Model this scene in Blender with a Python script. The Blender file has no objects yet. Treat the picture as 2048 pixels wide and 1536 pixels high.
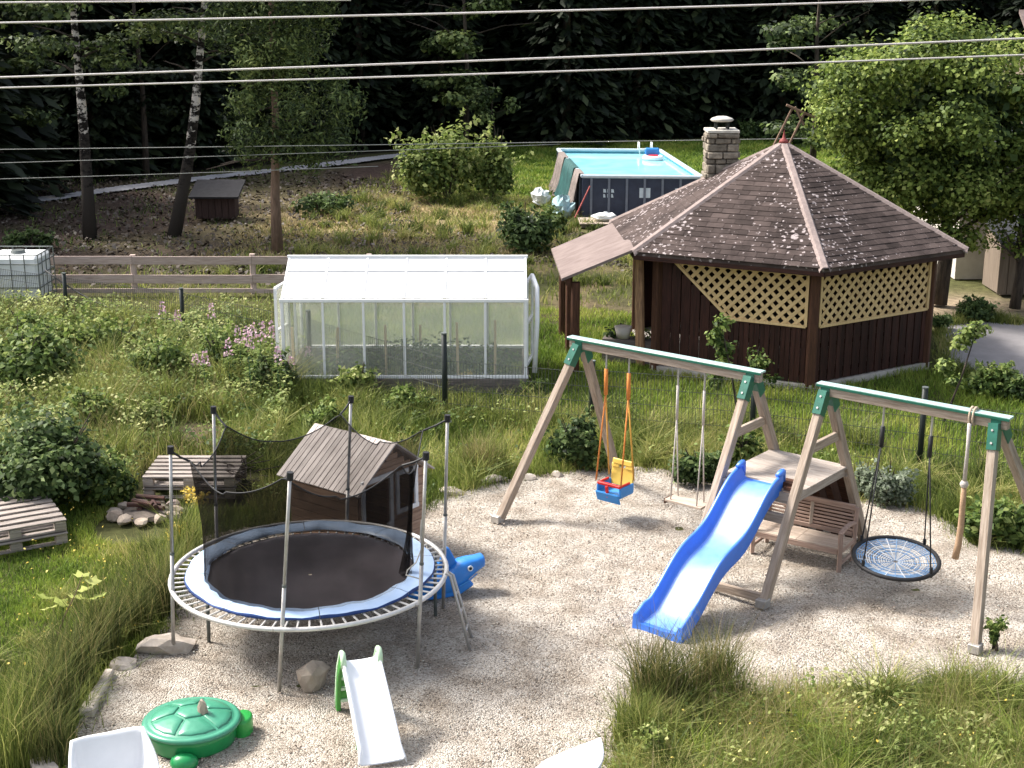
import bpy, math, random
import numpy as np
from mathutils import Vector, Matrix

S = bpy.context.scene
COL = S.collection
PI = math.pi
# ------------------------------------------------------------------ camera
H = 6.83
PITCH = math.radians(15.5)
FPX = 2850.0                       # focal length in photograph pixels (2048 wide)
cam_d = bpy.data.cameras.new('camera')
cam_d.sensor_width = 36.0
cam_d.lens = FPX / 2048 * 36
cam_d.clip_start = 0.1
cam_d.clip_end = 2000
cam = bpy.data.objects.new('camera', cam_d)
COL.objects.link(cam)
cam.location = (0, 0, H)
cam.rotation_euler = (PI / 2 - PITCH, 0, 0)
S.camera = cam
# ------------------------------------------------------------------ light
SUN_EL = math.radians(48)
SUN_V = Vector((-0.89, 0.40, 0)).normalized()
W = bpy.data.worlds.new('World')
S.world = W
W.use_nodes = True
nt = W.node_tree
sky = nt.nodes.new('ShaderNodeTexSky')
sky.sky_type = 'NISHITA'
sky.sun_disc = False
sky.sun_elevation = SUN_EL
sky.sun_rotation = math.atan2(SUN_V.x, SUN_V.y)
bg = nt.nodes['Background']
bg.inputs[1].default_value = 0.14
sky.dust_density = 4.0
sky.ozone_density = 0.6
hsv = nt.nodes.new('ShaderNodeHueSaturation'); hsv.inputs['Saturation'].default_value = 0.55   # thin white haze in the sky
nt.links.new(sky.outputs[0], hsv.inputs['Color'])
nt.links.new(hsv.outputs[0], bg.inputs[0])
sd = bpy.data.lights.new('sun', 'SUN')
sd.energy = 3.2
sd.angle = math.radians(12)
sd.color = (1.0, 0.95, 0.88)
sun = bpy.data.objects.new('sun', sd)
COL.objects.link(sun)
sv = Vector((SUN_V.x * math.cos(SUN_EL), SUN_V.y * math.cos(SUN_EL), math.sin(SUN_EL)))
sun.rotation_euler = (-sv).to_track_quat('-Z', 'Y').to_euler()
sun.location = (-20, 20, 40)
S.view_settings.view_transform = 'Standard'
S.view_settings.look = 'None'
S.view_settings.gamma = 1
S.view_settings.use_curve_mapping = False
S.view_settings.exposure = 1.24
S.cycles.max_bounces = 8
S.cycles.transparent_max_bounces = 24

# ------------------------------------------------------------------ survey helpers: a sighting in the photograph -> a place in the world
sp_, cp_ = math.sin(PITCH), math.cos(PITCH)
def ray(x, y):
    u = (x - 1024) / FPX; v = (y - 768) / FPX
    return u, cp_ - v * sp_, -sp_ - v * cp_
def G(x, y, z=0.0):
    a = ray(x, y); t = (z - H) / a[2]
    return Vector((a[0] * t, a[1] * t, z))
def AT(x, y, Y):
    a = ray(x, y); t = Y / a[1]
    return Vector((a[0] * t, Y, H + a[2] * t))

# ------------------------------------------------------------------ materials
def newmat(name):
    m = bpy.data.materials.new(name); m.use_nodes = True
    n = m.node_tree.nodes; l = m.node_tree.links
    b = n['Principled BSDF']
    return m, n, l, b
def mat(name, c1, c2=None, scale=8, rough=0.7, stretch=(1, 1, 1), bump=0.15, bscale=None, spec=0.3, metal=0.0, detail=6,
        rand=0.0, world=False, dist=0.02, c3=None, coat=0.0):
    """noise mix of c1, c2 (and c3), bump, brightness varied per object"""
    m, n, l, b = newmat(name)
    c2 = c2 or tuple(c * 0.75 for c in c1)
    if world:
        tc = n.new('ShaderNodeNewGeometry').outputs['Position']
    else:
        tc = n.new('ShaderNodeTexCoord').outputs['Object']
    mp = n.new('ShaderNodeMapping'); mp.inputs['Scale'].default_value = stretch
    l.new(tc, mp.inputs['Vector'])
    vec = mp.outputs[0]
    oi = n.new('ShaderNodeObjectInfo')
    if rand > 0 and not world:
        ad = n.new('ShaderNodeVectorMath'); ad.operation = 'MULTIPLY_ADD'
        l.new(oi.outputs['Random'], ad.inputs[0]); ad.inputs[1].default_value = (37, 91, 53); l.new(vec, ad.inputs[2])
        vec = ad.outputs[0]
    nz = n.new('ShaderNodeTexNoise'); nz.inputs['Scale'].default_value = scale; nz.inputs['Detail'].default_value = detail
    nz.inputs['Roughness'].default_value = 0.65
    l.new(vec, nz.inputs['Vector'])
    rp = n.new('ShaderNodeValToRGB')
    e = rp.color_ramp.elements
    e[0].position = 0.34; e[0].color = (*c2, 1)
    e[1].position = 0.66; e[1].color = (*c1, 1)
    if c3:
        k = e.new(0.78); k.color = (*c3, 1)
    l.new(nz.outputs['Fac'], rp.inputs['Fac'])
    out = rp.outputs[0]
    if rand > 0:
        hs = n.new('ShaderNodeHueSaturation')
        mr = n.new('ShaderNodeMapRange')
        mr.inputs['To Min'].default_value = 1 - rand; mr.inputs['To Max'].default_value = 1 + rand
        l.new(oi.outputs['Random'], mr.inputs['Value']); l.new(mr.outputs[0], hs.inputs['Value'])
        l.new(out, hs.inputs['Color']); out = hs.outputs[0]
    l.new(out, b.inputs['Base Color'])
    b.inputs['Roughness'].default_value = rough
    b.inputs['Specular IOR Level'].default_value = spec
    b.inputs['Metallic'].default_value = metal
    b.inputs['Coat Weight'].default_value = coat
    if bump > 0:
        n2 = n.new('ShaderNodeTexNoise'); n2.inputs['Scale'].default_value = bscale or scale * 3; n2.inputs['Detail'].default_value = 4
        l.new(vec, n2.inputs['Vector'])
        bp = n.new('ShaderNodeBump'); bp.inputs['Strength'].default_value = bump; bp.inputs['Distance'].default_value = dist
        l.new(n2.outputs['Fac'], bp.inputs['Height']); l.new(bp.outputs[0], b.inputs['Normal'])
    return m
def wood(name, c1, c2, rand=0.12, rough=0.8):
    return mat(name, c1, c2, scale=9, rough=rough, stretch=(4, 4, 0.35), bump=0.35, bscale=14, rand=rand, spec=0.2)
def leafmat(name, cols, trans=0.4, rough=0.6):
    m, n, l, b = newmat(name)
    at = n.new('ShaderNodeAttribute'); at.attribute_name = 'tint'
    rp = n.new('ShaderNodeValToRGB'); e = rp.color_ramp.elements
    for k in range(len(cols)):
        p = k / (len(cols) - 1)
        if k == 0: q = e[0]
        elif k == len(cols) - 1: q = e[-1]
        else: q = e.new(p)
        q.position = p; q.color = (*cols[k], 1)
    l.new(at.outputs['Fac'], rp.inputs['Fac'])
    l.new(rp.outputs[0], b.inputs['Base Color'])
    b.inputs['Roughness'].default_value = rough; b.inputs['Specular IOR Level'].default_value = 0.25
    tr = n.new('ShaderNodeBsdfTranslucent'); l.new(rp.outputs[0], tr.inputs['Color'])
    mx = n.new('ShaderNodeMixShader'); mx.inputs[0].default_value = trans
    l.new(b.outputs[0], mx.inputs[1]); l.new(tr.outputs[0], mx.inputs[2])
    l.new(mx.outputs[0], n['Material Output'].inputs['Surface'])
    return m
def sheer(name, col, opac, rough=0.6, transl=0.0, spec=0.3):
    m, n, l, b = newmat(name)
    b.inputs['Base Color'].default_value = (*col, 1); b.inputs['Roughness'].default_value = rough
    b.inputs['Specular IOR Level'].default_value = spec
    s = b.outputs[0]
    if transl > 0:
        tl = n.new('ShaderNodeBsdfTranslucent'); tl.inputs['Color'].default_value = (*col, 1)
        mm = n.new('ShaderNodeMixShader'); mm.inputs[0].default_value = transl
        l.new(s, mm.inputs[1]); l.new(tl.outputs[0], mm.inputs[2]); s = mm.outputs[0]
    tp = n.new('ShaderNodeBsdfTransparent')
    mx = n.new('ShaderNodeMixShader'); mx.inputs[0].default_value = opac
    nz = n.new('ShaderNodeTexNoise'); nz.inputs['Scale'].default_value = 2.2; nz.inputs['Detail'].default_value = 4
    tc = n.new('ShaderNodeTexCoord'); l.new(tc.outputs['Object'], nz.inputs['Vector'])
    mr = n.new('ShaderNodeMapRange'); mr.inputs['From Min'].default_value = 0.3; mr.inputs['From Max'].default_value = 0.7
    mr.inputs['To Min'].default_value = opac * 0.88; mr.inputs['To Max'].default_value = min(1, opac * 1.12)
    l.new(nz.outputs['Fac'], mr.inputs['Value']); l.new(mr.outputs[0], mx.inputs[0])
    l.new(tp.outputs[0], mx.inputs[1]); l.new(s, mx.inputs[2])
    l.new(mx.outputs[0], n['Material Output'].inputs['Surface'])
    return m

M = {}
M['beam'] = wood('weathered_tan_wood', (0.42, 0.345, 0.28), (0.24, 0.185, 0.14))
M['greywood'] = wood('silvered_wood', (0.46, 0.40, 0.35), (0.28, 0.235, 0.20), rand=0.2)
M['pallet'] = wood('pallet_wood', (0.36, 0.315, 0.28), (0.19, 0.16, 0.14), rand=0.15)
M['hutwood'] = wood('stained_brown_wood', (0.43, 0.285, 0.20), (0.28, 0.18, 0.125), rand=0.1)
M['roofwood'] = wood('grey_roof_boards', (0.56, 0.50, 0.46), (0.38, 0.33, 0.30), rand=0.14)
M['darkwood'] = wood('dark_red_brown_wood', (0.048, 0.018, 0.013), (0.018, 0.008, 0.006), rand=0.35, rough=0.6)
M['postwood'] = wood('dark_brown_post', (0.105, 0.048, 0.028), (0.05, 0.024, 0.016))
M['lattice'] = wood('yellow_lattice_wood', (0.66, 0.48, 0.25), (0.54, 0.37, 0.18), rand=0.08)
M['fencewood'] = wood('old_fence_boards', (0.50, 0.40, 0.35), (0.32, 0.245, 0.21), rand=0.1)
M['benchwood'] = wood('bench_slats', (0.44, 0.32, 0.26), (0.28, 0.19, 0.15), rand=0.15)
M['benchseat'] = wood('bench_seat_boards', (0.52, 0.43, 0.35), (0.38, 0.30, 0.24), rand=0.1)
M['logwood'] = wood('barked_log', (0.45, 0.27, 0.15), (0.16, 0.09, 0.06))
M['sleeper'] = wood('grey_sleeper', (0.24, 0.20, 0.18), (0.10, 0.085, 0.08), rand=0.2)
M['char'] = wood('charred_log', (0.11, 0.05, 0.04), (0.02, 0.016, 0.015), rand=0.5)
M['whitewood'] = mat('white_painted_wood', (0.78, 0.77, 0.76), (0.66, 0.64, 0.62), scale=5, bump=0.1, rough=0.6)
M['stakewood'] = wood('pale_stakes', (0.78, 0.58, 0.36), (0.64, 0.46, 0.27))
M['whiteplastic'] = mat('white_plastic', (0.82, 0.83, 0.85), (0.76, 0.77, 0.79), scale=3, bump=0.0, rough=0.35, spec=0.5)
M['chairplastic'] = mat('white_chair_plastic', (0.80, 0.80, 0.81), (0.74, 0.74, 0.75), scale=3, bump=0.02, rough=0.4, spec=0.5)
M['green_plastic'] = mat('green_plastic', (0.012, 0.24, 0.07), (0.008, 0.17, 0.05), scale=2, bump=0.04, rough=0.28, spec=0.5)
M['lid_plastic'] = mat('turtle_lid_plastic', (0.06, 0.27, 0.17), (0.035, 0.20, 0.12), scale=3, bump=0.05, rough=0.32, spec=0.5)
M['foot_plastic'] = mat('turtle_foot_plastic', (0.03, 0.33, 0.06), (0.02, 0.25, 0.05), scale=3, bump=0.03, rough=0.3, spec=0.5)
M['slide_green'] = mat('slide_ladder_green', (0.05, 0.30, 0.04), (0.04, 0.22, 0.03), scale=3, bump=0.03, rough=0.35, spec=0.5)
M['pale_green'] = mat('pale_green_plastic', (0.50, 0.66, 0.46), (0.42, 0.58, 0.38), scale=3, bump=0.0, rough=0.4)
M['blue_slide'] = mat('blue_slide_plastic', (0.025, 0.17, 0.68), (0.02, 0.13, 0.55), scale=2, bump=0.03, rough=0.45, spec=0.9, coat=0.1)
M['blue_sheen'] = mat('painted_sheen_blue_plastic', (0.15, 0.31, 0.76), (0.08, 0.23, 0.70), scale=5, stretch=(1, 1, 1), bump=0.03, rough=0.42, spec=0.9)  # slide blue made paler: sun highlight put into the colour
M['blue_toy'] = mat('blue_toy_plastic', (0.025, 0.22, 0.66), (0.02, 0.17, 0.52), scale=3, bump=0.03, rough=0.35, spec=0.5)
M['yellow_plastic'] = mat('yellow_plastic', (0.85, 0.58, 0.12), (0.80, 0.52, 0.10), scale=3, bump=0.0, rough=0.4)
M['red_plastic'] = mat('red_plastic', (0.62, 0.02, 0.02), (0.5, 0.02, 0.02), scale=3, bump=0.0, rough=0.4)
M['swing_blue'] = mat('swing_blue_plastic', (0.05, 0.27, 0.66), (0.04, 0.22, 0.55), scale=3, bump=0.0, rough=0.4)
M['orange_rope'] = mat('orange_rope', (0.72, 0.26, 0.06), (0.55, 0.18, 0.04), scale=60, bump=0.4)
M['yellow_rope'] = mat('yellow_rope', (0.72, 0.40, 0.08), (0.55, 0.28, 0.05), scale=60, bump=0.4)
M['rope'] = mat('hemp_rope', (0.52, 0.42, 0.32), (0.36, 0.28, 0.20), scale=60, bump=0.5)
M['greyrope'] = mat('grey_rope', (0.55, 0.50, 0.46), (0.42, 0.38, 0.35), scale=60, bump=0.4)
M['brownrope'] = mat('thick_climbing_rope', (0.46, 0.31, 0.19), (0.33, 0.21, 0.13), scale=50, bump=0.5)
M['black'] = mat('black_rubber', (0.02, 0.02, 0.022), (0.012, 0.012, 0.013), scale=10, bump=0.1, rough=0.6)
M['mat'] = mat('trampoline_mat', (0.050, 0.040, 0.046), (0.036, 0.030, 0.034), scale=3, bump=0.15, bscale=150, rough=0.5, spec=0.45, dist=0.003)
M['pad'] = mat('blue_pad_vinyl', (0.47, 0.60, 0.80), (0.38, 0.52, 0.74), scale=4, bump=0.25, bscale=9, rough=0.35, spec=0.5)
M['padedge'] = mat('dark_blue_pad_edge', (0.015, 0.045, 0.17), (0.012, 0.035, 0.13), scale=6, bump=0.1, rough=0.5)
M['galv'] = mat('galvanised_steel', (0.50, 0.48, 0.45), (0.36, 0.34, 0.32), scale=9, bump=0.08, rough=0.45, metal=0.55, spec=0.5)
M['steel_white'] = mat('bright_ring_steel', (0.68, 0.66, 0.63), (0.55, 0.53, 0.5), scale=9, bump=0.05, rough=0.4, metal=0.35, spec=0.5)
M['darksteel'] = mat('dark_green_steel', (0.018, 0.024, 0.022), (0.012, 0.016, 0.015), scale=20, bump=0.05, rough=0.5)
M['wire'] = mat('fence_wire', (0.06, 0.065, 0.06), (0.04, 0.045, 0.04), scale=20, bump=0.0, rough=0.5)
M['cable'] = mat('overhead_cable', (0.72, 0.67, 0.64), (0.6, 0.55, 0.52), scale=4, bump=0.0, rough=0.5)
M['cable_faint'] = mat('thin_grey_cable', (0.36, 0.36, 0.33), (0.28, 0.28, 0.26), scale=4, bump=0.0, rough=0.5)
M['bracket'] = mat('green_steel_bracket', (0.014, 0.125, 0.085), (0.010, 0.095, 0.06), scale=8, bump=0.06, rough=0.35, spec=0.5)
M['cap'] = mat('sky_sheen_beam_cover', (0.36, 0.48, 0.46), (0.25, 0.37, 0.345), scale=8, bump=0.05, rough=0.3, spec=0.6)  # green metal cover; the pale tone is sky reflection put into the colour
M['net'] = sheer('black_safety_netting', (0.012, 0.010, 0.009), 0.68, rough=0.9, spec=0.0)
M['hedge_net'] = M['net']
M['polywall'] = sheer('hazy_polycarbonate', (0.74, 0.77, 0.68), 0.24, rough=0.3, transl=0.4, spec=0.4)
M['polyroof'] = sheer('white_polycarbonate_roof', (0.74, 0.75, 0.77), 0.95, rough=0.35, transl=0.25)
M['alu'] = mat('white_aluminium', (0.84, 0.84, 0.84), (0.76, 0.76, 0.76), scale=6, bump=0.0, rough=0.4)
M['tank'] = mat('white_tank_plastic', (0.78, 0.80, 0.80), (0.68, 0.70, 0.69), scale=3, bump=0.05, rough=0.4)
M['cage'] = mat('grey_cage_steel', (0.16, 0.18, 0.17), (0.1, 0.11, 0.11), scale=9, bump=0.0, rough=0.5, metal=0.4)
M['stone'] = mat('sandstone', (0.42, 0.35, 0.28), (0.24, 0.19, 0.15), scale=5, bump=0.6, bscale=9, rand=0.15, rough=0.9)
M['palestone'] = mat('pale_kerb_stone', (0.52, 0.46, 0.40), (0.34, 0.29, 0.24), scale=6, bump=0.6, bscale=10, rand=0.15, rough=0.9)
M['chimstone'] = mat('chimney_stone', (0.30, 0.26, 0.205), (0.13, 0.11, 0.085), scale=7, bump=0.6, bscale=12, rand=0.35, rough=0.9)
M['mortar'] = mat('mortar', (0.16, 0.13, 0.11), (0.1, 0.085, 0.07), scale=12, bump=0.4, rough=0.95)
M['capstone'] = mat('chimney_cap', (0.52, 0.50, 0.45), (0.38, 0.35, 0.30), scale=8, bump=0.2, rough=0.8)
M['ridge'] = mat('ridge_cap_felt', (0.29, 0.23, 0.21), (0.20, 0.158, 0.145), scale=8, bump=0.4, bscale=30, rough=0.9)
M['red'] = mat('red_finial', (0.30, 0.07, 0.06), (0.22, 0.05, 0.045), scale=8, bump=0.1)
M['finial_red'] = mat('faded_red', (0.33, 0.07, 0.06), (0.25, 0.05, 0.045), scale=8, bump=0.05)
M['canopyroof'] = mat('canopy_felt', (0.21, 0.165, 0.15), (0.14, 0.105, 0.095), scale=5, stretch=(0.4, 1, 1), bump=0.3, bscale=40, rough=0.9)
M['poolwall'] = mat('pool_liner_outside', (0.035, 0.045, 0.075), (0.025, 0.032, 0.055), scale=4, bump=0.15, rough=0.5)
M['poolrim'] = mat('pool_rim', (0.52, 0.60, 0.66), (0.44, 0.52, 0.58), scale=6, bump=0.0, rough=0.4)
M['poolframe'] = mat('pool_frame_grey', (0.16, 0.18, 0.22), (0.12, 0.14, 0.18), scale=6, bump=0.0, rough=0.45)
M['poolinner'] = mat('pool_liner_inside', (0.20, 0.55, 0.68), (0.15, 0.47, 0.6), scale=3, bump=0.0)
M['teal'] = mat('teal_cover', (0.025, 0.10, 0.095), (0.015, 0.055, 0.055), scale=8, stretch=(1, 1, 0.3), bump=0.5, rough=0.7)
M['tarp'] = mat('pale_blue_tarp', (0.34, 0.48, 0.50), (0.22, 0.33, 0.35), scale=6, bump=0.6, bscale=9)
M['concrete'] = mat('concrete', (0.52, 0.48, 0.43), (0.40, 0.36, 0.32), scale=6, bump=0.2, rough=0.9)
M['whitewall'] = mat('white_render', (0.60, 0.56, 0.50), (0.48, 0.44, 0.39), scale=3, bump=0.1, rough=0.9)
M['beigewall'] = mat('beige_boards', (0.22, 0.175, 0.135), (0.14, 0.11, 0.085), scale=4, stretch=(6, 6, 0.4), bump=0.2, rough=0.9)
M['darkroof'] = mat('dark_slate_roof', (0.045, 0.047, 0.053), (0.03, 0.031, 0.036), scale=6, bump=0.2, rough=0.7)
M['hutroof'] = mat('hutch_felt_roof', (0.032, 0.031, 0.034), (0.02, 0.019, 0.021), scale=6, bump=0.3, rough=0.85)
M['hutchwall'] = wood('hutch_boards', (0.07, 0.042, 0.036), (0.04, 0.024, 0.02))
M['bark'] = mat('dark_bark', (0.085, 0.065, 0.05), (0.03, 0.024, 0.02), scale=7, stretch=(3, 3, 0.5), bump=0.8, bscale=12, rough=0.95)
M['brownbark'] = mat('brown_bark', (0.26, 0.17, 0.12), (0.13, 0.085, 0.06), scale=7, stretch=(3, 3, 0.5), bump=0.8, bscale=12, rough=0.95)
M['charline'] = M['black']

def birch_mat():
    m, n, l, b = newmat('birch_bark')
    tc = n.new('ShaderNodeTexCoord')
    mp = n.new('ShaderNodeMapping'); mp.inputs['Scale'].default_value = (1.6, 1.6, 3.2); l.new(tc.outputs['Object'], mp.inputs[0])
    nz = n.new('ShaderNodeTexNoise'); nz.inputs['Scale'].default_value = 1.7; nz.inputs['Detail'].default_value = 8; nz.inputs['Roughness'].default_value = 0.75
    l.new(mp.outputs[0], nz.inputs['Vector'])
    sx = n.new('ShaderNodeSeparateXYZ'); l.new(tc.outputs['Object'], sx.inputs[0])
    mr = n.new('ShaderNodeMapRange'); mr.inputs['From Min'].default_value = 0.4; mr.inputs['From Max'].default_value = 3.6
    mr.inputs['To Min'].default_value = -0.34; mr.inputs['To Max'].default_value = -0.03
    l.new(sx.outputs['Z'], mr.inputs['Value'])
    ad = n.new('ShaderNodeMath'); ad.operation = 'ADD'; l.new(nz.outputs['Fac'], ad.inputs[0]); l.new(mr.outputs[0], ad.inputs[1])
    rp = n.new('ShaderNodeValToRGB'); e = rp.color_ramp.elements
    e[0].position = 0.455; e[0].color = (0.011, 0.009, 0.008, 1); e[1].position = 0.5; e[1].color = (0.62, 0.56, 0.50, 1)
    q = e.new(0.30); q.color = (0.045, 0.038, 0.033, 1); q = e.new(0.40); q.color = (0.013, 0.011, 0.010, 1)
    bp = n.new('ShaderNodeBump'); bp.inputs['Strength'].default_value = 0.8; bp.inputs['Distance'].default_value = 0.03
    l.new(nz.outputs['Fac'], bp.inputs['Height']); l.new(bp.outputs[0], b.inputs['Normal'])
    l.new(ad.outputs[0], rp.inputs[0]); l.new(rp.outputs[0], b.inputs['Base Color']); b.inputs['Roughness'].default_value = 0.9; b.inputs['Specular IOR Level'].default_value = 0.1
    return m
M['birch'] = birch_mat()

def gravel_mat():
    m, n, l, b = newmat('gravel')
    tc = n.new('ShaderNodeTexCoord')
    vo = n.new('ShaderNodeTexVoronoi'); vo.inputs['Scale'].default_value = 60; vo.inputs['Randomness'].default_value = 1
    l.new(tc.outputs['Object'], vo.inputs['Vector'])
    sep = n.new('ShaderNodeSeparateColor'); l.new(vo.outputs['Color'], sep.inputs[0])
    rp = n.new('ShaderNodeValToRGB'); e = rp.color_ramp.elements
    for k, (p, c) in enumerate([(0.0, (0.16, 0.138, 0.112)), (0.2, (0.325, 0.285, 0.238)), (0.5, (0.42, 0.375, 0.32)), (0.8, (0.485, 0.44, 0.38)), (1.0, (0.57, 0.525, 0.465))]):
        q = e[0] if k == 0 else (e[-1] if k == 4 else e.new(p))
        q.position = p; q.color = (*c, 1)
    l.new(sep.outputs[0], rp.inputs[0])
    nz = n.new('ShaderNodeTexNoise'); nz.inputs['Scale'].default_value = 2.3; nz.inputs['Detail'].default_value = 8
    l.new(tc.outputs['Object'], nz.inputs['Vector'])
    r2 = n.new('ShaderNodeValToRGB'); f = r2.color_ramp.elements
    f[0].position = 0.33; f[0].color = (0.66, 0.62, 0.58, 1); f[1].position = 0.60; f[1].color = (1.0, 1.0, 1.0, 1)
    l.new(nz.outputs['Fac'], r2.inputs[0])
    mx = n.new('ShaderNodeMix'); mx.data_type = 'RGBA'; mx.blend_type = 'MULTIPLY'; mx.inputs[0].default_value = 1
    l.new(rp.outputs[0], mx.inputs[6]); l.new(r2.outputs[0], mx.inputs[7])
    l.new(mx.outputs[2], b.inputs['Base Color'])
    b.inputs['Roughness'].default_value = 0.9; b.inputs['Specular IOR Level'].default_value = 0.15
    bp = n.new('ShaderNodeBump'); bp.inputs['Strength'].default_value = 0.9; bp.inputs['Distance'].default_value = 0.02
    iv = n.new('ShaderNodeMath'); iv.operation = 'SUBTRACT'; iv.inputs[0].default_value = 1; l.new(vo.outputs['Distance'], iv.inputs[1])
    l.new(iv.outputs[0], bp.inputs['Height']); l.new(bp.outputs[0], b.inputs['Normal'])
    return m
M['gravel'] = gravel_mat()

def ground_mat():
    m, n, l, b = newmat('soil_and_turf')
    at = n.new('ShaderNodeAttribute'); at.attribute_name = 'soil'
    tc = n.new('ShaderNodeTexCoord')
    nz = n.new('ShaderNodeTexNoise'); nz.inputs['Scale'].default_value = 5; nz.inputs['Detail'].default_value = 10; nz.inputs['Roughness'].default_value = 0.75
    l.new(tc.outputs['Object'], nz.inputs['Vector'])
    rp = n.new('ShaderNodeValToRGB'); e = rp.color_ramp.elements
    e[0].position = 0.32; e[0].color = (0.45, 0.43, 0.42, 1); e[1].position = 0.68; e[1].color = (1.35, 1.3, 1.25, 1)
    l.new(nz.outputs['Fac'], rp.inputs[0])
    mx = n.new('ShaderNodeMix'); mx.data_type = 'RGBA'; mx.blend_type = 'MULTIPLY'; mx.inputs[0].default_value = 1
    l.new(at.outputs['Color'], mx.inputs[6]); l.new(rp.outputs[0], mx.inputs[7])
    l.new(mx.outputs[2], b.inputs['Base Color']); b.inputs['Roughness'].default_value = 0.95; b.inputs['Specular IOR Level'].default_value = 0.1
    bp = n.new('ShaderNodeBump'); bp.inputs['Strength'].default_value = 0.7; bp.inputs['Distance'].default_value = 0.08
    l.new(nz.outputs['Fac'], bp.inputs['Height']); l.new(bp.outputs[0], b.inputs['Normal'])
    return m
M['ground'] = ground_mat()

def shingle_mat():
    m, n, l, b = newmat('lichen_shingles')
    ge = n.new('ShaderNodeNewGeometry')
    oi = n.new('ShaderNodeObjectInfo')
    nz = n.new('ShaderNodeTexNoise'); nz.inputs['Scale'].default_value = 1.6; nz.inputs['Detail'].default_value = 8; nz.inputs['Roughness'].default_value = 0.7
    l.new(ge.outputs['Position'], nz.inputs['Vector'])
    rp = n.new('ShaderNodeValToRGB'); e = rp.color_ramp.elements
    e[0].position = 0.35; e[0].color = (0.034, 0.026, 0.024, 1); e[1].position = 0.65; e[1].color = (0.084, 0.064, 0.058, 1)
    l.new(nz.outputs['Fac'], rp.inputs[0])
    hs = n.new('ShaderNodeHueSaturation'); mr = n.new('ShaderNodeMapRange'); mr.inputs['To Min'].default_value = 0.7; mr.inputs['To Max'].default_value = 1.3
    l.new(oi.outputs['Random'], mr.inputs['Value']); l.new(mr.outputs[0], hs.inputs['Value']); l.new(rp.outputs[0], hs.inputs['Color'])
    vo = n.new('ShaderNodeTexVoronoi'); vo.inputs['Scale'].default_value = 10.5; l.new(ge.outputs['Position'], vo.inputs['Vector'])
    n3 = n.new('ShaderNodeTexNoise'); n3.inputs['Scale'].default_value = 0.9; n3.inputs['Detail'].default_value = 5; l.new(ge.outputs['Position'], n3.inputs['Vector'])
    n4 = n.new('ShaderNodeTexNoise'); n4.inputs['Scale'].default_value = 26; n4.inputs['Detail'].default_value = 3; l.new(ge.outputs['Position'], n4.inputs['Vector'])
    # lichen: small patches, more of them where the slow noise is high
    a = n.new('ShaderNodeMapRange'); a.inputs['From Min'].default_value = 0.42; a.inputs['From Max'].default_value = 0.72
    a.inputs['To Min'].default_value = 0.10; a.inputs['To Max'].default_value = 0.50; l.new(n3.outputs['Fac'], a.inputs['Value'])
    c = n.new('ShaderNodeMath'); c.operation = 'MULTIPLY_ADD'; l.new(n4.outputs['Fac'], c.inputs[0]); c.inputs[1].default_value = 1.0; l.new(vo.outputs['Distance'], c.inputs[2])
    d = n.new('ShaderNodeMath'); d.operation = 'SUBTRACT'; l.new(c.outputs[0], d.inputs[0]); d.inputs[1].default_value = 0.44
    sx = n.new('ShaderNodeSeparateXYZ'); l.new(ge.outputs['Position'], sx.inputs[0])
    mb_ = n.new('ShaderNodeMapRange'); mb_.inputs['From Min'].default_value = 6.6; mb_.inputs['From Max'].default_value = 5.2
    mb_.inputs['To Min'].default_value = 0.55; mb_.inputs['To Max'].default_value = 1.12; l.new(sx.outputs['X'], mb_.inputs['Value'])
    am = n.new('ShaderNodeMath'); am.operation = 'MULTIPLY'; l.new(a.outputs[0], am.inputs[0]); l.new(mb_.outputs[0], am.inputs[1])
    k = n.new('ShaderNodeMath'); k.operation = 'LESS_THAN'; l.new(d.outputs[0], k.inputs[0]); l.new(am.outputs[0], k.inputs[1])
    mx = n.new('ShaderNodeMix'); mx.data_type = 'RGBA'; l.new(k.outputs[0], mx.inputs[0])
    l.new(hs.outputs[0], mx.inputs[6]); mx.inputs[7].default_value = (0.33, 0.285, 0.28, 1)
    l.new(mx.outputs[2], b.inputs['Base Color']); b.inputs['Roughness'].default_value = 0.95; b.inputs['Specular IOR Level'].default_value = 0.1
    bp = n.new('ShaderNodeBump'); bp.inputs['Strength'].default_value = 0.4; bp.inputs['Distance'].default_value = 0.01
    l.new(n4.outputs['Fac'], bp.inputs['Height']); l.new(bp.outputs[0], b.inputs['Normal'])
    return m
M['shingle'] = shingle_mat()

def water_mat():
    m, n, l, b = newmat('pool_water')
    tc = n.new('ShaderNodeTexCoord')
    nz = n.new('ShaderNodeTexNoise'); nz.inputs['Scale'].default_value = 1.5; nz.inputs['Detail'].default_value = 4; l.new(tc.outputs['Object'], nz.inputs['Vector'])
    rp = n.new('ShaderNodeValToRGB'); e = rp.color_ramp.elements
    e[0].position = 0.3; e[0].color = (0.24, 0.60, 0.68, 1); e[1].position = 0.7; e[1].color = (0.36, 0.70, 0.76, 1)
    l.new(nz.outputs['Fac'], rp.inputs[0]); l.new(rp.outputs[0], b.inputs['Base Color'])
    b.inputs['Roughness'].default_value = 0.08; b.inputs['IOR'].default_value = 1.33
    bp = n.new('ShaderNodeBump'); bp.inputs['Strength'].default_value = 0.15; bp.inputs['Distance'].default_value = 0.05
    l.new(nz.outputs['Fac'], bp.inputs['Height']); l.new(bp.outputs[0], b.inputs['Normal'])
    return m
M['water'] = water_mat()
M['asphalt'] = mat('grey_yard_surface', (0.30, 0.28, 0.28), (0.23, 0.215, 0.215), scale=2, bump=0.2, bscale=60, rough=0.95)
M['track'] = mat('pale_track_gravel', (0.42, 0.41, 0.42), (0.28, 0.27, 0.27), scale=1.2, bump=0.3, bscale=30, rough=0.95)
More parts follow.
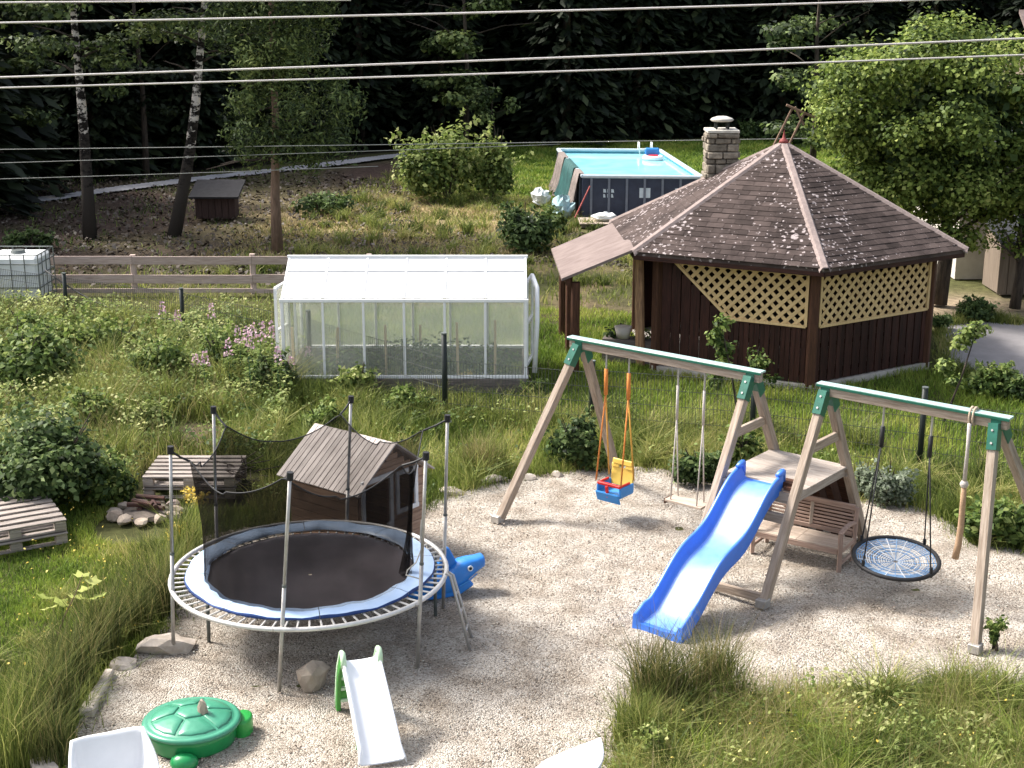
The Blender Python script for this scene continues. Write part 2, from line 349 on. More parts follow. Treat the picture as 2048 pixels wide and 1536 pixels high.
# foliage palettes (dark .. light)
M['lawn'] = leafmat('lawn_blades', [(0.038, 0.068, 0.011), (0.135, 0.214, 0.031), (0.259, 0.336, 0.054), (0.390, 0.393, 0.097)])
M['meadow'] = leafmat('meadow_blades', [(0.033, 0.053, 0.012), (0.129, 0.171, 0.036), (0.287, 0.312, 0.083), (0.479, 0.413, 0.177)])
M['rush'] = leafmat('rush_blades', [(0.022, 0.036, 0.010), (0.086, 0.112, 0.030), (0.201, 0.202, 0.067), (0.438, 0.343, 0.164)])
M['strawblade'] = leafmat('straw_blades', [(0.10, 0.11, 0.03), (0.20, 0.18, 0.07), (0.34, 0.27, 0.13), (0.45, 0.37, 0.22)])
M['shrub'] = leafmat('shrub_leaves', [(0.015, 0.030, 0.008), (0.066, 0.114, 0.025), (0.191, 0.260, 0.064), (0.386, 0.427, 0.155)])
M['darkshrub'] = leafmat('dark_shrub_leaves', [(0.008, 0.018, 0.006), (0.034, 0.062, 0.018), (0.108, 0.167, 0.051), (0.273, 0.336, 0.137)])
M['lightshrub'] = leafmat('pale_shrub_leaves', [(0.030, 0.055, 0.013), (0.118, 0.173, 0.038), (0.275, 0.332, 0.095), (0.468, 0.476, 0.203)])
M['silver'] = leafmat('silvery_leaves', [(0.06, 0.09, 0.05), (0.13, 0.165, 0.10), (0.23, 0.27, 0.19), (0.36, 0.40, 0.32)])
M['maple'] = leafmat('maple_leaves', [(0.014, 0.025, 0.005), (0.083, 0.129, 0.024), (0.248, 0.317, 0.069), (0.407, 0.442, 0.132)], trans=0.35)
M['spruce'] = leafmat('spruce_needles', [(0.003, 0.006, 0.003), (0.009, 0.016, 0.007), (0.026, 0.038, 0.016), (0.068, 0.085, 0.034)], trans=0.12)
M['larch'] = leafmat('drooping_green_needles', [(0.009, 0.016, 0.006), (0.041, 0.065, 0.022), (0.147, 0.200, 0.063), (0.314, 0.363, 0.122)], trans=0.25)
M['pink'] = leafmat('pink_petals', [(0.48, 0.27, 0.36), (0.62, 0.40, 0.49), (0.74, 0.55, 0.62)], trans=0.3)
M['yellowflower'] = leafmat('yellow_petals', [(0.60, 0.42, 0.05), (0.72, 0.55, 0.10), (0.8, 0.65, 0.2)], trans=0.3)
M['limeleaf'] = leafmat('lime_leaves', [(0.26, 0.33, 0.07), (0.38, 0.43, 0.11), (0.5, 0.52, 0.18)], trans=0.35)
M['litter'] = leafmat('leaf_litter', [(0.032, 0.022, 0.016), (0.057, 0.041, 0.029), (0.088, 0.066, 0.048), (0.141, 0.121, 0.101)], trans=0.0)
M['pebble'] = leafmat('pebbles', [(0.204, 0.156, 0.120), (0.396, 0.314, 0.248), (0.520, 0.440, 0.360), (0.600, 0.598, 0.522)], trans=0.0)

# ------------------------------------------------------------------ geometry helpers
WM = {}                                        # world matrix of every object made here
def link(o, parent=None, world=None):
    COL.objects.link(o)
    world = world or Matrix.Identity(4)
    if parent is not None:
        o.parent = parent
        o.matrix_basis = WM[parent.name].inverted() @ world
    else:
        o.matrix_basis = world
    WM[o.name] = world
    return o
def tag(o, label=None, cat=None, group=None, kind=None):
    if label: o['label'] = label
    if cat: o['category'] = cat
    if group: o['group'] = group
    if kind: o['kind'] = kind
    return o
def thing(name, label, cat, loc, group=None):
    o = bpy.data.objects.new(name, None); o.empty_display_size = 0.2
    link(o, None, Matrix.Translation(Vector(loc)))
    return tag(o, label, cat, group)

class MB:
    def __init__(s): s.v = []; s.f = []
    def add(s, vs, fs):
        k = len(s.v); s.v.extend(Vector(v) for v in vs); s.f.extend(tuple(i + k for i in f) for f in fs); return s
    def box(s, c, d, R=None):
        c = Vector(c); hx, hy, hz = d[0] / 2, d[1] / 2, d[2] / 2
        vs = [Vector((x, y, z)) for x in (-hx, hx) for y in (-hy, hy) for z in (-hz, hz)]
        if R is not None: vs = [R @ v for v in vs]
        return s.add([c + v for v in vs], [(0, 1, 3, 2), (4, 6, 7, 5), (0, 4, 5, 1), (2, 3, 7, 6), (0, 2, 6, 4), (1, 5, 7, 3)])
    def beam(s, p0, p1, w, h, up=(0, 0, 1)):
        R, L = frame(p0, p1, up)
        return s.box((Vector(p0) + Vector(p1)) / 2, (w, h, L), R)
    def tube(s, pts, r, n=6, cap=True, close=False):
        pts = [Vector(p) for p in pts]; m = len(pts)
        rs = r if isinstance(r, (list, tuple)) else [r] * m
        k = len(s.v); side = None
        for i, p in enumerate(pts):
            if close: t = pts[(i + 1) % m] - pts[i - 1]
            else: t = pts[min(i + 1, m - 1)] - pts[max(i - 1, 0)]
            t = t.normalized()
            if side is None:
                side = t.orthogonal().normalized()
            else:
                side = (side - t * side.dot(t))
                side = side.normalized() if side.length > 1e-6 else t.orthogonal().normalized()
            b = t.cross(side)
            for j in range(n):
                a = 2 * PI * j / n
                s.v.append(p + (side * math.cos(a) + b * math.sin(a)) * rs[i])
        for i in range(m if close else m - 1):
            for j in range(n):
                a = k + i * n + j; b2 = k + i * n + (j + 1) % n
                c = k + ((i + 1) % m) * n + (j + 1) % n; d = k + ((i + 1) % m) * n + j
                s.f.append((a, b2, c, d))
        if cap and not close:
            s.f.append(tuple(k + j for j in range(n))[::-1]); s.f.append(tuple(k + (m - 1) * n + j for j in range(n)))
        return s
    def prism(s, poly, off):
        """polygon (3d points) extruded by vector off"""
        off = Vector(off); n = len(poly); k = len(s.v)
        s.v.extend(Vector(p) for p in poly); s.v.extend(Vector(p) + off for p in poly)
        s.f.append(tuple(k + i for i in range(n))[::-1]); s.f.append(tuple(k + n + i for i in range(n)))
        for i in range(n):
            j = (i + 1) % n; s.f.append((k + i, k + j, k + n + j, k + n + i))
        return s
    def lathe(s, prof, c, n=24, sx=1, sy=1):
        k = len(s.v); c = Vector(c)
        for r, z in prof:
            for j in range(n):
                a = 2 * PI * j / n; s.v.append(c + Vector((r * math.cos(a) * sx, r * math.sin(a) * sy, z)))
        for i in range(len(prof) - 1):
            for j in range(n):
                s.f.append((k + i * n + j, k + i * n + (j + 1) % n, k + (i + 1) * n + (j + 1) % n, k + (i + 1) * n + j))
        return s
    def grid(s, P):
        """P[i][j] points"""
        k = len(s.v); a, b = len(P), len(P[0])
        for r in P: s.v.extend(Vector(p) for p in r)
        for i in range(a - 1):
            for j in range(b - 1):
                s.f.append((k + i * b + j, k + i * b + j + 1, k + (i + 1) * b + j + 1, k + (i + 1) * b + j))
        return s
    def build(s, name, m, parent=None, smooth=False, world=None, bevel=0.0, label=None, kind=None):
        me = bpy.data.meshes.new(name)
        if world is None:
            world = WM[parent.name].copy() if parent is not None else Matrix.Identity(4)
        iv = world.inverted()
        me.from_pydata([iv @ v for v in s.v], [], s.f)
        me.materials.append(m)
        if smooth: me.polygons.foreach_set('use_smooth', [True] * len(me.polygons))
        o = bpy.data.objects.new(name, me)
        link(o, parent, world)
        if bevel > 0:
            b = o.modifiers.new('bevel', 'BEVEL'); b.width = bevel; b.segments = 1; b.limit_method = 'ANGLE'
        return tag(o, label, None, None, kind)
def frame(p0, p1, up=(0, 0, 1)):
    z = Vector(p1) - Vector(p0); L = z.length; z.normalize(); u = Vector(up)
    if abs(z.dot(u.normalized())) > 0.98: u = Vector((0, 1, 0)) if abs(z.y) < 0.9 else Vector((1, 0, 0))
    y = (u - z * z.dot(u)).normalized(); x = y.cross(z)
    return Matrix((x, y, z)).transposed(), L
_cache = {}
def chamfer_mesh(name, w, h, L, m, c):
    key = (round(w, 4), round(h, 4), round(L, 3), m.name, c)
    if key in _cache: return _cache[key]
    a, b = w / 2, h / 2
    prof = [(-a, -b + c), (-a + c, -b), (a - c, -b), (a, -b + c), (a, b - c), (a - c, b), (-a + c, b), (-a, b - c)] if c > 0 else [(-a, -b), (a, -b), (a, b), (-a, b)]
    n = len(prof)
    vs = [(x, y, -L / 2) for x, y in prof] + [(x, y, L / 2) for x, y in prof]
    fs = [tuple(range(n))[::-1], tuple(range(n, 2 * n))] + [(i, (i + 1) % n, n + (i + 1) % n, n + i) for i in range(n)]
    me = bpy.data.meshes.new(name); me.from_pydata(vs, [], fs); me.materials.append(m)
    _cache[key] = me
    return me
def bpart(name, p0, p1, w, h, m, parent, up=(0, 0, 1), c=0.004, label=None):
    """one straight timber: its own object, grain along its own z"""
    R, L = frame(p0, p1, up)
    me = chamfer_mesh(name, w, h, L, m, min(c, w / 4, h / 4))
    o = bpy.data.objects.new(name, me)
    link(o, parent, Matrix.Translation((Vector(p0) + Vector(p1)) / 2) @ R.to_4x4())
    return tag(o, label)
def npmesh(name, V, quads=None, tris=None, tint=None, m=None, parent=None, loc=None, smooth=False):
    """big meshes from numpy arrays; quads then tris; tint per face"""
    V = np.asarray(V, np.float32).reshape(-1, 3)
    if loc is not None: V = V - np.asarray(loc, np.float32)
    quads = np.zeros((0, 4), np.int32) if quads is None else np.asarray(quads, np.int32)
    tris = np.zeros((0, 3), np.int32) if tris is None else np.asarray(tris, np.int32)
    me = bpy.data.meshes.new(name)
    me.vertices.add(len(V)); me.vertices.foreach_set('co', V.ravel())
    nq, nt_ = len(quads), len(tris)
    me.loops.add(nq * 4 + nt_ * 3)
    me.loops.foreach_set('vertex_index', np.concatenate([quads.ravel(), tris.ravel()]))
    me.polygons.add(nq + nt_)
    st = np.concatenate([np.arange(nq) * 4, nq * 4 + np.arange(nt_) * 3]).astype(np.int32)
    me.polygons.foreach_set('loop_start', st)
    me.update(calc_edges=True)
    if tint is not None:
        at = me.attributes.new('tint', 'FLOAT', 'FACE'); at.data.foreach_set('value', np.asarray(tint, np.float32))
    if m: me.materials.append(m)
    if smooth: me.polygons.foreach_set('use_smooth', np.ones(nq + nt_, bool))
    o = bpy.data.objects.new(name, me)
    if parent is not None: link(o, parent, WM[parent.name].copy())
    else: link(o, None, Matrix.Translation(Vector(loc)) if loc is not None else None)
    return o
rng = np.random.default_rng(7)
random.seed(5)
def unit(n):
    v = rng.normal(size=(n, 3)); return v / np.linalg.norm(v, axis=1)[:, None]
def leaves(P, Nrm, size, aspect=0.6, fold=0.15, droop=0.0):
    """diamond leaves at P facing about Nrm; returns V, quads"""
    n = len(P); size = np.broadcast_to(size, (n,))
    Nn = Nrm / np.linalg.norm(Nrm, axis=1)[:, None]
    t = np.cross(Nn, unit(n)); t /= np.linalg.norm(t, axis=1)[:, None] + 1e-9
    t[:, 2] -= droop; t /= np.linalg.norm(t, axis=1)[:, None]
    s = np.cross(Nn, t); s /= np.linalg.norm(s, axis=1)[:, None] + 1e-9
    L = size[:, None]
    a = P - t * L * 0.5; c = P + t * L * 0.5
    b = P + s * L * aspect * 0.5 + Nn * L * fold; d = P - s * L * aspect * 0.5 + Nn * L * fold
    V = np.stack([a, b, c, d], 1).reshape(-1, 3)
    return V, np.arange(n * 4).reshape(-1, 4)
def cloud_pts(blobs, n, shell=0.55):
    """points in a set of ellipsoids (c, r), thicker near the outside, and outward normals"""
    vol = np.array([r[0] * r[1] * r[2] for c, r in blobs]) ** 0.7; vol /= vol.sum()
    idx = rng.choice(len(blobs), n, p=vol)
    C = np.array([b[0] for b in blobs], float)[idx]; R = np.array([b[1] for b in blobs], float)[idx]
    u = unit(n); rad = shell + (1 - shell) * rng.random(n) ** 0.6
    rad *= 1 + 0.2 * rng.normal(size=n)
    P = C + u * R * rad[:, None]
    nr = u / R; nr /= np.linalg.norm(nr, axis=1)[:, None]
    return P, nr, idx
def foliage(name, blobs, n, size, m, parent=None, label=None, shell=0.5, up=0.6, aspect=0.65, tint=(0.0, 1.0), zmin=0.02, extra=None):
    P, nr, idx = cloud_pts(blobs, n, shell)
    toff = rng.normal(0, .10, len(blobs))[idx]
    if extra is not None:
        P = np.concatenate([P, extra]); nr = np.concatenate([nr, unit(len(extra))]); toff = np.concatenate([toff, np.full(len(extra), .16)])
    k = P[:, 2] > zmin; P, nr, toff = P[k], nr[k], toff[k]; n = len(P)
    Nn = nr * 0.8 + np.array([0, 0, up]) + 0.7 * unit(n)
    V, Q = leaves(P, Nn, size * (0.6 + 0.8 * rng.random(n)), aspect)
    t = tint[0] + (tint[1] - tint[0]) * np.clip(rng.normal(0.45, 0.20, n) + toff, 0, 1)
    o = npmesh(name, V, Q, None, t, m, parent, loc=WM[parent.name].translation if parent else None)
    if label: o['label'] = label
    return o
def sub_blobs(c, r, k, f=0.45, flat=1.0):
    """lumps spread over an ellipsoid"""
    out = []
    for i in range(k):
        u = unit(1)[0]
        if u[2] < -0.5: u[2] *= -0.4
        q = 0.72
        out.append((np.array(c) + u * np.array(r) * q, np.array(r) * f * (0.7 + 0.6 * rng.random()) * np.array([1, 1, flat])))
    return out
def blades(P, h, w, lean=0.35, bend=0.4):
    """grass blades rooted at P (n,3)"""
    n = len(P); h = np.broadcast_to(h, (n,)) * (0.55 + 0.75 * rng.random(n)); w = np.broadcast_to(w, (n,))
    a = rng.random(n) * 2 * PI
    side = np.stack([np.cos(a), np.sin(a), np.zeros(n)], 1)
    b = rng.random(n) * 2 * PI
    ld = np.stack([np.cos(b), np.sin(b), np.zeros(n)], 1) * (lean * rng.random(n))[:, None]
    up = np.array([0, 0, 1.0])
    mid = P + (ld * 0.4 + up * 0.55) * h[:, None]
    tip = P + (ld * (1 + bend) + up) * h[:, None]
    hw = (side * w[:, None] * 0.5)
    V = np.stack([P - hw, P + hw, mid + hw * 0.8, mid - hw * 0.8, tip], 1).reshape(-1, 3)
    base = np.arange(n)[:, None] * 5
    Q = base + np.array([0, 1, 2, 3]); T = base + np.array([3, 2, 4])
    return V, Q, T
def inpoly(X, Y, poly):
    r = np.zeros(len(X), bool); n = len(poly); j = n - 1
    for i in range(n):
        xi, yi = poly[i][0], poly[i][1]; xj, yj = poly[j][0], poly[j][1]
        c = ((yi > Y) != (yj > Y)) & (X < (xj - xi) * (Y - yi) / (yj - yi + 1e-12) + xi)
        r ^= c; j = i
    return r
def vnoise(X, Y, sc, seed=0):
    """smooth value noise 0..1"""
    r = np.random.default_rng(seed); T = r.random((64, 64))
    x = X / sc; y = Y / sc; xi = np.floor(x).astype(int); yi = np.floor(y).astype(int)
    fx = x - xi; fy = y - yi; fx = fx * fx * (3 - 2 * fx); fy = fy * fy * (3 - 2 * fy)
    g = lambda a, b: T[a % 64, b % 64]
    return (g(xi, yi) * (1 - fx) + g(xi + 1, yi) * fx) * (1 - fy) + (g(xi, yi + 1) * (1 - fx) + g(xi + 1, yi + 1) * fx) * fy

# ------------------------------------------------------------------ layout of the ground
def px(*pts): return [G(*p) for p in pts]
GRAVEL = px((100, 1700), (130, 1536), (158, 1445), (222, 1352), (285, 1300), (340, 1235), (352, 1150), (400, 1075), (560, 1045), (720, 1062),
            (800, 1040), (868, 1002), (940, 978), (1010, 958), (1090, 946), (1180, 938), (1250, 932), (1330, 942), (1440, 958), (1580, 962),
            (1720, 998), (1830, 1014), (1905, 1044), (1938, 1088), (2048, 1098), (2200, 1105), (2200, 1400), (2060, 1395), (1960, 1372),
            (1700, 1388), (1500, 1412), (1380, 1405), (1300, 1425), (1245, 1475), (1225, 1540), (1215, 1700))
ROAD = px((1893, 742), (1960, 760), (2048, 765), (2400, 780), (2400, 640), (2048, 648), (1960, 640), (1885, 650))
TRACK = px((-200, 434), (0, 405), (120, 390), (230, 374), (340, 361), (430, 350), (560, 336), (700, 319), (820, 305), (900, 300), (900, 305), (820, 312), (700, 328),
           (560, 344), (430, 358), (340, 370), (230, 384), (120, 399), (0, 414), (-200, 444))
HEX_C = Vector((5.15, 27.25, 0)); HEX_A = -87.7
def hexv(i, R, z): 
    a = math.radians(HEX_A + 60 * i); return Vector((HEX_C.x + R * math.cos(a), HEX_C.y + R * math.sin(a), z))
HEXPOLY = [hexv(i, 3.0, 0) for i in range(6)]
GHPOLY = [(-4.0, 24.1), (0.25, 24.1), (0.25, 26.3), (-4.0, 26.3)]
HUTPOLY = [(-1.8, 15.8), (-0.98, 16.8), (-2.0, 17.7), (-2.9, 16.6)]
POOLPOLY = [(2.1, 43.4), (5.8, 42.8), (5.3, 51), (1.5, 51)]
def soft(X, Y, cx, cy, rx, ry): return np.exp(-(((X - cx) / rx) ** 2 + ((Y - cy) / ry) ** 2))
xs = np.concatenate([np.linspace(-500, -45, 14), np.linspace(-40, -16, 40), np.linspace(-15.5, 15.5, 176), np.linspace(16, 40, 40), np.linspace(45, 500, 14)])
ys = np.concatenate([np.linspace(-60, 8, 10), np.linspace(9, 36, 150), np.linspace(36.3, 80, 130), np.linspace(82, 600, 20)])
X, Yg = np.meshgrid(xs, ys, indexing='ij')
Xf, Yf = X.ravel(), Yg.ravel()
Z = -0.05 + 0.05 * (vnoise(Xf, Yf, 2.3, 1) - 0.5) + 0.02 * (vnoise(Xf, Yf, 0.6, 2) - 0.5)
far = np.clip((Yf - 80) / 60, 0, 1)
Z = Z + far * 26                                    # the wooded slope behind
base = np.array([0.085, 0.092, 0.036]); dirt = np.array([0.075, 0.054, 0.045]); straw = np.array([0.36, 0.29, 0.165])
lawn = np.array([0.095, 0.16, 0.030]); wood_ = np.array([0.022, 0.019, 0.014]); pale = np.array([0.33, 0.27, 0.19])
C = np.tile(base, (len(Xf), 1))
def mixc(w, col):
    global C
    w = np.clip(w, 0, 1)[:, None]; C = C * (1 - w) + col * w
n1 = vnoise(Xf * 0.6, Yf, 1.7, 3); n2 = vnoise(Xf * 0.35, Yf, 0.9, 4); n3 = vnoise(Xf, Yf, 0.7, 5)
mixc(np.clip(1.5 * soft(Xf, Yf, -16, 43, 9.5, 9), 0, 1) * (0.55 + 0.9 * n1), dirt)
mixc(np.clip(1.4 * soft(Xf, Yf, -4.5, 55, 3.0, 5), 0, 1), dirt)
mixc(np.clip(1.6 * soft(Xf, Yf, -3.2, 43.5, 4.6, 4.2), 0, 1) * np.clip(2.3 * n2 - 0.35, 0, 1), straw)
mixc(np.clip(1.3 * soft(Xf, Yf, -3.6, 38.5, 4.5, 1.7), 0, 1) * np.clip(2.0 * n1 - 0.3, 0, 1), dirt * 1.2)
mixc(np.clip(1.2 * soft(Xf, Yf, 1.0, 33, 3, 4), 0, 1) * np.clip(1.8 * n3 - 0.4, 0, 1), straw * 0.6)
mixc(np.clip(1.5 * soft(Xf, Yf, 1.5, 29, 1.8, 2.4), 0, 1) * np.clip(1.8 * n1 - 0.2, 0, 1), dirt * 0.8)
mixc(np.clip((Yf - 46) / 3, 0, 1) * np.clip((Xf + 1.5) / 2.5, 0, 1) * (Yf < 68), lawn)
mixc(np.clip(1.6 * soft(Xf, Yf, 10.2, 31.3, 1.4, 1.2), 0, 1), pale)
mixc(np.clip((Yf - (64 + 0.35 * np.clip(Xf, -14, 12))) / 3, 0, 1), wood_)
mixc(np.clip(1.5 * soft(Xf, Yf, -5.2, 21.5, 0.8, 0.7), 0, 1), dirt * 1.8)
mixc(np.clip((Yf - (50.3 + 1.07 * (np.clip(Xf, -20, 3) + 16.5))) / 1.0, 0, 1) * (Xf < -3.0), wood_)
nx, ny = len(xs), len(ys)
I = np.arange(nx * ny).reshape(nx, ny)
Q = np.stack([I[:-1, :-1], I[1:, :-1], I[1:, 1:], I[:-1, 1:]], -1).reshape(-1, 4)
ground = npmesh('ground', np.stack([Xf, Yf, Z], 1), Q, None, None, M['ground'], smooth=True)
ca = ground.data.color_attributes.new('soil', 'FLOAT_COLOR', 'POINT')
ca.data.foreach_set('color', np.concatenate([C, np.ones((len(C), 1))], 1).astype(np.float32).ravel())
tag(ground, kind='structure', label='rough grassy garden ground with bare soil and straw patches')

def sheet(name, poly, step, z, amp, m, label):
    P = np.array([(p[0], p[1]) for p in poly]); lo = P.min(0); hi = P.max(0)
    gx = np.arange(lo[0], hi[0] + step, step); gy = np.arange(lo[1], hi[1] + step, step)
    A, B = np.meshgrid(gx, gy, indexing='ij'); a, b = A.ravel(), B.ravel()
    z_ = z + amp * (vnoise(a, b, 0.55, 11) - 0.5) + amp * 0.6 * (vnoise(a, b, 0.2, 12) - 0.5)
    I = np.arange(len(a)).reshape(A.shape)
    Q = np.stack([I[:-1, :-1], I[1:, :-1], I[1:, 1:], I[:-1, 1:]], -1).reshape(-1, 4)
    cx = a[Q].mean(1); cy = b[Q].mean(1); Q = Q[inpoly(cx, cy, poly)]
    used = np.unique(Q); mp = np.full(len(a), -1); mp[used] = np.arange(len(used))
    o = npmesh(name, np.stack([a, b, z_], 1)[used], mp[Q], None, None, m, smooth=True)
    return tag(o, label, kind='structure')
sheet('gravel_bed', GRAVEL, 0.06, 0.0, 0.06, M['gravel'], 'pale beige gravel bed of the play area')
sheet('road', ROAD, 0.07, 0.0, 0.01, M['asphalt'], 'grey yard road beside the gazebo')
sheet('track', TRACK, 0.12, 0.02, 0.02, M['track'], 'pale track crossing behind the birches')

# ================================================================== LARGE STRUCTURE
# ------------------------------------------------------------------ gazebo
gz = thing('gazebo', 'hexagonal wooden gazebo with lichen-spotted shingle roof, yellow lattice and stone chimney', 'gazebo', HEX_C)
EAVE, APEX, RR, RW = 2.27, 4.02, 3.5, 2.92
apex = Vector((HEX_C.x, HEX_C.y, APEX))
roofb = MB()
for i in range(6):
    a, b = hexv(i, RR, EAVE), hexv(i + 1, RR, EAVE)
    k = Vector((0, 0, -0.07))
    roofb.add([a, b, apex, a + k, b + k, apex + k], [(0, 1, 2), (5, 4, 3), (0, 3, 4, 1)])
roof = roofb.build('roof', M['shingle'], gz)
for i in range(6):
    a, b = hexv(i, RR - 0.02, EAVE - 0.10), hexv(i + 1, RR - 0.02, EAVE - 0.10)
    bpart('fascia', a, b, 0.03, 0.10, M['darkwood'], gz)
# shingles: individually on the two faces turned to us and part of the third, the rest joined
shm = None
EXPO, SW, ST = 0.142, 0.33, 0.009
def face_shingles(i):
    a, b = hexv(i, RR + 0.03, EAVE - 0.012), hexv(i + 1, RR + 0.03, EAVE - 0.012)
    u = (b - a).normalized(); mid = (a + b) / 2; up = (apex - mid); SL = up.length; up.normalize()
    nrm = u.cross(up).normalized()
    W0 = (b - a).length; out = []
    rows = int(SL / EXPO)
    for r in range(rows):
        d = r * EXPO; half = W0 / 2 * (1 - (d + EXPO * 0.6) / SL)
        off = (r % 2) * SW / 2; k0 = -int(half / SW) - 2
        for k in range(k0, -k0 + 1):
            x0, x1 = max(-half, k * SW + off), min(half, (k + 1) * SW + off)
            if x1 - x0 < 0.06: continue
            out.append((mid, u, up, nrm, d, (x0 + x1) / 2, x1 - x0 - 0.006))
    return out
def shingle_matrix(s):
    mid, u, up, nrm, d, x, w = s
    tilt = Matrix((u, (up * math.cos(0.06) + -nrm * math.sin(0.06)), (nrm * math.cos(0.06) + up * math.sin(0.06)))).transposed()
    p = mid + u * x + up * (d + 0.08) + nrm * (0.012 + random.uniform(0, 0.006))
    return Matrix.Translation(p) @ (tilt @ Matrix.Rotation(random.uniform(-0.012, 0.012), 3, 'Z')).to_4x4()
singles = []
for i in (5, 0): singles += face_shingles(i)
left = face_shingles(4)
rest = left[max(0, 300 - len(singles)):] ; singles = (singles + left)[:300] if len(singles) < 300 else singles
if len(singles) > 300: rest = left + singles[300:]; singles = singles[:300]
def shingle_mesh(w):
    key = ('sh', round(w, 2))
    if key not in _cache:
        mb = MB().box((0, 0, 0), (w, 0.165, ST)); me = bpy.data.meshes.new('shingle'); me.from_pydata(mb.v, [], mb.f); me.materials.append(M['shingle']); _cache[key] = me
    return _cache[key]
for s in singles:
    o = bpy.data.objects.new('shingle', shingle_mesh(s[6])); link(o, roof, shingle_matrix(s))
mb = MB()
for i in (1, 2, 3): rest += face_shingles(i)
for s in rest:
    m4 = shingle_matrix(s); R3 = m4.to_3x3()
    mb.box(m4.translation, (s[6], 0.165, ST), R3)
mb.build('shingles', M['shingle'], roof, kind='stuff')
for i in range(6):
    a = hexv(i, RR + 0.05, EAVE + 0.015); b = apex + Vector((0, 0, 0.03))
    d1 = hexv(i, 1, 0) - Vector((HEX_C.x, HEX_C.y, 0)); t = Vector((-d1.y, d1.x, 0)).normalized()
    dn = Vector((0, 0, -0.035))
    mb = MB(); L = []
    for q in (a, b):
        w = 0.10
        L.append([q - t * w + dn * 1.7, q - t * w * 0.45 + Vector((0, 0, .012)), q + t * w * 0.45 + Vector((0, 0, .012)), q + t * w + dn * 1.7])
    mb.grid(L)
    mb.grid([[p + Vector((0, 0, -0.02)) for p in r] for r in L][::-1])
    mb.build('ridge_cap', M['ridge'], gz)
MB().lathe([(0.0, -0.02), (0.10, -0.02), (0.08, 0.03), (0.03, 0.07), (0.022, 0.12), (0.0, 0.24)], apex + Vector((0, 0, 0.02)), 12).build('finial', M['red'], gz, smooth=True)
for i in range(6):
    p = hexv(i, RW, 0)
    bpart('post', p, p + Vector((0, 0, 2.2)), 0.17, 0.17, M['postwood'], gz, up=(p - HEX_C), c=0.02)
    a, b = hexv(i, RW, 2.13), hexv(i + 1, RW, 2.13)
    bpart('wall_plate', a, b, 0.09, 0.14, M['postwood'], gz)
MB().prism([hexv(i, RW + 0.10, -0.06) for i in range(6)], (0, 0, 0.14)).build('floor_slab', M['concrete'], gz)
# walls
def wallframe(i):
    a, b = hexv(i, RW, 0), hexv(i + 1, RW, 0)
    u = (b - a).normalized(); n = Vector((u.y, -u.x, 0)); return a, b, u, n, (b - a).length
ZL = 1.10
def clip_line(poly, p, d):
    ts = []
    for k in range(len(poly)):
        a, b = poly[k], poly[(k + 1) % len(poly)]; e = (b[0] - a[0], b[1] - a[1])
        den = d[0] * e[1] - d[1] * e[0]
        if abs(den) < 1e-9: continue
        w = (a[0] - p[0], a[1] - p[1])
        t = (w[0] * e[1] - w[1] * e[0]) / den; q = (w[0] * d[1] - w[1] * d[0]) / den
        if -1e-6 <= q <= 1 + 1e-6: ts.append(t)
    return (min(ts), max(ts)) if len(ts) > 1 else None
def lattice(i, poly, pitch=0.142, w=0.064):
    a, b, u, n, L = wallframe(i)
    pt = lambda s, z, o: a + u * s + n * o + Vector((0, 0, z))
    root = MB()
    for k in range(len(poly)):
        p, q = poly[k], poly[(k + 1) % len(poly)]
        root.beam(pt(p[0], p[1], 0.045), pt(q[0], q[1], 0.045), 0.05, 0.045, up=n)
    fr = root.build('lattice_panel', M['lattice'], gz)
    cx = sum(p[0] for p in poly) / len(poly); cz = sum(p[1] for p in poly) / len(poly)
    for sgn in (1, -1):
        d = (math.sqrt(.5), sgn * math.sqrt(.5)); nn = (-d[1], d[0])
        for k in range(-24, 25):
            p = (cx + nn[0] * pitch * k, cz + nn[1] * pitch * k)
            c = clip_line(poly, p, d)
            if not c or c[1] - c[0] < 0.06: continue
            o = 0.040 if sgn > 0 else 0.026
            bpart('slat', pt(p[0] + d[0] * c[0], p[1] + d[1] * c[0], o), pt(p[0] + d[0] * c[1], p[1] + d[1] * c[1], o), w, 0.012, M['lattice'], fr, up=n, c=0.002)
def boards(i, s0, s1, w, top, o=0.02, t=0.022):
    a, b, u, n, L = wallframe(i); k = int(round((s1 - s0) / w)); w = (s1 - s0) / k
    for q in range(k):
        s = s0 + (q + 0.5) * w; z1 = top(s)
        oo = o + (0.014 if q % 2 else 0)
        bpart('board', a + u * s + n * oo + Vector((0, 0, 0.1)), a + u * s + n * oo + Vector((0, 0, z1)), w * 0.94, t, M['darkwood'], gz, up=n)
LW = (hexv(1, RW, 0) - hexv(0, RW, 0)).length
diag = lambda s: 2.05 if s < 0.12 * LW else max(ZL, 2.05 - (s / LW - 0.12) / 0.36 * (2.05 - ZL))
lattice(5, [(0.12 * LW, 2.05), (LW - 0.11, 2.05), (LW - 0.11, ZL + 0.02), (0.48 * LW, ZL + 0.02)])
boards(5, 0.09, 0.48 * LW, 0.2, lambda s: diag(s) - 0.03, t=0.02)
boards(5, 0.48 * LW, LW - 0.09, 0.098, lambda s: ZL - 0.02)
lattice(0, [(0.11, 2.05), (LW - 0.09, 2.05), (LW - 0.09, ZL + 0.02), (0.11, ZL + 0.02)])
boards(0, 0.09, LW - 0.09, 0.098, lambda s: ZL - 0.02)
for i in (5, 0):
    a, b, u, n, L = wallframe(i)
    for z in (0.25, 0.75, 1.06):
        bpart('rail', a + u * 0.09 - n * 0.03 + Vector((0, 0, z)), b - u * 0.09 - n * 0.03 + Vector((0, 0, z)), 0.05, 0.07, M['darkwood'], gz)
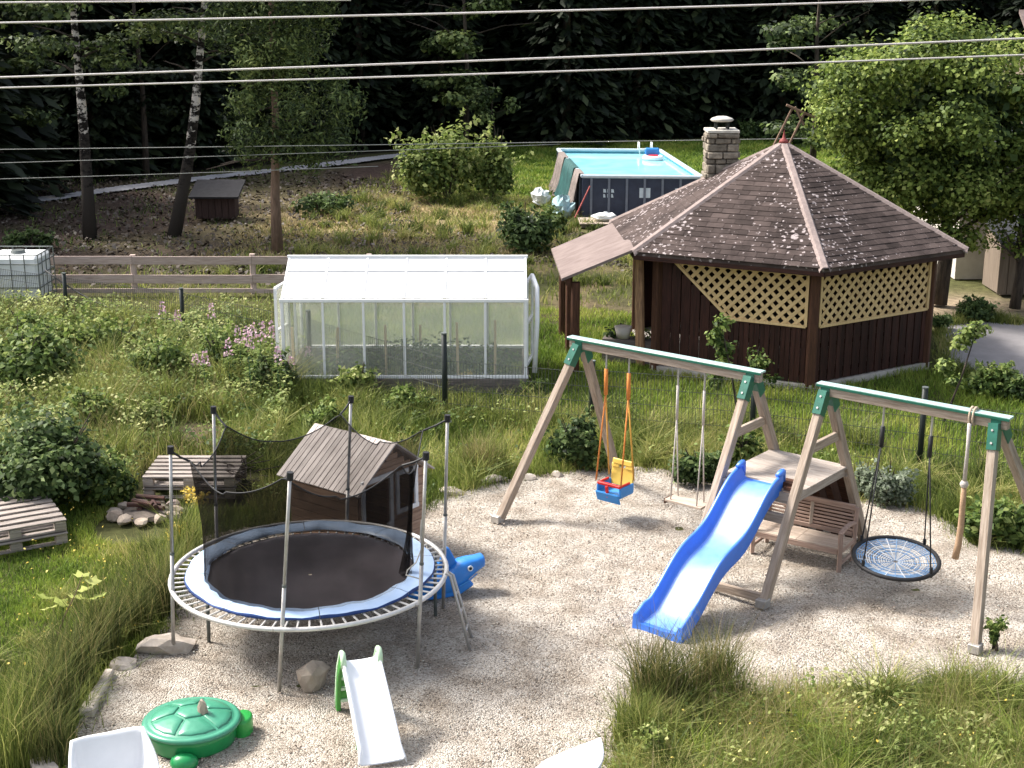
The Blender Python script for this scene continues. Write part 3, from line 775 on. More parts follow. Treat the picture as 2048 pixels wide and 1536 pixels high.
for i in (1, 2, 3):
    a, b, u, n, L = wallframe(i)
    MB().beam(a + u * 0.09 + Vector((0, 0, 1.05)), b - u * 0.09 + Vector((0, 0, 1.05)), 0.04, 1.98).build('back_wall', M['darkwood'], gz)
# log prop and canopy on the left
bpart('log_prop', Vector((2.42, 26.0, 0.0)), Vector((2.33, 25.9, 2.2)), 0.17, 0.17, M['logwood'], gz, c=0.05)
ca = [Vector((2.2, 25.35, 2.27)), Vector((2.2, 28.75, 2.27)), Vector((0.80, 28.6, 1.70)), Vector((0.90, 25.35, 1.73))]
MB().prism(ca, (0, 0, 0.05)).build('canopy_roof', M['canopyroof'], gz)
bpart('canopy_beam', Vector((1.02, 25.4, 1.70)), Vector((0.94, 28.55, 1.66)), 0.08, 0.12, M['postwood'], gz)
for p, w in (((1.16, 25.5, 0), 0.16), ((1.10, 27.0, 0), 0.13), ((1.02, 28.4, 0), 0.13)):
    bpart('canopy_post', p, (p[0], p[1], 1.68), w, w, M['postwood'], gz, c=0.03)
# chimney with single stones
chx, chy = 4.08, 28.05
ch = MB().box((chx, chy, 3.45), (0.50, 0.50, 1.40)).build('chimney', M['mortar'], gz)
zc = 2.78; r_ = 0
while zc < 4.10:
    hh = random.uniform(0.08, 0.20)
    if zc + hh > 4.14: hh = 4.14 - zc
    for side in range(4):
        dx, dy = [(0, -1), (1, 0), (0, 1), (-1, 0)][side]; t = (-dy, dx)
        cuts = [-0.3, random.uniform(-0.14, 0.14), 0.3] if (r_ + side) % 3 else [-0.3, random.uniform(-0.18, -0.08), random.uniform(0.06, 0.16), 0.3]
        for c0, c1 in zip(cuts[:-1], cuts[1:]):
            m_ = (c0 + c1) / 2; pr = random.uniform(0.0, 0.06)
            c = Vector((chx + dx * (0.25 + pr / 2) + t[0] * m_, chy + dy * (0.25 + pr / 2) + t[1] * m_, zc + hh / 2))
            d = (abs(t[0]) * (c1 - c0 - 0.02) + abs(dx) * (0.07 + pr), abs(t[1]) * (c1 - c0 - 0.02) + abs(dy) * (0.07 + pr), hh - 0.018)
            R = Matrix.Rotation(random.uniform(-.06, .06), 3, 'Y') @ Matrix.Rotation(random.uniform(-.06, .06), 3, 'X') @ Matrix.Rotation(random.uniform(-.08, .08), 3, 'Z')
            q = MB().box((0, 0, 0), d, R); w = Matrix.Translation(c); q.v = [w @ v for v in q.v]
            q.build('stone', M['chimstone'], ch, world=w, bevel=.014)
    zc += hh; r_ += 1
MB().box((chx, chy, 4.175), (0.62, 0.62, 0.06)).build('cap_slab', M['capstone'], ch, bevel=0.01)
MB().lathe([(0.0, 0.02), (0.20, 0.02), (0.23, 0.05), (0.20, 0.08), (0.10, 0.115), (0, 0.12)], (chx, chy, 4.33), 20).build('rain_cap', M['capstone'], ch, smooth=True)
mb = MB()
for k in range(4):
    a = PI / 4 + k * PI / 2; mb.tube([(chx + .16 * math.cos(a), chy + .16 * math.sin(a), 4.2), (chx + .16 * math.cos(a), chy + .16 * math.sin(a), 4.37)], 0.02, 6)
mb.build('cap_stay', M['darksteel'], ch)
# planter against the gazebo
pt_ = thing('planter', 'old stone and log planter trough beside the gazebo log prop', 'planter', (2.1, 26.9, 0))
bpart('trough', (1.75, 26.35, 0.24), (2.65, 26.1, 0.24), 0.34, 0.44, M['sleeper'], pt_)
foliage('plants', [((1.95, 26.3, 0.55), (0.22, 0.18, 0.14))], 90, 0.09, M['darkshrub'], pt_)
foliage('plants', [((2.45, 26.15, 0.55), (0.2, 0.16, 0.16))], 80, 0.09, M['shrub'], pt_)
MB().lathe([(0.0, 0), (0.12, 0), (0.17, 0.22), (0.15, 0.22), (0.0, 0.18)], (2.1, 26.2, 0.47), 14).build('flower_pot', M['concrete'], pt_, smooth=True)

# ------------------------------------------------------------------ greenhouse
gh = thing('greenhouse', 'white framed polycarbonate greenhouse on a low timber base', 'greenhouse', (-1.9, 25.1, 0))
gx0, gx1, gy0, gy1, gyr = -3.98, 0.24, 24.1, 26.3, 25.2
zb, ze, zr = 0.30, 1.64, 2.20
for k in range(2):
    for (p, q) in (((gx0 - .05, gy0, 0), (gx1 + .05, gy0, 0)), ((gx0 - .05, gy1, 0), (gx1 + .05, gy1, 0)), ((gx0, gy0 + .06, 0), (gx0, gy1 - .06, 0)), ((gx1, gy0 + .06, 0), (gx1, gy1 - .06, 0))):
        z = 0.055 + k * 0.13
        p, q = Vector(p), Vector(q); mid = p.lerp(q, 0.37 + 0.3 * k)
        d = (q - p).normalized() * 0.006
        bpart('base_timber', p + Vector((0, 0, z)), mid - d + Vector((0, 0, z)), 0.10, 0.122, M['sleeper'], gh)
        bpart('base_timber', mid + d + Vector((0, 0, z)), q + Vector((0, 0, z)), 0.10, 0.122, M['sleeper'], gh)
def gbar(a, b, w=0.045): return bpart('glazing_bar', a, b, w, w, M['alu'], gh, c=0.003)
NB = 6
for k in range(NB + 1):
    x = gx0 + (gx1 - gx0) * k / NB
    for y in (gy0, gy1):
        gbar((x, y, zb), (x, y, ze - 0.03), 0.055 if k in (0, NB) else 0.042)
        bpart('glazing_bar', (x, y + (.02 if y == gy0 else -.02), ze + 0.046), (x, gyr + (-.01 if y == gy0 else .01), zr + 0.002), 0.036, 0.012, M['alu'], gh, c=0.002)
for y in (gy0, gy1):
    bpart('eave_rail', (gx0 - .04, y, ze), (gx1 + .04, y, ze), 0.065, 0.055, M['alu'], gh)
    bpart('sill', (gx0 - .04, y, zb - 0.022), (gx1 + .04, y, zb - 0.022), 0.06, 0.05, M['alu'], gh)
bpart('ridge_rail', (gx0 - .04, gyr, zr + 0.01), (gx1 + .04, gyr, zr + 0.01), 0.06, 0.05, M['alu'], gh)
bpart('roof_rail', (gx0, gy0 + .66 * (gyr - gy0), ze + .66 * (zr - ze) + 0.024), (gx1, gy0 + .66 * (gyr - gy0), ze + .66 * (zr - ze) + 0.024), 0.034, 0.012, M['alu'], gh, up=(0, -.49, .87))
def pane(pts, m):
    n = (Vector(pts[1]) - Vector(pts[0])).cross(Vector(pts[2]) - Vector(pts[0])).normalized() * 0.006
    MB().prism(pts, n).build('pane', m, gh)
for k in range(NB):
    xa = gx0 + (gx1 - gx0) * k / NB + 0.022; xb = gx0 + (gx1 - gx0) * (k + 1) / NB - 0.022
    for y in (gy0, gy1):
        pane([(xa, y, zb + 0.003), (xb, y, zb + 0.003), (xb, y, ze - 0.03), (xa, y, ze - 0.03)], M['polywall'])
        s = 0.02 if y == gy0 else -0.02
        pane([(xa, y + s, ze + 0.035), (xb, y + s, ze + 0.035), (xb, gyr - s * .5, zr - 0.01), (xa, gyr - s * .5, zr - 0.01)], M['polyroof'])
for x in (gx0, gx1):
    for y in (gy0 + 0.75, gy1 - 0.75): gbar((x, y, zb), (x, y, ze + .38), 0.045)
    gbar((x, gy0 + .03, ze), (x, gy1 - .03, ze), 0.04)
    pane([(x, gy0 + .03, zb), (x, gy0 + .72, zb), (x, gy0 + .72, ze - .02), (x, gy0 + .03, ze - .02)], M['polywall'])
    pane([(x, gy1 - .72, zb), (x, gy1 - .03, zb), (x, gy1 - .03, ze - .02), (x, gy1 - .72, ze - .02)], M['polywall'])
    pane([(x, gy0 + .05, ze + .03), (x, gy1 - .05, ze + .03), (x, gyr, zr - .04)], M['polywall'])
# end doors standing open
for x, sx, y0 in ((gx1, 1, gy0 + 0.78), (gx0, -1, gy0 + 0.70)):
    dr = MB()
    a = Vector((x + sx * 0.03, y0, zb)); b = a + Vector((sx * 0.10, -0.55 if sx < 0 else 0.62, 0)); up = Vector((0, 0, 1.52))
    for p, q in ((a, a + up), (b, b + up), (a, b), (a + up, b + up), (a + up * .5, b + up * .5)): dr.beam(p, q, 0.05, 0.05)
    d = dr.build('door', M['alu'], gh)
    n = Vector((sx * .006, 0, 0)); MB().prism([a, b, b + up, a + up], n).build('door_pane', M['polywall'], d)
mb = MB().tube([(gx1 + .12, gy0 + .9, 1.9), (gx1 + .2, gy0 + .6, 1.75), (gx1 + .2, gy0 + .3, 1.2), (gx1 + .16, gy0 + .2, 0.3)], 0.045, 8)
mb.build('downpipe', M['alu'], gh, smooth=True)
# the beds inside
bed = [((-1.6, 25.3, 0.35), (0.9, 0.5, 0.35)), ((-2.9, 25.3, 0.25), (0.7, 0.4, 0.22)), ((-0.5, 25.3, 0.3), (0.6, 0.4, 0.25))]
o = foliage('greenhouse_plants', bed, 1500, 0.10, M['shrub']); tag(o, 'low green vegetable plants growing inside the greenhouse', 'plants', kind='stuff')
for k, (sx_, sy_, top) in enumerate([(585, 655, 0), (770, 650, 0), (840, 650, 0), (915, 645, 0), (990, 640, 0), (672, 655, 0)]):
    yy = [24.7, 25.0, 25.6, 24.8, 24.6, 25.2][k]; p = AT(sx_, sy_, yy)
    o = bpart('plant_stake', (p.x, yy, 0.0), (p.x + random.uniform(-.03, .03), yy, p.z), 0.045, 0.045, M['stakewood'], None)
    tag(o, 'pale wooden plant stake inside the greenhouse, %s from the left' % ['first', 'third', 'fourth', 'fifth', 'sixth and rightmost', 'second'][k], 'stake', 'plant stakes in the greenhouse')

# ------------------------------------------------------------------ pool
pw, pl, ph = 3.6, 7.5, 1.32
po = Vector((2.17, 43.6, 0)); ux = Vector((0.9976, -0.07, 0)).normalized(); uy = Vector((-0.07, 0.9976, 0)).normalized()
pool = thing('swimming_pool', 'rectangular above-ground frame pool with dark blue walls and turquoise water', 'pool', po)
PP = lambda s, t, z: po + ux * s + uy * t + Vector((0, 0, z))
mb = MB()
loop = [(0, 0), (pw, 0), (pw, pl), (0, pl)]
for k in range(4):
    a, b = loop[k], loop[(k + 1) % 4]
    mb.prism([PP(*a, 0), PP(*b, 0), PP(*b, ph - .06), PP(*a, ph - .06)], (PP(*a, 0) - PP(*b, 0)).normalized().cross(Vector((0, 0, 1))) * -0.02)
mb.build('liner_wall', M['poolwall'], pool)
MB().prism([PP(.02, .02, 1.19), PP(pw - .02, .02, 1.19), PP(pw - .02, pl - .02, 1.19), PP(.02, pl - .02, 1.19)], (0, 0, 0.01)).build('water', M['water'], pool)
mb = MB()
for k in range(4):
    a, b = loop[k], loop[(k + 1) % 4]
    mb.prism([PP(a[0] * .98 + .03, a[1] * .99 + .03, 1.1), PP(b[0] * .98 + .03, b[1] * .99 + .03, 1.1), PP(b[0] * .98 + .03, b[1] * .99 + .03, ph - .05), PP(a[0] * .98 + .03, a[1] * .99 + .03, ph - .05)], (0, 0, 0.001))
mb.build('inner_liner', M['poolinner'], pool)
for k in range(4):
    a, b = loop[k], loop[(k + 1) % 4]
    bpart('rim', PP(*a, ph), PP(*b, ph), 0.13, 0.10, M['poolrim'], pool, c=0.03)
for s in np.linspace(0.25, pw - 0.1, 7):
    bpart('leg', PP(s, -0.05, 0), PP(s, -0.04, ph - .06), 0.07, 0.05, M['poolframe'], pool)
for t in np.linspace(0.4, pl - .3, 10):
    for s, q in ((-.05, 0), (pw + .05, 0)):
        bpart('leg', PP(s, t, 0), PP(s, t, ph - .06), 0.05, 0.07, M['poolframe'], pool)
# printed panels on the wall
for s0, s1, z0, z1, m_ in ((0.62, 0.98, 0.66, 0.96, 'capstone'), (1.72, 2.05, 0.68, 0.98, 'poolframe'), (2.8, 3.1, 0.68, 0.98, 'poolframe')):
    if m_ == 'poolframe':
        MB().prism([PP(s0, -.026, z0), PP(s1, -.026, z0), PP(s1, -.026, z1), PP(s0, -.026, z1)], -uy * 0.004).build('printed_panel', M['poolrim'], pool)
    else:
        mb = MB()
        for r in range(2):
            for c in range(3):
                a, b = s0 + c * .12, s0 + c * .12 + (.09 if (r + c) % 2 else .07)
                z = z0 + .02 + r * .15
                mb.prism([PP(a, -.026, z), PP(b, -.026, z), PP(b - .02, -.026, z + .10), PP(a, -.026, z + .11)], -uy * 0.004)
        mb.build('printed_mark', M['poolrim'], pool)
# things round the pool
for k, (t0, t1, m_, nm, lb) in enumerate([(0.15, 1.3, 'sleeper', 'draped_cover', 'faded brown cover draped over the near left corner of the pool'), (1.6, 4.2, 'teal', 'draped_cover', 'dark teal cover hanging over the left side of the pool'), (4.5, 6.2, 'sleeper', 'draped_cover', 'brown cover hanging over the far left side of the pool')]):
    n = 22; rows = []
    for i in range(n + 1):
        t = t0 + (t1 - t0) * i / n; w = 0.05 * math.sin(i * 1.7) + 0.04 * math.sin(i * 3.1)
        rows.append([PP(0.06, t, ph + .065), PP(-.10, t, ph + .07), PP(-.17 + w * .5, t, ph - .25), PP(-.26 + w, t, ph - .75), PP(-.38 + w * 1.6, t, 0.12 + .1 * math.sin(i * 0.9))])
    a = MB().grid(rows); a.grid([[p + Vector((-.012, 0, -.012)) for p in r] for r in rows][::-1])
    tag(a.build(nm, M[m_], None, smooth=True), lb, 'cover')
o = bpart('red_pole', AT(1150, 435, 43.0), AT(1180, 372, 43.35), 0.035, 0.035, M['finial_red'], None); tag(o, 'red pole leaning against the near left corner of the pool', 'pole')
dk = thing('pool_deck', 'low pale wooden step deck in front of the pool', 'deck', (2.3, 42.2, 0))
d0, d1 = G(1148, 452), G(1300, 452)
for k in range(6):
    y = 42.0 + k * 0.2
    bpart('deck_board', (2.0, y, 0.12), (5.2, y - .1, 0.12), 0.19, 0.04, M['benchseat'], dk)
mb = MB(); mb.box((3.6, 42.45, 0.05), (3.1, 1.0, 0.09)); mb.build('frame', M['sleeper'], dk)
def rag(name, lb, cat, c, r, m_, seed):
    rr = random.Random(seed); mb = MB(); n = 10; rows = []
    for i in range(n + 1):
        a = PI * i / n
        rows.append([Vector(c) + Vector((r[0] * math.cos(b) * math.sin(a), r[1] * math.sin(b) * math.sin(a), r[2] * (1 - math.cos(a)) / 1)) * (1 + rr.uniform(-.22, .22)) for b in np.linspace(0, 2 * PI, 13)[:-1]])
    for q in rows: q.append(q[0])
    mb.grid(rows)
    return tag(mb.build(name, M[m_], None), lb, cat)
rag('towel', 'crumpled white towel lying on the pool step deck', 'towel', (2.75, 42.4, 0.14), (0.35, 0.25, 0.12), 'tank', 3)
rag('towel', 'crumpled dark towel lying on the pool step deck', 'towel', (3.35, 42.35, 0.14), (0.4, 0.2, 0.05), 'poolframe', 4)
rag('tarpaulin', 'pale blue-green tarpaulin heaped left of the pool', 'tarpaulin', (1.55, 43.6, 0.0), (0.35, 0.5, 0.32), 'tarp', 5)
rag('tarpaulin', 'small white plastic bundle beside the far left pool side', 'bundle', (0.95, 46.5, 0.0), (0.3, 0.4, 0.26), 'tank', 6)
rag('tarpaulin', 'white plastic sheet lying on grass left of the pool', 'plastic sheet', (0.85, 43.3, 0.0), (0.4, 0.3, 0.07), 'tank', 8)
ft = thing('pool_float', 'white and red inflatable float on the pool water', 'pool float', PP(3.05, 5.6, 1.2))
mb = MB(); mb.tube([PP(3.05 + .28 * math.cos(a), 5.6 + .34 * math.sin(a), 1.27) for a in np.linspace(0, 2 * PI, 17)[:-1]], 0.09, 8, close=True); mb.build('ring', M['tank'], ft, smooth=True)
MB().box(PP(3.05, 5.55, 1.32), (0.34, 0.3, 0.1)).build('seat', M['red_plastic'], ft, bevel=0.03)
MB().box(PP(3.05, 5.85, 1.46), (0.5, 0.14, 0.24)).build('backrest', M['swing_blue'], ft, bevel=0.04)
ld = thing('pool_ladder', 'white pool ladder standing over the far end of the pool', 'ladder', PP(3.1, pl, 0))
for s in (2.85, 3.3):
    mb = MB(); mb.tube([PP(s, pl + .5, 0), PP(s, pl + .1, 1.6), PP(s, pl - .1, 1.6), PP(s, pl - .25, 1.2)], 0.025, 6); mb.build('rail', M['tank'], ld, smooth=True)
for z in (0.3, 0.65, 1.0, 1.35):
    bpart('rung', PP(2.85, pl + .5 - z * .25, z), PP(3.3, pl + .5 - z * .25, z), 0.06, 0.03, M['tank'], ld)

# ------------------------------------------------------------------ timber rail fence
rf = thing('rail_fence', 'low weathered timber rail fence behind the weed bank', 'fence', (-7, 32.5, 0))
FY = 32.5
fposts = [(-4.6, 34), (-6.0, 0), (-8.76, 0), (-11.5, 0)]
for x in (-11.5, -8.76, -6.0, -3.3):
    bpart('post', (x, FY, 0), (x, FY, 0.92 + random.uniform(-.02, .03)), 0.12, 0.12, M['fencewood'], rf, c=0.015)
for xa, xb in ((-11.5, -8.76), (-8.76, -6.0), (-6.0, -3.3)):
    for z, hh in ((0.80, 0.19), (0.36, 0.20), (0.08, 0.10)):
        bpart('rail', (xa + .004, FY - .08, z + random.uniform(-.01, .01)), (xb - .004, FY - .08, z + random.uniform(-.01, .01)), 0.035, hh, M['fencewood'], rf)

# ------------------------------------------------------------------ wire fence
wf = thing('wire_fence', 'dark green wire mesh garden fence with round steel posts', 'fence', (-3.72, 25.42, 0))
fp = [G(135, 637), G(368, 672), G(621, 745), G(890, 835), G(1183, 862), G(1503, 888), G(1838, 935)]
fp = [fp[0] + (fp[0] - fp[1]) * 1.2] + fp + [fp[-1] + (fp[-1] - fp[-2])]
hs = [1.0, 0.98, 0.98, 1.16, 1.42, 1.15, 1.15, 1.22, 1.2]
for p, h in zip(fp, hs):
    mb = MB().tube([p, p + Vector((0, 0, h))], 0.045, 8); mb.build('post', M['darksteel'], wf, smooth=True)
    MB().tube([p + Vector((0, 0, h)), p + Vector((0, 0, h + .02))], 0.05, 8).build('post_cap', M['cage'], wf)
for k in range(len(fp) - 1):
    a, b = fp[k], fp[k + 1]; L = (b - a).length; ha, hb = min(hs[k], 1.1) - .08, min(hs[k + 1], 1.1) - .08
    if k == 4: ha = hb = 0.98
    mb = MB(); n = int(L / 0.055)
    for i in range(n + 1):
        t = i / n; p = a.lerp(b, t); h = ha + (hb - ha) * t
        mb.tube([p + Vector((0, 0, .03)), p + Vector((0, 0, h))], 0.0042, 3, cap=False)
    for q in (0.04, 0.25, 0.5, 0.75, 0.99):
        mb.tube([a + Vector((0, 0, ha * q)), b + Vector((0, 0, hb * q))], 0.0045, 3, cap=False)
    mb.build('wire_mesh', M['wire'], wf, kind='stuff')
# slack strands sagging on the weedy side
mb = MB()
for p, q, sag in ((AT(90, 540, 30.2), G(250, 628, .3), .1), (G(250, 628, .3), G(365, 640, .35), .02)):
    mb.tube([p.lerp(q, t) - Vector((0, 0, sag * 4 * t * (1 - t))) for t in np.linspace(0, 1, 10)], 0.018, 5)
o = mb.build('black_hose', M['black'], None, smooth=True); tag(o, 'black hose sagging from the water tank over the wire fence', 'hose')

# ------------------------------------------------------------------ water tank in a cage
tk = thing('water_tank', 'white cube water tank in a grey steel cage', 'water tank', (-11.1, 31.6, 0))
MB().box((-11.1, 31.65, 0.62), (1.14, 0.98, 0.98)).build('tank_body', M['tank'], tk, bevel=0.06)
MB().lathe([(0, .04), (.14, .04), (.16, 0), (.16, -.03)], (-11.1, 31.65, 1.14), 16).build('filler_cap', M['cage'], tk)
tx0, tx1, ty0, ty1 = -11.71, -10.49, 31.1, 32.2
for x in np.linspace(tx0, tx1, 5):
    for y in (ty0, ty1): MB().tube([(x, y, .1), (x, y, 1.16)], 0.013, 5).build('cage_bar', M['cage'], tk)
for y in np.linspace(ty0, ty1, 5)[1:-1]:
    for x in (tx0, tx1): MB().tube([(x, y, .1), (x, y, 1.16)], 0.013, 5).build('cage_bar', M['cage'], tk)
for z in (0.14, 0.42, 0.70, 0.95, 1.16):
    MB().tube([(tx0, ty0, z), (tx1, ty0, z), (tx1, ty1, z), (tx0, ty1, z)], 0.014, 5, close=True).build('cage_hoop', M['cage'], tk)
for y in (31.2, 31.65, 32.1): bpart('pallet_runner', (tx0, y, .06), (tx1, y, .06), 0.1, 0.12, M['sleeper'], tk)

# ------------------------------------------------------------------ small hutch under the birch
hc = thing('garden_hutch', 'small brown wooden hutch with a flat dark felt roof beneath the leaning birch', 'hutch', (-9.1, 43.8, 0))
MB().box((-9.1, 44.0, 0.34), (1.12, 0.8, 0.66)).build('body', M['hutchwall'], hc)
for k in range(6):
    bpart('board', (-9.64 + k * .205 + .02, 43.58, .05), (-9.64 + k * .205 + .02, 43.58, .66), 0.19, 0.02, M['hutchwall'], hc, up=(0, 1, 0))
rpts = [(-9.86, 43.35, .66), (-8.34, 43.35, .66), (-8.34, 44.7, 1.02), (-9.86, 44.7, 1.02)]
MB().prism(rpts, (0, -.02, .06)).build('roof', M['hutroof'], hc)
for x in (-9.6, -8.6): bpart('leg', (x, 44.4, 0), (x, 44.4, .9), .08, .08, M['hutchwall'], hc)

# ------------------------------------------------------------------ wooden pole frame behind the gazebo
pf = thing('pole_frame', 'bare brown pole frame rising behind the gazebo roof', 'pole frame', (5.9, 30.9, 0))
A0, A1 = AT(1573, 210, 30.9), AT(1640, 240, 30.9)
bpart('top_pole', A0, A1, 0.055, 0.055, M['brownbark'], pf, c=.012)
for tpx, bpx, dz in (((1585, 216), (1552, 282), 0), ((1608, 228), (1580, 285), 0), ((1590, 214), (1608, 250), .3)):
    a = AT(*tpx, 30.9); b = AT(*bpx, 30.9); d = (b - a); b2 = a + d * (a.z / -d.z) if dz == 0 else b
    bpart('pole', a, b2, 0.045, 0.045, M['brownbark'], pf, c=.01)

# ------------------------------------------------------------------ house and shed at the right edge
hs_ = thing('white_house', 'white rendered house wall glimpsed between the gazebo and the round tree', 'house', (12.0, 35, 0))
MB().box((12.3, 36.2, 1.15), (3.0, 4.0, 2.3)).build('wall', M['whitewall'], hs_)
MB().prism([(10.6, 34.0, 2.3), (14.0, 34.0, 2.3), (14.0, 36.2, 3.4), (10.6, 36.2, 3.4)], (0, 0, .1)).build('roof', M['darkroof'], hs_)
MB().prism([(10.6, 38.4, 2.3), (14.0, 38.4, 2.3), (14.0, 36.2, 3.4), (10.6, 36.2, 3.4)], (0, 0, .1)).build('roof', M['darkroof'], hs_)
sh = thing('shed', 'beige board shed with a dark overhanging roof at the right edge', 'shed', (11.9, 32.6, 0))
MB().box((12.15, 33.0, 0.65), (1.7, 1.3, 1.3)).build('wall', M['beigewall'], sh)
for k in range(8):
    bpart('board', (11.32 + k * .23, 32.335, .02), (11.32 + k * .23, 32.335, 1.28), .21, .02, M['beigewall'], sh, up=(0, 1, 0))
MB().prism([(11.1, 32.0, 1.22), (13.4, 32.0, 1.22), (13.4, 33.9, 1.72), (11.1, 33.9, 1.72)], (0, 0, .07)).build('roof', M['darkroof'], sh)
rh = thing('far_house', 'brown roofed house end peeping past the round tree at the right edge', 'house', (20, 50, 0))
MB().box((20.2, 52, 2.2), (4, 4, 4.4)).build('wall', M['beigewall'], rh)
MB().prism([(17.9, 49.8, 4.4), (22.5, 49.8, 4.4), (22.5, 52, 6.0), (17.9, 52, 6.0)], (0, 0, .12)).build('roof', M['canopyroof'], rh)

# ------------------------------------------------------------------ overhead cables
def cable(p, q, r, m_, lb, sag=0.06, grp=None):
    d = (q - p) * 0.35
    a, b = p - d, q + d
    pts = [a.lerp(b, t) - Vector((0, 0, sag * (4 * t * (1 - t) - 0.7))) for t in np.linspace(0, 1, 25)]
    o = MB().tube(pts, r, 5).build('overhead_cable', M[m_], None, smooth=True)
    return tag(o, lb, 'cable', grp)
cable(AT(0, 5, 26), AT(520, 1, 26), .017, 'cable', 'topmost white overhead cable leaving the frame at the top', 0.0, 'white overhead cables')
cable(AT(0, 46, 26), AT(1760, 3, 26), .019, 'cable', 'second white overhead cable from the top', 0.08, 'white overhead cables')
cable(AT(0, 155, 26), AT(2048, 77, 26), .019, 'cable', 'upper one of the close pair of white overhead cables', 0.08, 'white overhead cables')
cable(AT(0, 176, 26), AT(2048, 110, 26), .017, 'cable', 'lower one of the close pair of white overhead cables', 0.08, 'white overhead cables')
cable(AT(0, 299, 36), AT(1550, 278, 36), .011, 'cable_faint', 'thin grey wire passing just above the hutch and greenhouse, highest of three', 0.03, 'thin grey wires before the birches')
cable(AT(0, 326, 36), AT(830, 299, 36), .009, 'cable_faint', 'middle one of the thin grey wires before the birch trunks', 0.02, 'thin grey wires before the birches')
cable(AT(0, 358, 36), AT(560, 340, 36), .009, 'cable_faint', 'lowest thin grey wire before the birch trunks', 0.02, 'thin grey wires before the birches')
# ================================================================== PLAY AREA
# ------------------------------------------------------------------ playground frame
B0 = Vector((3.69, 16.06, 0)); DV = Vector((.777, -.63, 0)).normalized(); PV = Vector((.63, .777, 0)).normalized()
def SW_(s, q, z): return B0 + DV * s + PV * q + Vector((0, 0, z))
ps = thing('swing_frame', 'long wooden swing frame of A-legs and green-capped beams with a middle platform', 'swing frame', B0)
ZB = 2.3
sL, sM1, sM2, sR = -3.58, -1.0, 0.0, 2.03
for s0, s1 in ((sL - .15, sM1 + .12), (sM2 - .08, sR + .12)):
    bpart('beam', SW_(s0, 0, ZB), SW_(s1, 0, ZB), .09, .12, M['beam'], ps, c=.006)
    bpart('beam_cover', SW_(s0 - .03, 0, ZB + .075), SW_(s1 + .03, 0, ZB + .075), .125, .022, M['cap'], ps)
    bpart('cover_lip', SW_(s0 - .03, -.066, ZB + .062), SW_(s1 + .03, -.066, ZB + .062), .008, .03, M['bracket'], ps)
legs_ = {}
for nm, s, fb in (('L', sL, G(995, 1043)), ('M1', sM1, None), ('M2', sM2, G(1525, 1213)), ('R', sR, G(1950, 1303))):
    top = SW_(s, 0, ZB - .02)
    f = fb if fb else SW_(s, -1.33, 0)
    b = SW_(s, 1.33, 0)
    if nm == 'R': b = G(2118, 1150)
    if nm == 'L': b = G(1236, 952)
    legs_[nm] = (top, f, b)
    for e, q in ((f, -1), (b, 1)):
        t2 = top + PV * q * .065
        bpart('leg', e - Vector((0, 0, .03)), t2 - Vector((0, 0, .02)), .115, .095, M['beam'], ps, up=DV, c=.006)
        d = (e - t2).normalized()
        bpart('bracket', t2 + d * -.02, t2 + d * .27, .135, .112, M['bracket'], ps, up=DV)
        nrm_ = (PV * q - d * (PV * q).dot(d)).normalized()
        for u_ in (.06, .2):
            c_ = t2 + d * u_ + nrm_ * .066
            MB().tube([c_, c_ + nrm_ * .012], .013, 8).build('bolt', M['galv'], ps)
    MB().box(f + Vector((0, 0, .045)), (.13, .13, .10), Matrix.Rotation(-.68, 3, 'Z')).build('foot_anchor', M['galv'], ps, bevel=.006)
    bpart('bracket', SW_(s - .055, 0, ZB - .015), SW_(s + .055, 0, ZB - .015), .115, .16, M['bracket'], ps)
def onleg(nm, which, z):
    top, f, b = legs_[nm]; e = f if which == 'f' else b
    return e.lerp(top, z / top.z)
for nm, off in (('M1', 1), ('M2', -1)):
    a, b = onleg(nm, 'f', 1.66), onleg(nm, 'b', 1.66); d = (b - a).normalized()
    bpart('crossbar', a + DV * off * .0 - d * .04, b - d * -.04, .05, .11, M['beam'], ps)
bpart('ground_beam', onleg('M1', 'f', .08) + DV * .05, onleg('M2', 'f', .08) - DV * .05, .06, .10, M['beam'], ps)
# platform
PZ = 1.2
for q in np.linspace(-.56, .56, 9):
    bpart('platform_board', SW_(sM1 - .02, q, PZ), SW_(sM2 + .04, q, PZ), .135, .028, M['greywood'], ps)
for s in (sM1 + .09, sM2 - .03):
    bpart('joist', SW_(s, -.64, PZ - .075), SW_(s, .64, PZ - .075), .05, .12, M['greywood'], ps)
for q in (-.655, .655):
    bpart('edge_beam', SW_(sM1 + .03, q, PZ - .08), SW_(sM2 + .02, q, PZ - .08), .045, .13, M['greywood'], ps)
bpart('edge_beam', SW_(sM1 + .03, -.72, PZ - .32), SW_(sM2 + .02, -.72, PZ - .32), .045, .12, M['greywood'], ps)
# climbing wall on the back legs
for k in range(8):
    z0 = .06 + k * .14
    a0, b0 = onleg('M1', 'b', z0), onleg('M2', 'b', z0); a1 = onleg('M1', 'b', z0 + .13)
    up = (a1 - a0)
    m_ = (up * .5)
    bpart('climbing_board', a0 + m_ + PV * .065 - DV * .03, b0 + m_ + PV * .065 + DV * .03, .022, .158, M['postwood'], ps, up=up)
for s in (-.83, -.62, -.4, -.2):
    a, b = SW_(s, .62, PZ - .1), SW_(s + .04, 1.22, .02)
    bpart('back_slat', a, b, .10, .02, M['hutchwall'], ps, up=PV)
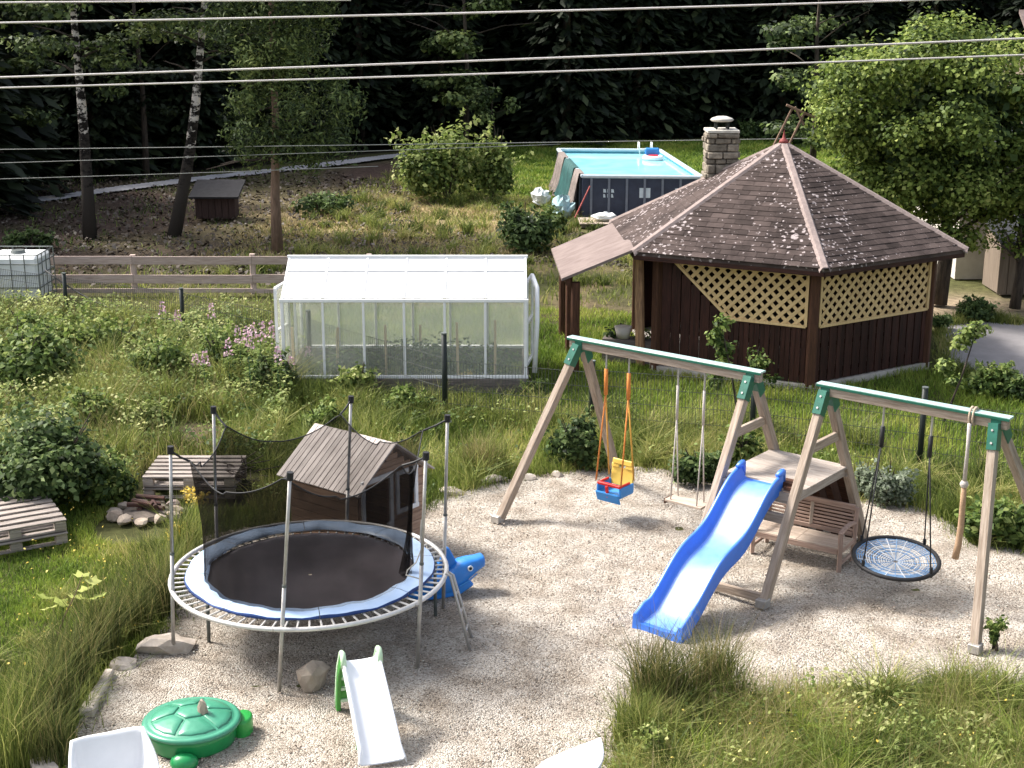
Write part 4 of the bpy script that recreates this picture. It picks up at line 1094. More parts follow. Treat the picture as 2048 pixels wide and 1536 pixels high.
# ------------------------------------------------------------------ blue slide
sl = thing('blue_slide', 'big blue wavy plastic slide hooked on the wooden platform', 'slide', SW_(-.5, -2.7, 0))
SC = -.52
prof = []
for t in np.linspace(0, 1, 44):
    q = -.58 - t * 2.12
    z = 1.22 * (1 - t) ** 1.0
    z = 1.23 - 1.16 * t + 0.065 * math.sin(t * 4 * PI) * (1 - 0.35 * t) - 0.02 * t
    if t < .06: z = 1.225 - .4 * t
    if t > .88: z = max(z * .0 + .085 + (.97 - t) * .55 if t < .97 else .085, .085)
    prof.append((q, z))
zz = [p[1] for p in prof]
for _ in range(3): zz = [zz[0]] + [(zz[i - 1] + zz[i] * 2 + zz[i + 1]) / 4 for i in range(1, len(zz) - 1)] + [zz[-1]]
hw = .25
rows = []
for i, ((q, _), z) in enumerate(zip(prof, zz)):
    t = i / (len(prof) - 1)
    lip = .15 if t > .05 else .15 + .03 * (1 - t / .05)
    if t > .93: lip = .15 - (t - .93) * .7
    w = hw + (.02 if t > .9 else 0)
    cx_ = SC + .03 * (1 - t)
    r = []
    for x, dz in ((-w - .045, -.07), (-w - .05, lip * .9), (-w - .035, lip), (-w - .01, lip), (-w + .005, lip * .8), (-w + .025, .03), (-w + .06, .004), (-.08, 0), (.08, 0), (w - .06, .004), (w - .025, .03), (w - .005, lip * .8), (w + .01, lip), (w + .035, lip), (w + .05, lip * .9), (w + .045, -.07)):
        zz_ = z + dz if not (dz == -.07 and t > .9) else .0
        r.append(SW_(cx_ + x, q, zz_))
    rows.append(r)
mb = MB().grid(rows)
o = mb.build('chute', M['blue_slide'], sl, smooth=True)
MB().grid([[r_[i] + Vector((0, 0, .003)) for i in (6, 7, 8, 9)] for r_ in rows[1:-1]]).build('sheen_channel', M['blue_sheen'], sl, smooth=True)  # strip laid in the chute to carry the painted sun highlight
e = rows[-1]
mb = MB(); n = len(e)
mb.add([p for p in e] + [Vector((p.x, p.y, 0)) - PV * .015 for p in e], [(i, i + 1, n + i + 1, n + i) for i in range(n - 1)])
mb.build('foot_plate', M['blue_slide'], sl)
for sx in (-1, 1):
    q, z = prof[0][0], zz[0]
    MB().tube([SW_(SC + .03 + sx * (hw + .015), q + .02, z + .02), SW_(SC + .03 + sx * (hw + .015), q, z + .17), SW_(SC + .03 + sx * (hw + .015), q - .1, z + .15)], [.04, .05, .03], 8).build('hand_grip', M['blue_slide'], sl, smooth=True)
MB().box(SW_(SC + .36, -.52, PZ + .05), (.16, .16, .07), Matrix.Rotation(-.68, 3, 'Z')).build('wooden_block', M['postwood'], ps)
MB().box(SW_(SC + .44, -.60, PZ + .035), (.14, .12, .04), Matrix.Rotation(-.68, 3, 'Z')).build('wooden_block', M['postwood'], ps)
# ------------------------------------------------------------------ toddler swing
def rope(mb, pts, r, n=6): return mb.tube(pts, r, n)
ts = thing('toddler_swing', 'yellow, blue and red plastic toddler swing on orange ropes', 'swing', SW_(-3.0, 0, .5))
zs = AT(1238, 985, 18.0).z
sc_, sq = -2.98, 0.0
s1, s2 = -3.16, -2.80
for s in (s1, s2):
    MB().tube([SW_(s, 0, ZB - .06), SW_(s, 0, ZB - .3)], .012, 6).build('hanger_chain', M['galv'], ts)
    MB().tube([SW_(s, 0, ZB - .27), SW_(s, 0, ZB - .62)], .026, 8).build('orange_sleeve', M['orange_rope'], ts, smooth=True)
for s, dq, m_ in ((s1, -.16, 'orange_rope'), (s1, .14, 'yellow_rope'), (s2, -.16, 'orange_rope'), (s2, .14, 'yellow_rope')):
    e = SW_(sc_ + (s - sc_) * 1.12, dq, zs + .2)
    MB().tube([SW_(s, 0, ZB - .6), e], .011, 6).build('rope', M[m_], ts, smooth=True)
def sw_box(mb, s, q, z, d, tilt=0):
    R = Matrix((DV, PV, Vector((0, 0, 1)))).transposed() @ Matrix.Rotation(tilt, 3, 'X'); mb.box(SW_(s, q, z), d, R); return mb
# the seat faces the beam's right front: a moulded bucket
rowsb = []
for k in range(13):
    t = k / 12
    a = t * PI
    rowsb.append([SW_(sc_ + .2 * math.cos(a), -.02, zs + .14 - .0), SW_(sc_ + .2 * math.cos(a), -.17, zs + .12 - .13 * math.sin(a)), SW_(sc_ + .2 * math.cos(a), -.02, zs + .02 - .04 * math.sin(a)), SW_(sc_ + .2 * math.cos(a), .16, zs + .10 - .10 * math.sin(a))])
mb = MB(); sw_box(mb, sc_, 0, zs + .03, (.38, .32, .05)); sw_box(mb, sc_ - .18, 0, zs + .09, (.035, .32, .13)); sw_box(mb, sc_ + .18, 0, zs + .09, (.035, .32, .13)); sw_box(mb, sc_, -.165, zs + .0, (.38, .03, .16), .35)
mb.build('seat', M['swing_blue'], ts, bevel=.014)
# backrest with a slot
mb = MB(); bz = zs + .08
for (x0, x1, z0, z1) in ((-.175, .175, 0, .24), (-.17, -.055, .24, .29), (.055, .17, .24, .29), (-.155, .155, .29, .36)):
    sw_box(mb, sc_ + (x0 + x1) / 2, .165, bz + (z0 + z1) / 2, (x1 - x0, .03, z1 - z0 - .001), -.12)
mb.build('backrest', M['yellow_plastic'], ts, bevel=.006)
mb = MB(); sw_box(mb, sc_, -.14, zs + .17, (.37, .05, .04)); sw_box(mb, sc_, -.185, zs + .085, (.045, .03, .17), .2)
sw_box(mb, sc_ - .17, -.03, zs + .17, (.03, .24, .03)); sw_box(mb, sc_ + .17, -.03, zs + .17, (.03, .24, .03))
mb.build('safety_bar', M['red_plastic'], ts, bevel=.008)
# ------------------------------------------------------------------ flat swing
fs = thing('flat_swing', 'flat pale plank swing on grey ropes, between the toddler swing and the slide', 'swing', SW_(-1.85, 0, .4))
zf = AT(1385, 1000, 17.3).z
for s in (-2.05, -1.66):
    MB().tube([SW_(s, 0, ZB - .06), SW_(s, 0, ZB - .32)], .013, 6).build('hanger_chain', M['galv'], fs)
    MB().tube([SW_(s, 0, ZB - .3), SW_(s, 0, ZB - .75)], .018, 6).build('rope', M['greyrope'], fs, smooth=True)
    for dq in (-.09, .09):
        MB().tube([SW_(s, 0, ZB - .7), SW_(s, dq, zf)], .0095, 5).build('rope', M['greyrope'], fs, smooth=True)
bpart('seat', SW_(-2.12, 0, zf), SW_(-1.58, 0, zf), .24, .03, M['benchseat'], fs)
bpart('end_cap', SW_(-2.135, -.1, zf - .02), SW_(-2.135, .1, zf - .02), .02, .07, M['postwood'], fs)
# ------------------------------------------------------------------ nest swing
ns = thing('nest_swing', 'round nest swing with black rim and blue rope web', 'swing', SW_(.98, 0, .45))
nc = SW_(1.0, 0, AT(1815, 1118, 15.4).z); NR = .485
tl = Matrix.Rotation(math.radians(8), 3, 'X')
def NP(r, a, dz=0): return nc + tl @ Vector((r * math.cos(a), r * math.sin(a), dz))
MB().tube([NP(NR, a) for a in np.linspace(0, 2 * PI, 41)[:-1]], .026, 8, close=True).build('rim', M['black'], ns, smooth=True)
M['webrope'] = mat('blue_web_rope', (0.20, 0.34, 0.54), (0.12, 0.24, 0.42), scale=30, bump=0.3)
M['webpale'] = mat('pale_web_rope', (0.60, 0.61, 0.62), (0.5, 0.51, 0.53), scale=30, bump=0.3)
mb = MB(); mc = MB()
for k in range(24):
    a = 2 * PI * k / 24
    (mb if k % 2 else mc).tube([NP(.03, a, -.05), NP(NR * .55, a, -.035), NP(NR - .01, a, 0)], .006, 4)
for j, r in enumerate(np.linspace(.05, NR - .035, 15)):
    dz = -.05 + .05 * (r / NR) ** 2
    (mb if j > 10 or j in (6, 8) else mc).tube([NP(r * (1 + .02 * math.sin(12 * a)), a, dz) for a in np.linspace(0, 2 * PI, 33)[:-1]], .0068, 4, close=True)
mb.build('web', M['webrope'], ns, smooth=True); mc.build('web', M['webpale'], ns, smooth=True, label='pale inner rope web')
for s, angs in ((.72, (2.3, 3.6)), (1.30, (.6, -.9))):
    MB().tube([SW_(s, 0, ZB - .06), SW_(s, 0, ZB - .32)], .014, 6).build('hanger_chain', M['galv'], ns)
    MB().tube([SW_(s, 0, ZB - .30), SW_(s, 0, ZB - .55)], .026, 6).build('black_sleeve', M['black'], ns, smooth=True)
    for a in angs:
        e = NP(NR, a); MB().tube([SW_(s, 0, ZB - .5), e], .009, 5).build('rope', M['black'], ns, smooth=True)
        MB().tube([e + Vector((0, 0, -.03)), e + Vector((0, 0, .09))], .02, 6).build('rope_clamp', M['black'], ns)
# ------------------------------------------------------------------ climbing rope
cr = thing('climbing_rope', 'thick brown climbing rope knotted round the right-hand beam', 'rope', SW_(1.78, 0, 0))
tp = SW_(1.76, 0, ZB + .1)
mb = MB()
for dx in (-.02, .02):
    mb.tube([SW_(1.76 + dx, .075 * math.cos(a), ZB + .02 + .10 * math.sin(a)) for a in np.linspace(0, 2 * PI, 13)[:-1]], .014, 6, close=True)
mb.build('knot_loop', M['rope'], cr, smooth=True)
zk = AT(1943, 965, 15.0).z
mb = MB().tube([SW_(1.755, -.08, ZB - .05), SW_(1.75, -.06, 1.95), SW_(1.735, -.03, zk)], [.024, .02, .024], 7); mb.build('upper_rope', M['greyrope'], cr, smooth=True)
pts = [SW_(1.735, -.03, zk), SW_(1.735, -.02, zk - .25), SW_(1.73, -.0, zk - .5), SW_(1.72, .0, zk - .72), SW_(1.70, -.01, zk - .9)]
MB().tube(pts, [.03, .034, .037, .04, .042], 8).build('thick_rope', M['brownrope'], cr, smooth=True)
MB().lathe([(0, -.05), (.035, -.035), (.05, 0), (.035, .035), (0, .05)], SW_(1.735, -.03, zk), 10).build('knot', M['greyrope'], cr, smooth=True)

# ------------------------------------------------------------------ garden bench
bo = Vector((3.02, 16.70, 0)); bu = Vector((.829, -.559, 0)).normalized(); bw = Vector((.559, .829, 0)).normalized()
bn = thing('garden_bench', 'weathered wooden slatted bench standing under the platform', 'bench', bo)
BP = lambda s, t, z: bo + bu * s + bw * t + Vector((0, 0, z * .86))
BL = 1.14
for s in (0, BL):
    bpart('leg', BP(s, 0, 0), BP(s, 0, .57), .05, .05, M['benchwood'], bn)
    bpart('leg', BP(s, .44, 0), BP(s, .50, .80), .05, .05, M['benchwood'], bn)
    mb = MB(); prev = None
    pts = [BP(s, -.02, .575), BP(s, .1, .615), BP(s, .28, .62), BP(s, .46, .585)]
    for p, q in zip(pts[:-1], pts[1:]): mb.beam(p, q, .055, .025)
    mb.build('armrest', M['benchwood'], bn)
    bpart('side_rail', BP(s, .03, .31), BP(s, .44, .31), .03, .06, M['benchwood'], bn)
    bpart('side_rail', BP(s, .03, .12), BP(s, .44, .12), .03, .04, M['benchwood'], bn)
bpart('front_rail', BP(.03, 0, .305), BP(BL - .03, 0, .305), .03, .07, M['benchwood'], bn)
for t in (.03, .115, .2, .285, .37):
    bpart('seat_board', BP(-.01, t, .352), BP(BL * .5 - .003, t, .352), .08, .02, M['benchseat'], bn)
    bpart('seat_board', BP(BL * .5 + .003, t, .352), BP(BL + .01, t, .352), .08, .02, M['benchseat'], bn)
bpart('back_rail', BP(0.02, .497, .79), BP(BL - .02, .497, .79), .035, .07, M['benchwood'], bn)
bpart('back_rail', BP(0.02, .46, .40), BP(BL - .02, .46, .40), .035, .055, M['benchwood'], bn)
for k in range(6):
    z = .46 + k * .052
    bpart('slat', BP(.025, .465 + (z - .4) * .08, z), BP(BL - .025, .465 + (z - .4) * .08, z), .014, .028, M['benchwood'], bn)
bpart('back_post', BP(BL / 2, .452, .42), BP(BL / 2, .478, .76), .045, .02, M['benchseat'], bn)

# ------------------------------------------------------------------ trampoline
TC = Vector((-2.2, 14.42, 0)); TZ = .72
tr = thing('trampoline', 'round trampoline with pale blue pad and sagging black safety net', 'trampoline', TC)
TP = lambda r, a, z: TC + Vector((r * math.cos(a), r * math.sin(a), z))
A64 = np.linspace(0, 2 * PI, 73)[:-1]
MB().tube([TP(1.485, a, TZ) for a in A64], .026, 8, close=True).build('frame_ring', M['steel_white'], tr, smooth=True)
sp_m = None
for k in range(72):
    a = 2 * PI * (k + .5) / 72
    if sp_m is None:
        mb = MB().tube([(-.17, 0, 0), (.17, 0, 0)], .011, 5)
        sp_m = bpy.data.meshes.new('spring'); sp_m.from_pydata(mb.v, [], mb.f); sp_m.materials.append(M['steel_white'])
    o = bpy.data.objects.new('spring', sp_m); link(o, tr, Matrix.Translation(TP(1.315, a, TZ - .012)) @ Matrix.Rotation(a, 4, 'Z'))
rows = []
for r in np.linspace(0.02, 1.16, 10):
    rows.append([TP(r, a, TZ - .015 - .03 * (1 - (r / 1.16) ** 2)) for a in np.linspace(0, 2 * PI, 49)])
MB().grid(rows).build('jumping_mat', M['mat'], tr, smooth=True)
PO = Vector((0, .075, 0))
for k in range(8):
    a0, a1 = 2 * PI * k / 8 + .004 + .2, 2 * PI * (k + 1) / 8 - .002 + .2
    top = []; n = 12
    for i in range(n + 1):
        a = a0 + (a1 - a0) * i / n
        wv = .008 * math.sin(a * 9) + .006 * math.sin(a * 23 + 1)
        c = TP(0, 0, 0) + PO
        R0, R1 = 1.105 + .012 * math.sin(a * 13), 1.35 + .008 * math.sin(a * 7 + 2)
        d = Vector((math.cos(a), math.sin(a), 0))
        top.append([c + d * R0 + Vector((0, 0, TZ + .012)), c + d * (R0 + .02) + Vector((0, 0, TZ + .034 + wv)), c + d * ((R0 + R1) / 2) + Vector((0, 0, TZ + .042 + wv)), c + d * (R1 - .010) + Vector((0, 0, TZ + .030 + wv))])
    edge = []
    for i in range(n + 1):
        a = a0 + (a1 - a0) * i / n; d = Vector((math.cos(a), math.sin(a), 0)); R1 = 1.35 + .008 * math.sin(a * 7 + 2); wv = .008 * math.sin(a * 9) + .006 * math.sin(a * 23 + 1)
        c = TC + PO
        edge.append([c + d * (R1 - .010) + Vector((0, 0, TZ + .030 + wv)), c + d * R1 + Vector((0, 0, TZ + .020 + wv)), c + d * (R1 + .004) + Vector((0, 0, TZ + .004)), c + d * (R1 - .02) + Vector((0, 0, TZ - .004))])
    pd = MB().grid(top).build('safety_pad', M['pad'], tr, smooth=True)
    MB().grid(edge).build('pad_edge', M['padedge'], pd, smooth=True)
poles = [(202.7, (341, 898), (347, 1308)), (263.4, (580, 950), (558, 1383)), (323.4, (852, 910), (835, 1335)), (23, (895, 835), (890, 1090)), (83, (702, 797), None), (143, (427, 818), None)]
ptop = []
for ad, tp_, bt in poles:
    a = math.radians(ad); b = TP(1.535, a, 0); t = AT(*tp_, b.y)
    if bt and ad > 180: b = G(*bt)
    ptop.append((a, t))
    mid = b.lerp(t, .5)
    pole = MB().tube([b, mid], .021, 8).tube([mid - (t - b) * .01, t], .018, 8).build('pole', M['galv'], tr, smooth=True)
    MB().tube([t - (t - b).normalized() * .05, t + (t - b).normalized() * .03], .034, 8).build('pole_cap', M['black'], pole)
    MB().tube([mid - Vector((0, 0, .012)), mid + Vector((0, 0, .012))], .024, 8).build('pole_joint', M['cage'], pole)
    # bracket between ring and upright
    MB().tube([TP(1.5, a, TZ), b.lerp(t, TZ / t.z)], .02, 6).build('clamp', M['galv'], pole)
for p, q in ((AT(418, 1243, 14.1), G(418, 1285)), (AT(871, 1190, 15.0), G(871, 1232))):
    MB().tube([Vector((p.x, p.y, .68)), q], .02, 7).build('leg', M['cage'], tr, smooth=True)
for ad in (293, 173, 53):
    a = math.radians(ad)
    MB().tube([TP(1.48, a - .35, TZ), TP(1.44, a - .33, .03), TP(1.44, a + .33, .03), TP(1.48, a + .35, TZ)], .019, 7).build('foot_frame', M['galv'], tr, smooth=True) if ad == 53 else None
# net
def net_top(a):
    """scalloped upper edge: high near poles"""
    k = min(range(6), key=lambda i: abs((a - ptop[i][0] + PI) % (2 * PI) - PI))
    d = (a - ptop[k][0] + PI) % (2 * PI) - PI
    u = min(1, abs(d) / (PI / 6))
    hi = ptop[k][1].z - (.12 if k in (1, 3, 4) else .16)
    return hi - (.27 if k not in (0,) else .22) * (1 - (1 - u) ** 2.2), k, u
rows = []; cord = []
NA = 145
for i in range(NA):
    a = 2 * PI * i / (NA - 1)
    zt, k, u = net_top(a)
    rt = 1.16 + .13 * (1 - u) ** 3
    r0 = 1.125
    lean = (ptop[k][1] - TP(1.535, ptop[k][0], ptop[k][1].z)) * .5 * (1 - u)
    col = []
    for t in np.linspace(0, 1, 9):
        rr = r0 + (rt - r0) * t - .05 * math.sin(PI * t) * (0.6 + .4 * u) + .012 * math.sin(a * 31 + t * 5) * (1 - t)
        p = TP(rr, a, TZ + .01 + (zt - TZ) * t) + lean * t
        col.append(p)
    rows.append(col); cord.append(col[-1])
net = MB().grid(rows).build('safety_net', M['net'], tr, smooth=True)
MB().tube(cord[:-1], .0075, 5, close=True).build('net_cord', M['black'], net, smooth=True)
for a, t in ptop:
    zt, k, u = net_top(a); p = TP(1.16 + .13, a, zt) + (ptop[k][1] - TP(1.535, ptop[k][0], ptop[k][1].z)) * .5
    MB().tube([t - Vector((0, 0, .02)), t.lerp(p, .5) - Vector((0, 0, .02)), p], .012, 5).build('net_strap', M['black'], net)
# gathered net at the entrance
rows = []
ae = math.radians(-6)
e0 = TP(1.10, ae, TZ + .02)
for i in range(15):
    t = i / 14; z = 1.95 * (1 - t) + TZ * t
    rr = .022 + .05 * max(0, t - .6) ** 1.2 * 2.0
    c = TP(1.13 - .1 * t * t, ae + .03, z)
    rows.append([c + Vector((rr * math.cos(q) * (1 + .25 * math.sin(3 * q)), rr * math.sin(q) * (1 + .2 * math.cos(4 * q)), 0)) for q in np.linspace(0, 2 * PI, 13)])
MB().grid(rows).build('gathered_net', M['net'], tr, smooth=True)
mb = MB().tube([AT(843, 1040, 14.1), AT(840, 1075, 14.1), AT(846, 1090, 14.1), AT(838, 1110, 14.05), AT(832, 1125, 14.0), AT(815, 1140, 13.95), AT(812, 1150, 13.9), AT(840, 1158, 13.85)], .008, 5)
mb.build('entrance_cord', M['capstone'], tr, smooth=True)
# ladder of the trampoline
tl_ = thing('trampoline_ladder', 'short steel ladder leaning on the right edge of the trampoline ring', 'ladder', G(940, 1301))
a0, a1 = G(940, 1301), G(945, 1281); t0 = AT(901, 1152, 14.2); t1 = AT(906, 1150, 14.45)
for p, q in ((a0, t0), (a1, t1)): MB().tube([p, q, q + Vector((-.05, 0, .03))], .018, 7).build('rail', M['galv'], tl_, smooth=True)
for f in (.25, .5, .75): MB().tube([a0.lerp(t0, f), a1.lerp(t1, f)], .015, 6).build('rung', M['galv'], tl_, smooth=True)

# ------------------------------------------------------------------ blue whale rocker
wh = thing('shark_rocker', 'blue plastic shark-shaped rocker behind the trampoline ladder', 'rocking toy', (-.85, 15.5, 0))
wd = Vector((.93, .36, 0)).normalized(); wn = Vector((-.36, .93, 0)).normalized(); wo = Vector((-.83, 15.38, 0))
rows = []
for t, zc_, hz, hy in (tuple(.87 * q_ for q_ in row_) for row_ in ((-.62, .50, .03, .03), (-.52, .40, .08, .07), (-.35, .26, .13, .13), (-.1, .18, .15, .16), (.12, .22, .18, .17), (.26, .30, .185, .165), (.38, .355, .145, .15), (.48, .395, .105, .13), (.575, .43, .085, .115), (.595, .432, .078, .105))):
    rows.append([wo + wd * t + wn * (hy * math.copysign(abs(math.cos(a)) ** .7, math.cos(a))) + Vector((0, 0, zc_ + hz * math.copysign(abs(math.sin(a)) ** .7, math.sin(a)))) for a in np.linspace(0, 2 * PI, 17)])
mb = MB().grid(rows); k = len(mb.v); mb.f.append(tuple(range(k - 17, k - 1)))
mb.build('body', M['blue_toy'], wh, smooth=True)
mb = MB(); mb.prism([wo + wd * x + Vector((0, 0, z)) - wn * .03 for x, z in ((-.05, .30), (.21, .36), (.15, .49), (.10, .595), (.055, .60), (.0, .47))], wn * .06); mb.build('fin', M['blue_toy'], wh, bevel=.015)
mb = MB(); mb.prism([wo + wd * x + Vector((0, 0, z)) - wn * .12 for x, z in ((-.5, .14), (-.3, .02), (0, 0), (.2, .02), (.38, .12), (.30, .22), (-.3, .2))], wn * .24); mb.build('rocker_base', M['blue_toy'], wh, bevel=.02)
for sg in (-1,):
    c = wo + wd * .32 + wn * sg * .131 + Vector((0, 0, .345))
    R = Matrix((wd, Vector((0, 0, 1)), wn * sg)).transposed()
    for nm, r, m_, o_ in (('eye', .034, 'tank', 0), ('pupil', .018, 'black', .006)):
        mb = MB(); mb.prism([c + R @ Vector((r * math.cos(a), r * math.sin(a), o_)) for a in np.linspace(0, 2 * PI, 13)[:-1]], R @ Vector((0, 0, .008))); mb.build(nm, M[m_], wh)
mb = MB().tube([wo + wd * .18 + wn * -.15 + Vector((0, 0, .15)), wo + wd * .29 + wn * -.14 + Vector((0, 0, .19)), wo + wd * .41 + wn * -.116 + Vector((0, 0, .26))], .008, 5); mb.build('mouth', M['swing_blue'], wh)
bpart('handle', wo + wd * .02 - wn * .17 + Vector((0, 0, .36)), wo + wd * .02 + wn * .17 + Vector((0, 0, .36)), .03, .03, M['blue_toy'], wh)

# ------------------------------------------------------------------ playhouse
Fl, Bl, Fr = G(722, 970, 1.13), G(567, 928, 1.13), G(855, 920, 1.13)
hx = (Fr - Fl); hW = hx.length - .06; hx = hx.normalized(); hy = (Bl - Fl); hD = hy.length; hy = hy.normalized()
ho = Vector((Fl.x, Fl.y, 0)) + hx * .03 + hy * .06; hD -= .12
PHt = lambda s, t, z: ho + hx * s + hy * t + Vector((0, 0, z))
hu = thing('playhouse', 'small brown wooden playhouse with grey board roof behind the trampoline', 'playhouse', PHt(hW / 2, hD / 2, 0))
EH, RH = 1.10, 1.48
rz = G(790, 888, 1.62)
nb = 9; WH = EH - .07
for k in range(nb):
    z0 = .02 + k * WH / nb
    for x, u_ in ((0, 1), (hW, -1)):
        bpart('wall_board', PHt(x, 0.02, z0 + WH / nb / 2), PHt(x, hD - .02, z0 + WH / nb / 2), .022, WH / nb - .006, M['hutwood'], hu)
    bpart('wall_board', PHt(0.02, hD, z0 + WH / nb / 2), PHt(hW - .02, hD, z0 + WH / nb / 2), .022, WH / nb - .006, M['hutwood'], hu)
# front: door opening .12-.58, window .74-1.08
D0, D1, DT = .07, .50, 1.05
W0, W1, WZ0, WZ1 = .645, .985, .60, 1.06
for k in range(nb):
    z0 = .02 + k * WH / nb; zc_ = z0 + WH / nb / 2
    segs = [(0.0, D0)] + ([(D1, W0), (W1, hW)] if WZ0 - .03 < zc_ < WZ1 + .03 else [(D1, hW)])
    for a, b in segs:
        if b - a > .02: bpart('wall_board', PHt(a, 0, zc_), PHt(b, 0, zc_), .022, WH / nb - .006, M['hutwood'], hu)
for k in range(5):
    gs = (RH - EH) / 5; za, zb_ = EH - .05 + k * gs, EH - .05 + (k + 1) * gs
    f = max(.05, .93 - (k + .75) / 5.0)
    for t in (0, hD):
        bpart('gable_board', PHt(hW / 2 - hW / 2 * f, t, (za + zb_) / 2), PHt(hW / 2 + hW / 2 * f, t, (za + zb_) / 2), .022, gs - .004, M['hutwood'], hu)
for (a, b) in ((PHt(D0 - .03, -.022, 0), PHt(D0 - .03, -.022, DT + .03)), (PHt(D1 + .03, -.022, 0), PHt(D1 + .03, -.022, DT + .03)), (PHt(D0 - .06, -.024, DT + .06), PHt(D1 + .06, -.024, DT + .06))):
    bpart('door_frame', a, b, .06, .03, M['whitewood'], hu, up=hy)
for (a, b) in ((PHt(W0, -.022, WZ0), PHt(W0, -.022, WZ1)), (PHt(W1, -.022, WZ0), PHt(W1, -.022, WZ1)), (PHt(W0 - .03, -.024, WZ1 + .02), PHt(W1 + .03, -.024, WZ1 + .02)), (PHt(W0 - .03, -.024, WZ0 - .02), PHt(W1 + .03, -.024, WZ0 - .02))):
    bpart('window_frame', a, b, .055, .03, M['whitewood'], hu, up=hy)
MB().prism([PHt(0.03, .03, .0), PHt(hW - .03, .03, 0), PHt(hW - .03, hD - .03, 0), PHt(.03, hD - .03, 0)], (0, 0, .03)).build('floor', M['hutwood'], hu)
bpart('half_door', PHt(D1 - .01, -.05, .28), PHt(D1 - .12, -.10, .28), .03, .5, M['whitewood'], hu)
# roof boards run from the ridge to the eaves
nr = 17; ov = .10
for k in range(nr):
    t = -ov + (hD + 2 * ov) * (k + .5) / nr; w = (hD + 2 * ov) / nr - .007
    j = random.uniform(-.002, .002)
    for s in (-1, 1):
        top = PHt(hW / 2 + s * .004, t, RH + .02 + j); bot = PHt(hW / 2 + s * (hW / 2 + .12), t, EH - .10 + j)
        bpart('roof_board', top, bot, .022, w, M['roofwood'], hu, up=hy)
for t in (0.0, hD / 2, hD):
    pass
# ------------------------------------------------------------------ pallet seats
def pallet_stack(label, fl, fr, depth, n, group, slats=7):
    fl, fr = Vector(fl), Vector(fr)
    u = (fr - fl).normalized(); L = (fr - fl).length; w = Vector((-u.y, u.x, 0))
    t_ = thing('pallet_seat', label, 'pallet', fl.lerp(fr, .5), group)
    P = lambda s, t, z: fl + u * s + w * t + Vector((0, 0, z))
    for j in range(n):
        z = j * .168
        for t in (.05, depth / 2, depth - .05):
            bpart('bottom_board', P(0, t, z + .012), P(L, t, z + .012), .10, .022, M['pallet'], t_)
            for s in (.07, L / 2, L - .07):
                MB().box((0, 0, 0), (.14, .10, .075)); bpart('block', P(s - .07, t, z + .066), P(s + .07, t, z + .066), .10, .084, M['greywood'], t_)
        for s in (.07, L / 2, L - .07):
            bpart('stringer', P(s, 0, z + .12), P(s, depth, z + .12), .13, .02, M['greywood'], t_)
        ns_ = slats if j == n - 1 else 5
        for k in range(ns_):
            t = .05 + (depth - .10) * k / (ns_ - 1)
            bpart('slat', P(-.005, t, z + .145), P(L + .005, t, z + .145), (depth / ns_) * .63, .022, M['pallet'], t_)
    return t_
p0, p1 = G(4, 1110), G(136, 1086)
pallet_stack('grey pallet seat at the left edge of the lawn', p1 + (p0 - p1).normalized() * 1.25, p1, 1.28, 2, 'pallet seats by the fire pit')
pallet_stack('grey pallet seat among weeds behind the fire pit', G(288, 998), G(470, 998), .95, 2, 'pallet seats by the fire pit', 6)
# twigs lying on the second pallet seat
mb = MB()
for k in range(40):
    a = G(470, 985, .0) + Vector((random.uniform(-.35, .3), random.uniform(-.1, .5), random.uniform(.05, .34))); d = Vector((random.uniform(-.4, .4), random.uniform(-.3, .3), random.uniform(-.1, .2)))
    mb.tube([a, a + d], .007, 4)
tag(mb.build('brushwood', M['bark'], None), 'heap of dark twigs at the right end of the rear pallet seat', 'brushwood', kind='stuff')

# ------------------------------------------------------------------ stones
def rock(name, label, cat, c, r, m_, seed, parent=None, rot=0.0, flat=0.0, group=None):
    rr = np.random.default_rng(seed)
    import bmesh
    bm = bmesh.new(); bmesh.ops.create_icosphere(bm, subdivisions=2, radius=1)
    ns_ = [(Vector(rr.normal(size=3)).normalized(), rr.uniform(.55, .9)) for _ in range(10)]
    for v in bm.verts:
        p = v.co.normalized()
        k = 1.0
        for n, d in ns_:
            q = p.dot(n)
            if q > 1e-3: k = min(k, d / q)
        v.co = p * k * (1 + rr.normal() * .025)
    R = Matrix.Rotation(rot, 4, 'Z')
    me = bpy.data.meshes.new(name); bm.to_mesh(me); bm.free(); me.materials.append(M[m_])
    for v in me.vertices:
        v.co = R @ Vector((v.co.x * r[0], v.co.y * r[1], v.co.z * r[2]))
    zmin = -r[2] * .55
    o = bpy.data.objects.new(name, me)
    link(o, parent, Matrix.Translation(Vector(c) + Vector((0, 0, -zmin * (1 if flat == 0 else .8) - .02))))
    if label: tag(o, label, cat, group)
    return o
rock('boulder', 'angular tan boulder beside the front trampoline pole', 'boulder', G(627, 1372), (.20, .17, .20), 'stone', 12, rot=.4)
rock('edge_stone', 'broad flat pale edging stone by the left trampoline pole', 'stone', G(333, 1300), (.36, .25, .15), 'palestone', 13, rot=.2)
rock('edge_stone', 'small grey edging stone between kerb slab and left trampoline pole', 'stone', G(250, 1335), (.17, .12, .09), 'palestone', 14)
rock('turtle_stone', 'upright tan stone lying on the turtle sandbox lid', 'stone', G(406, 1422, .315) + Vector((0, 0, -.0)), (.06, .055, .105), 'stone', 15)
kb = px((157, 1436), (212, 1352), (230, 1352), (188, 1436))
tag(MB().prism([p - Vector((0, 0, .06)) for p in kb], (0, 0, .15)).build('kerb_slab', M['palestone'], None, bevel=.015), 'long pale kerb slab edging the gravel beside the rushes', 'kerb slab')
kb2 = px((60, 1532), (100, 1525), (120, 1548), (70, 1560))
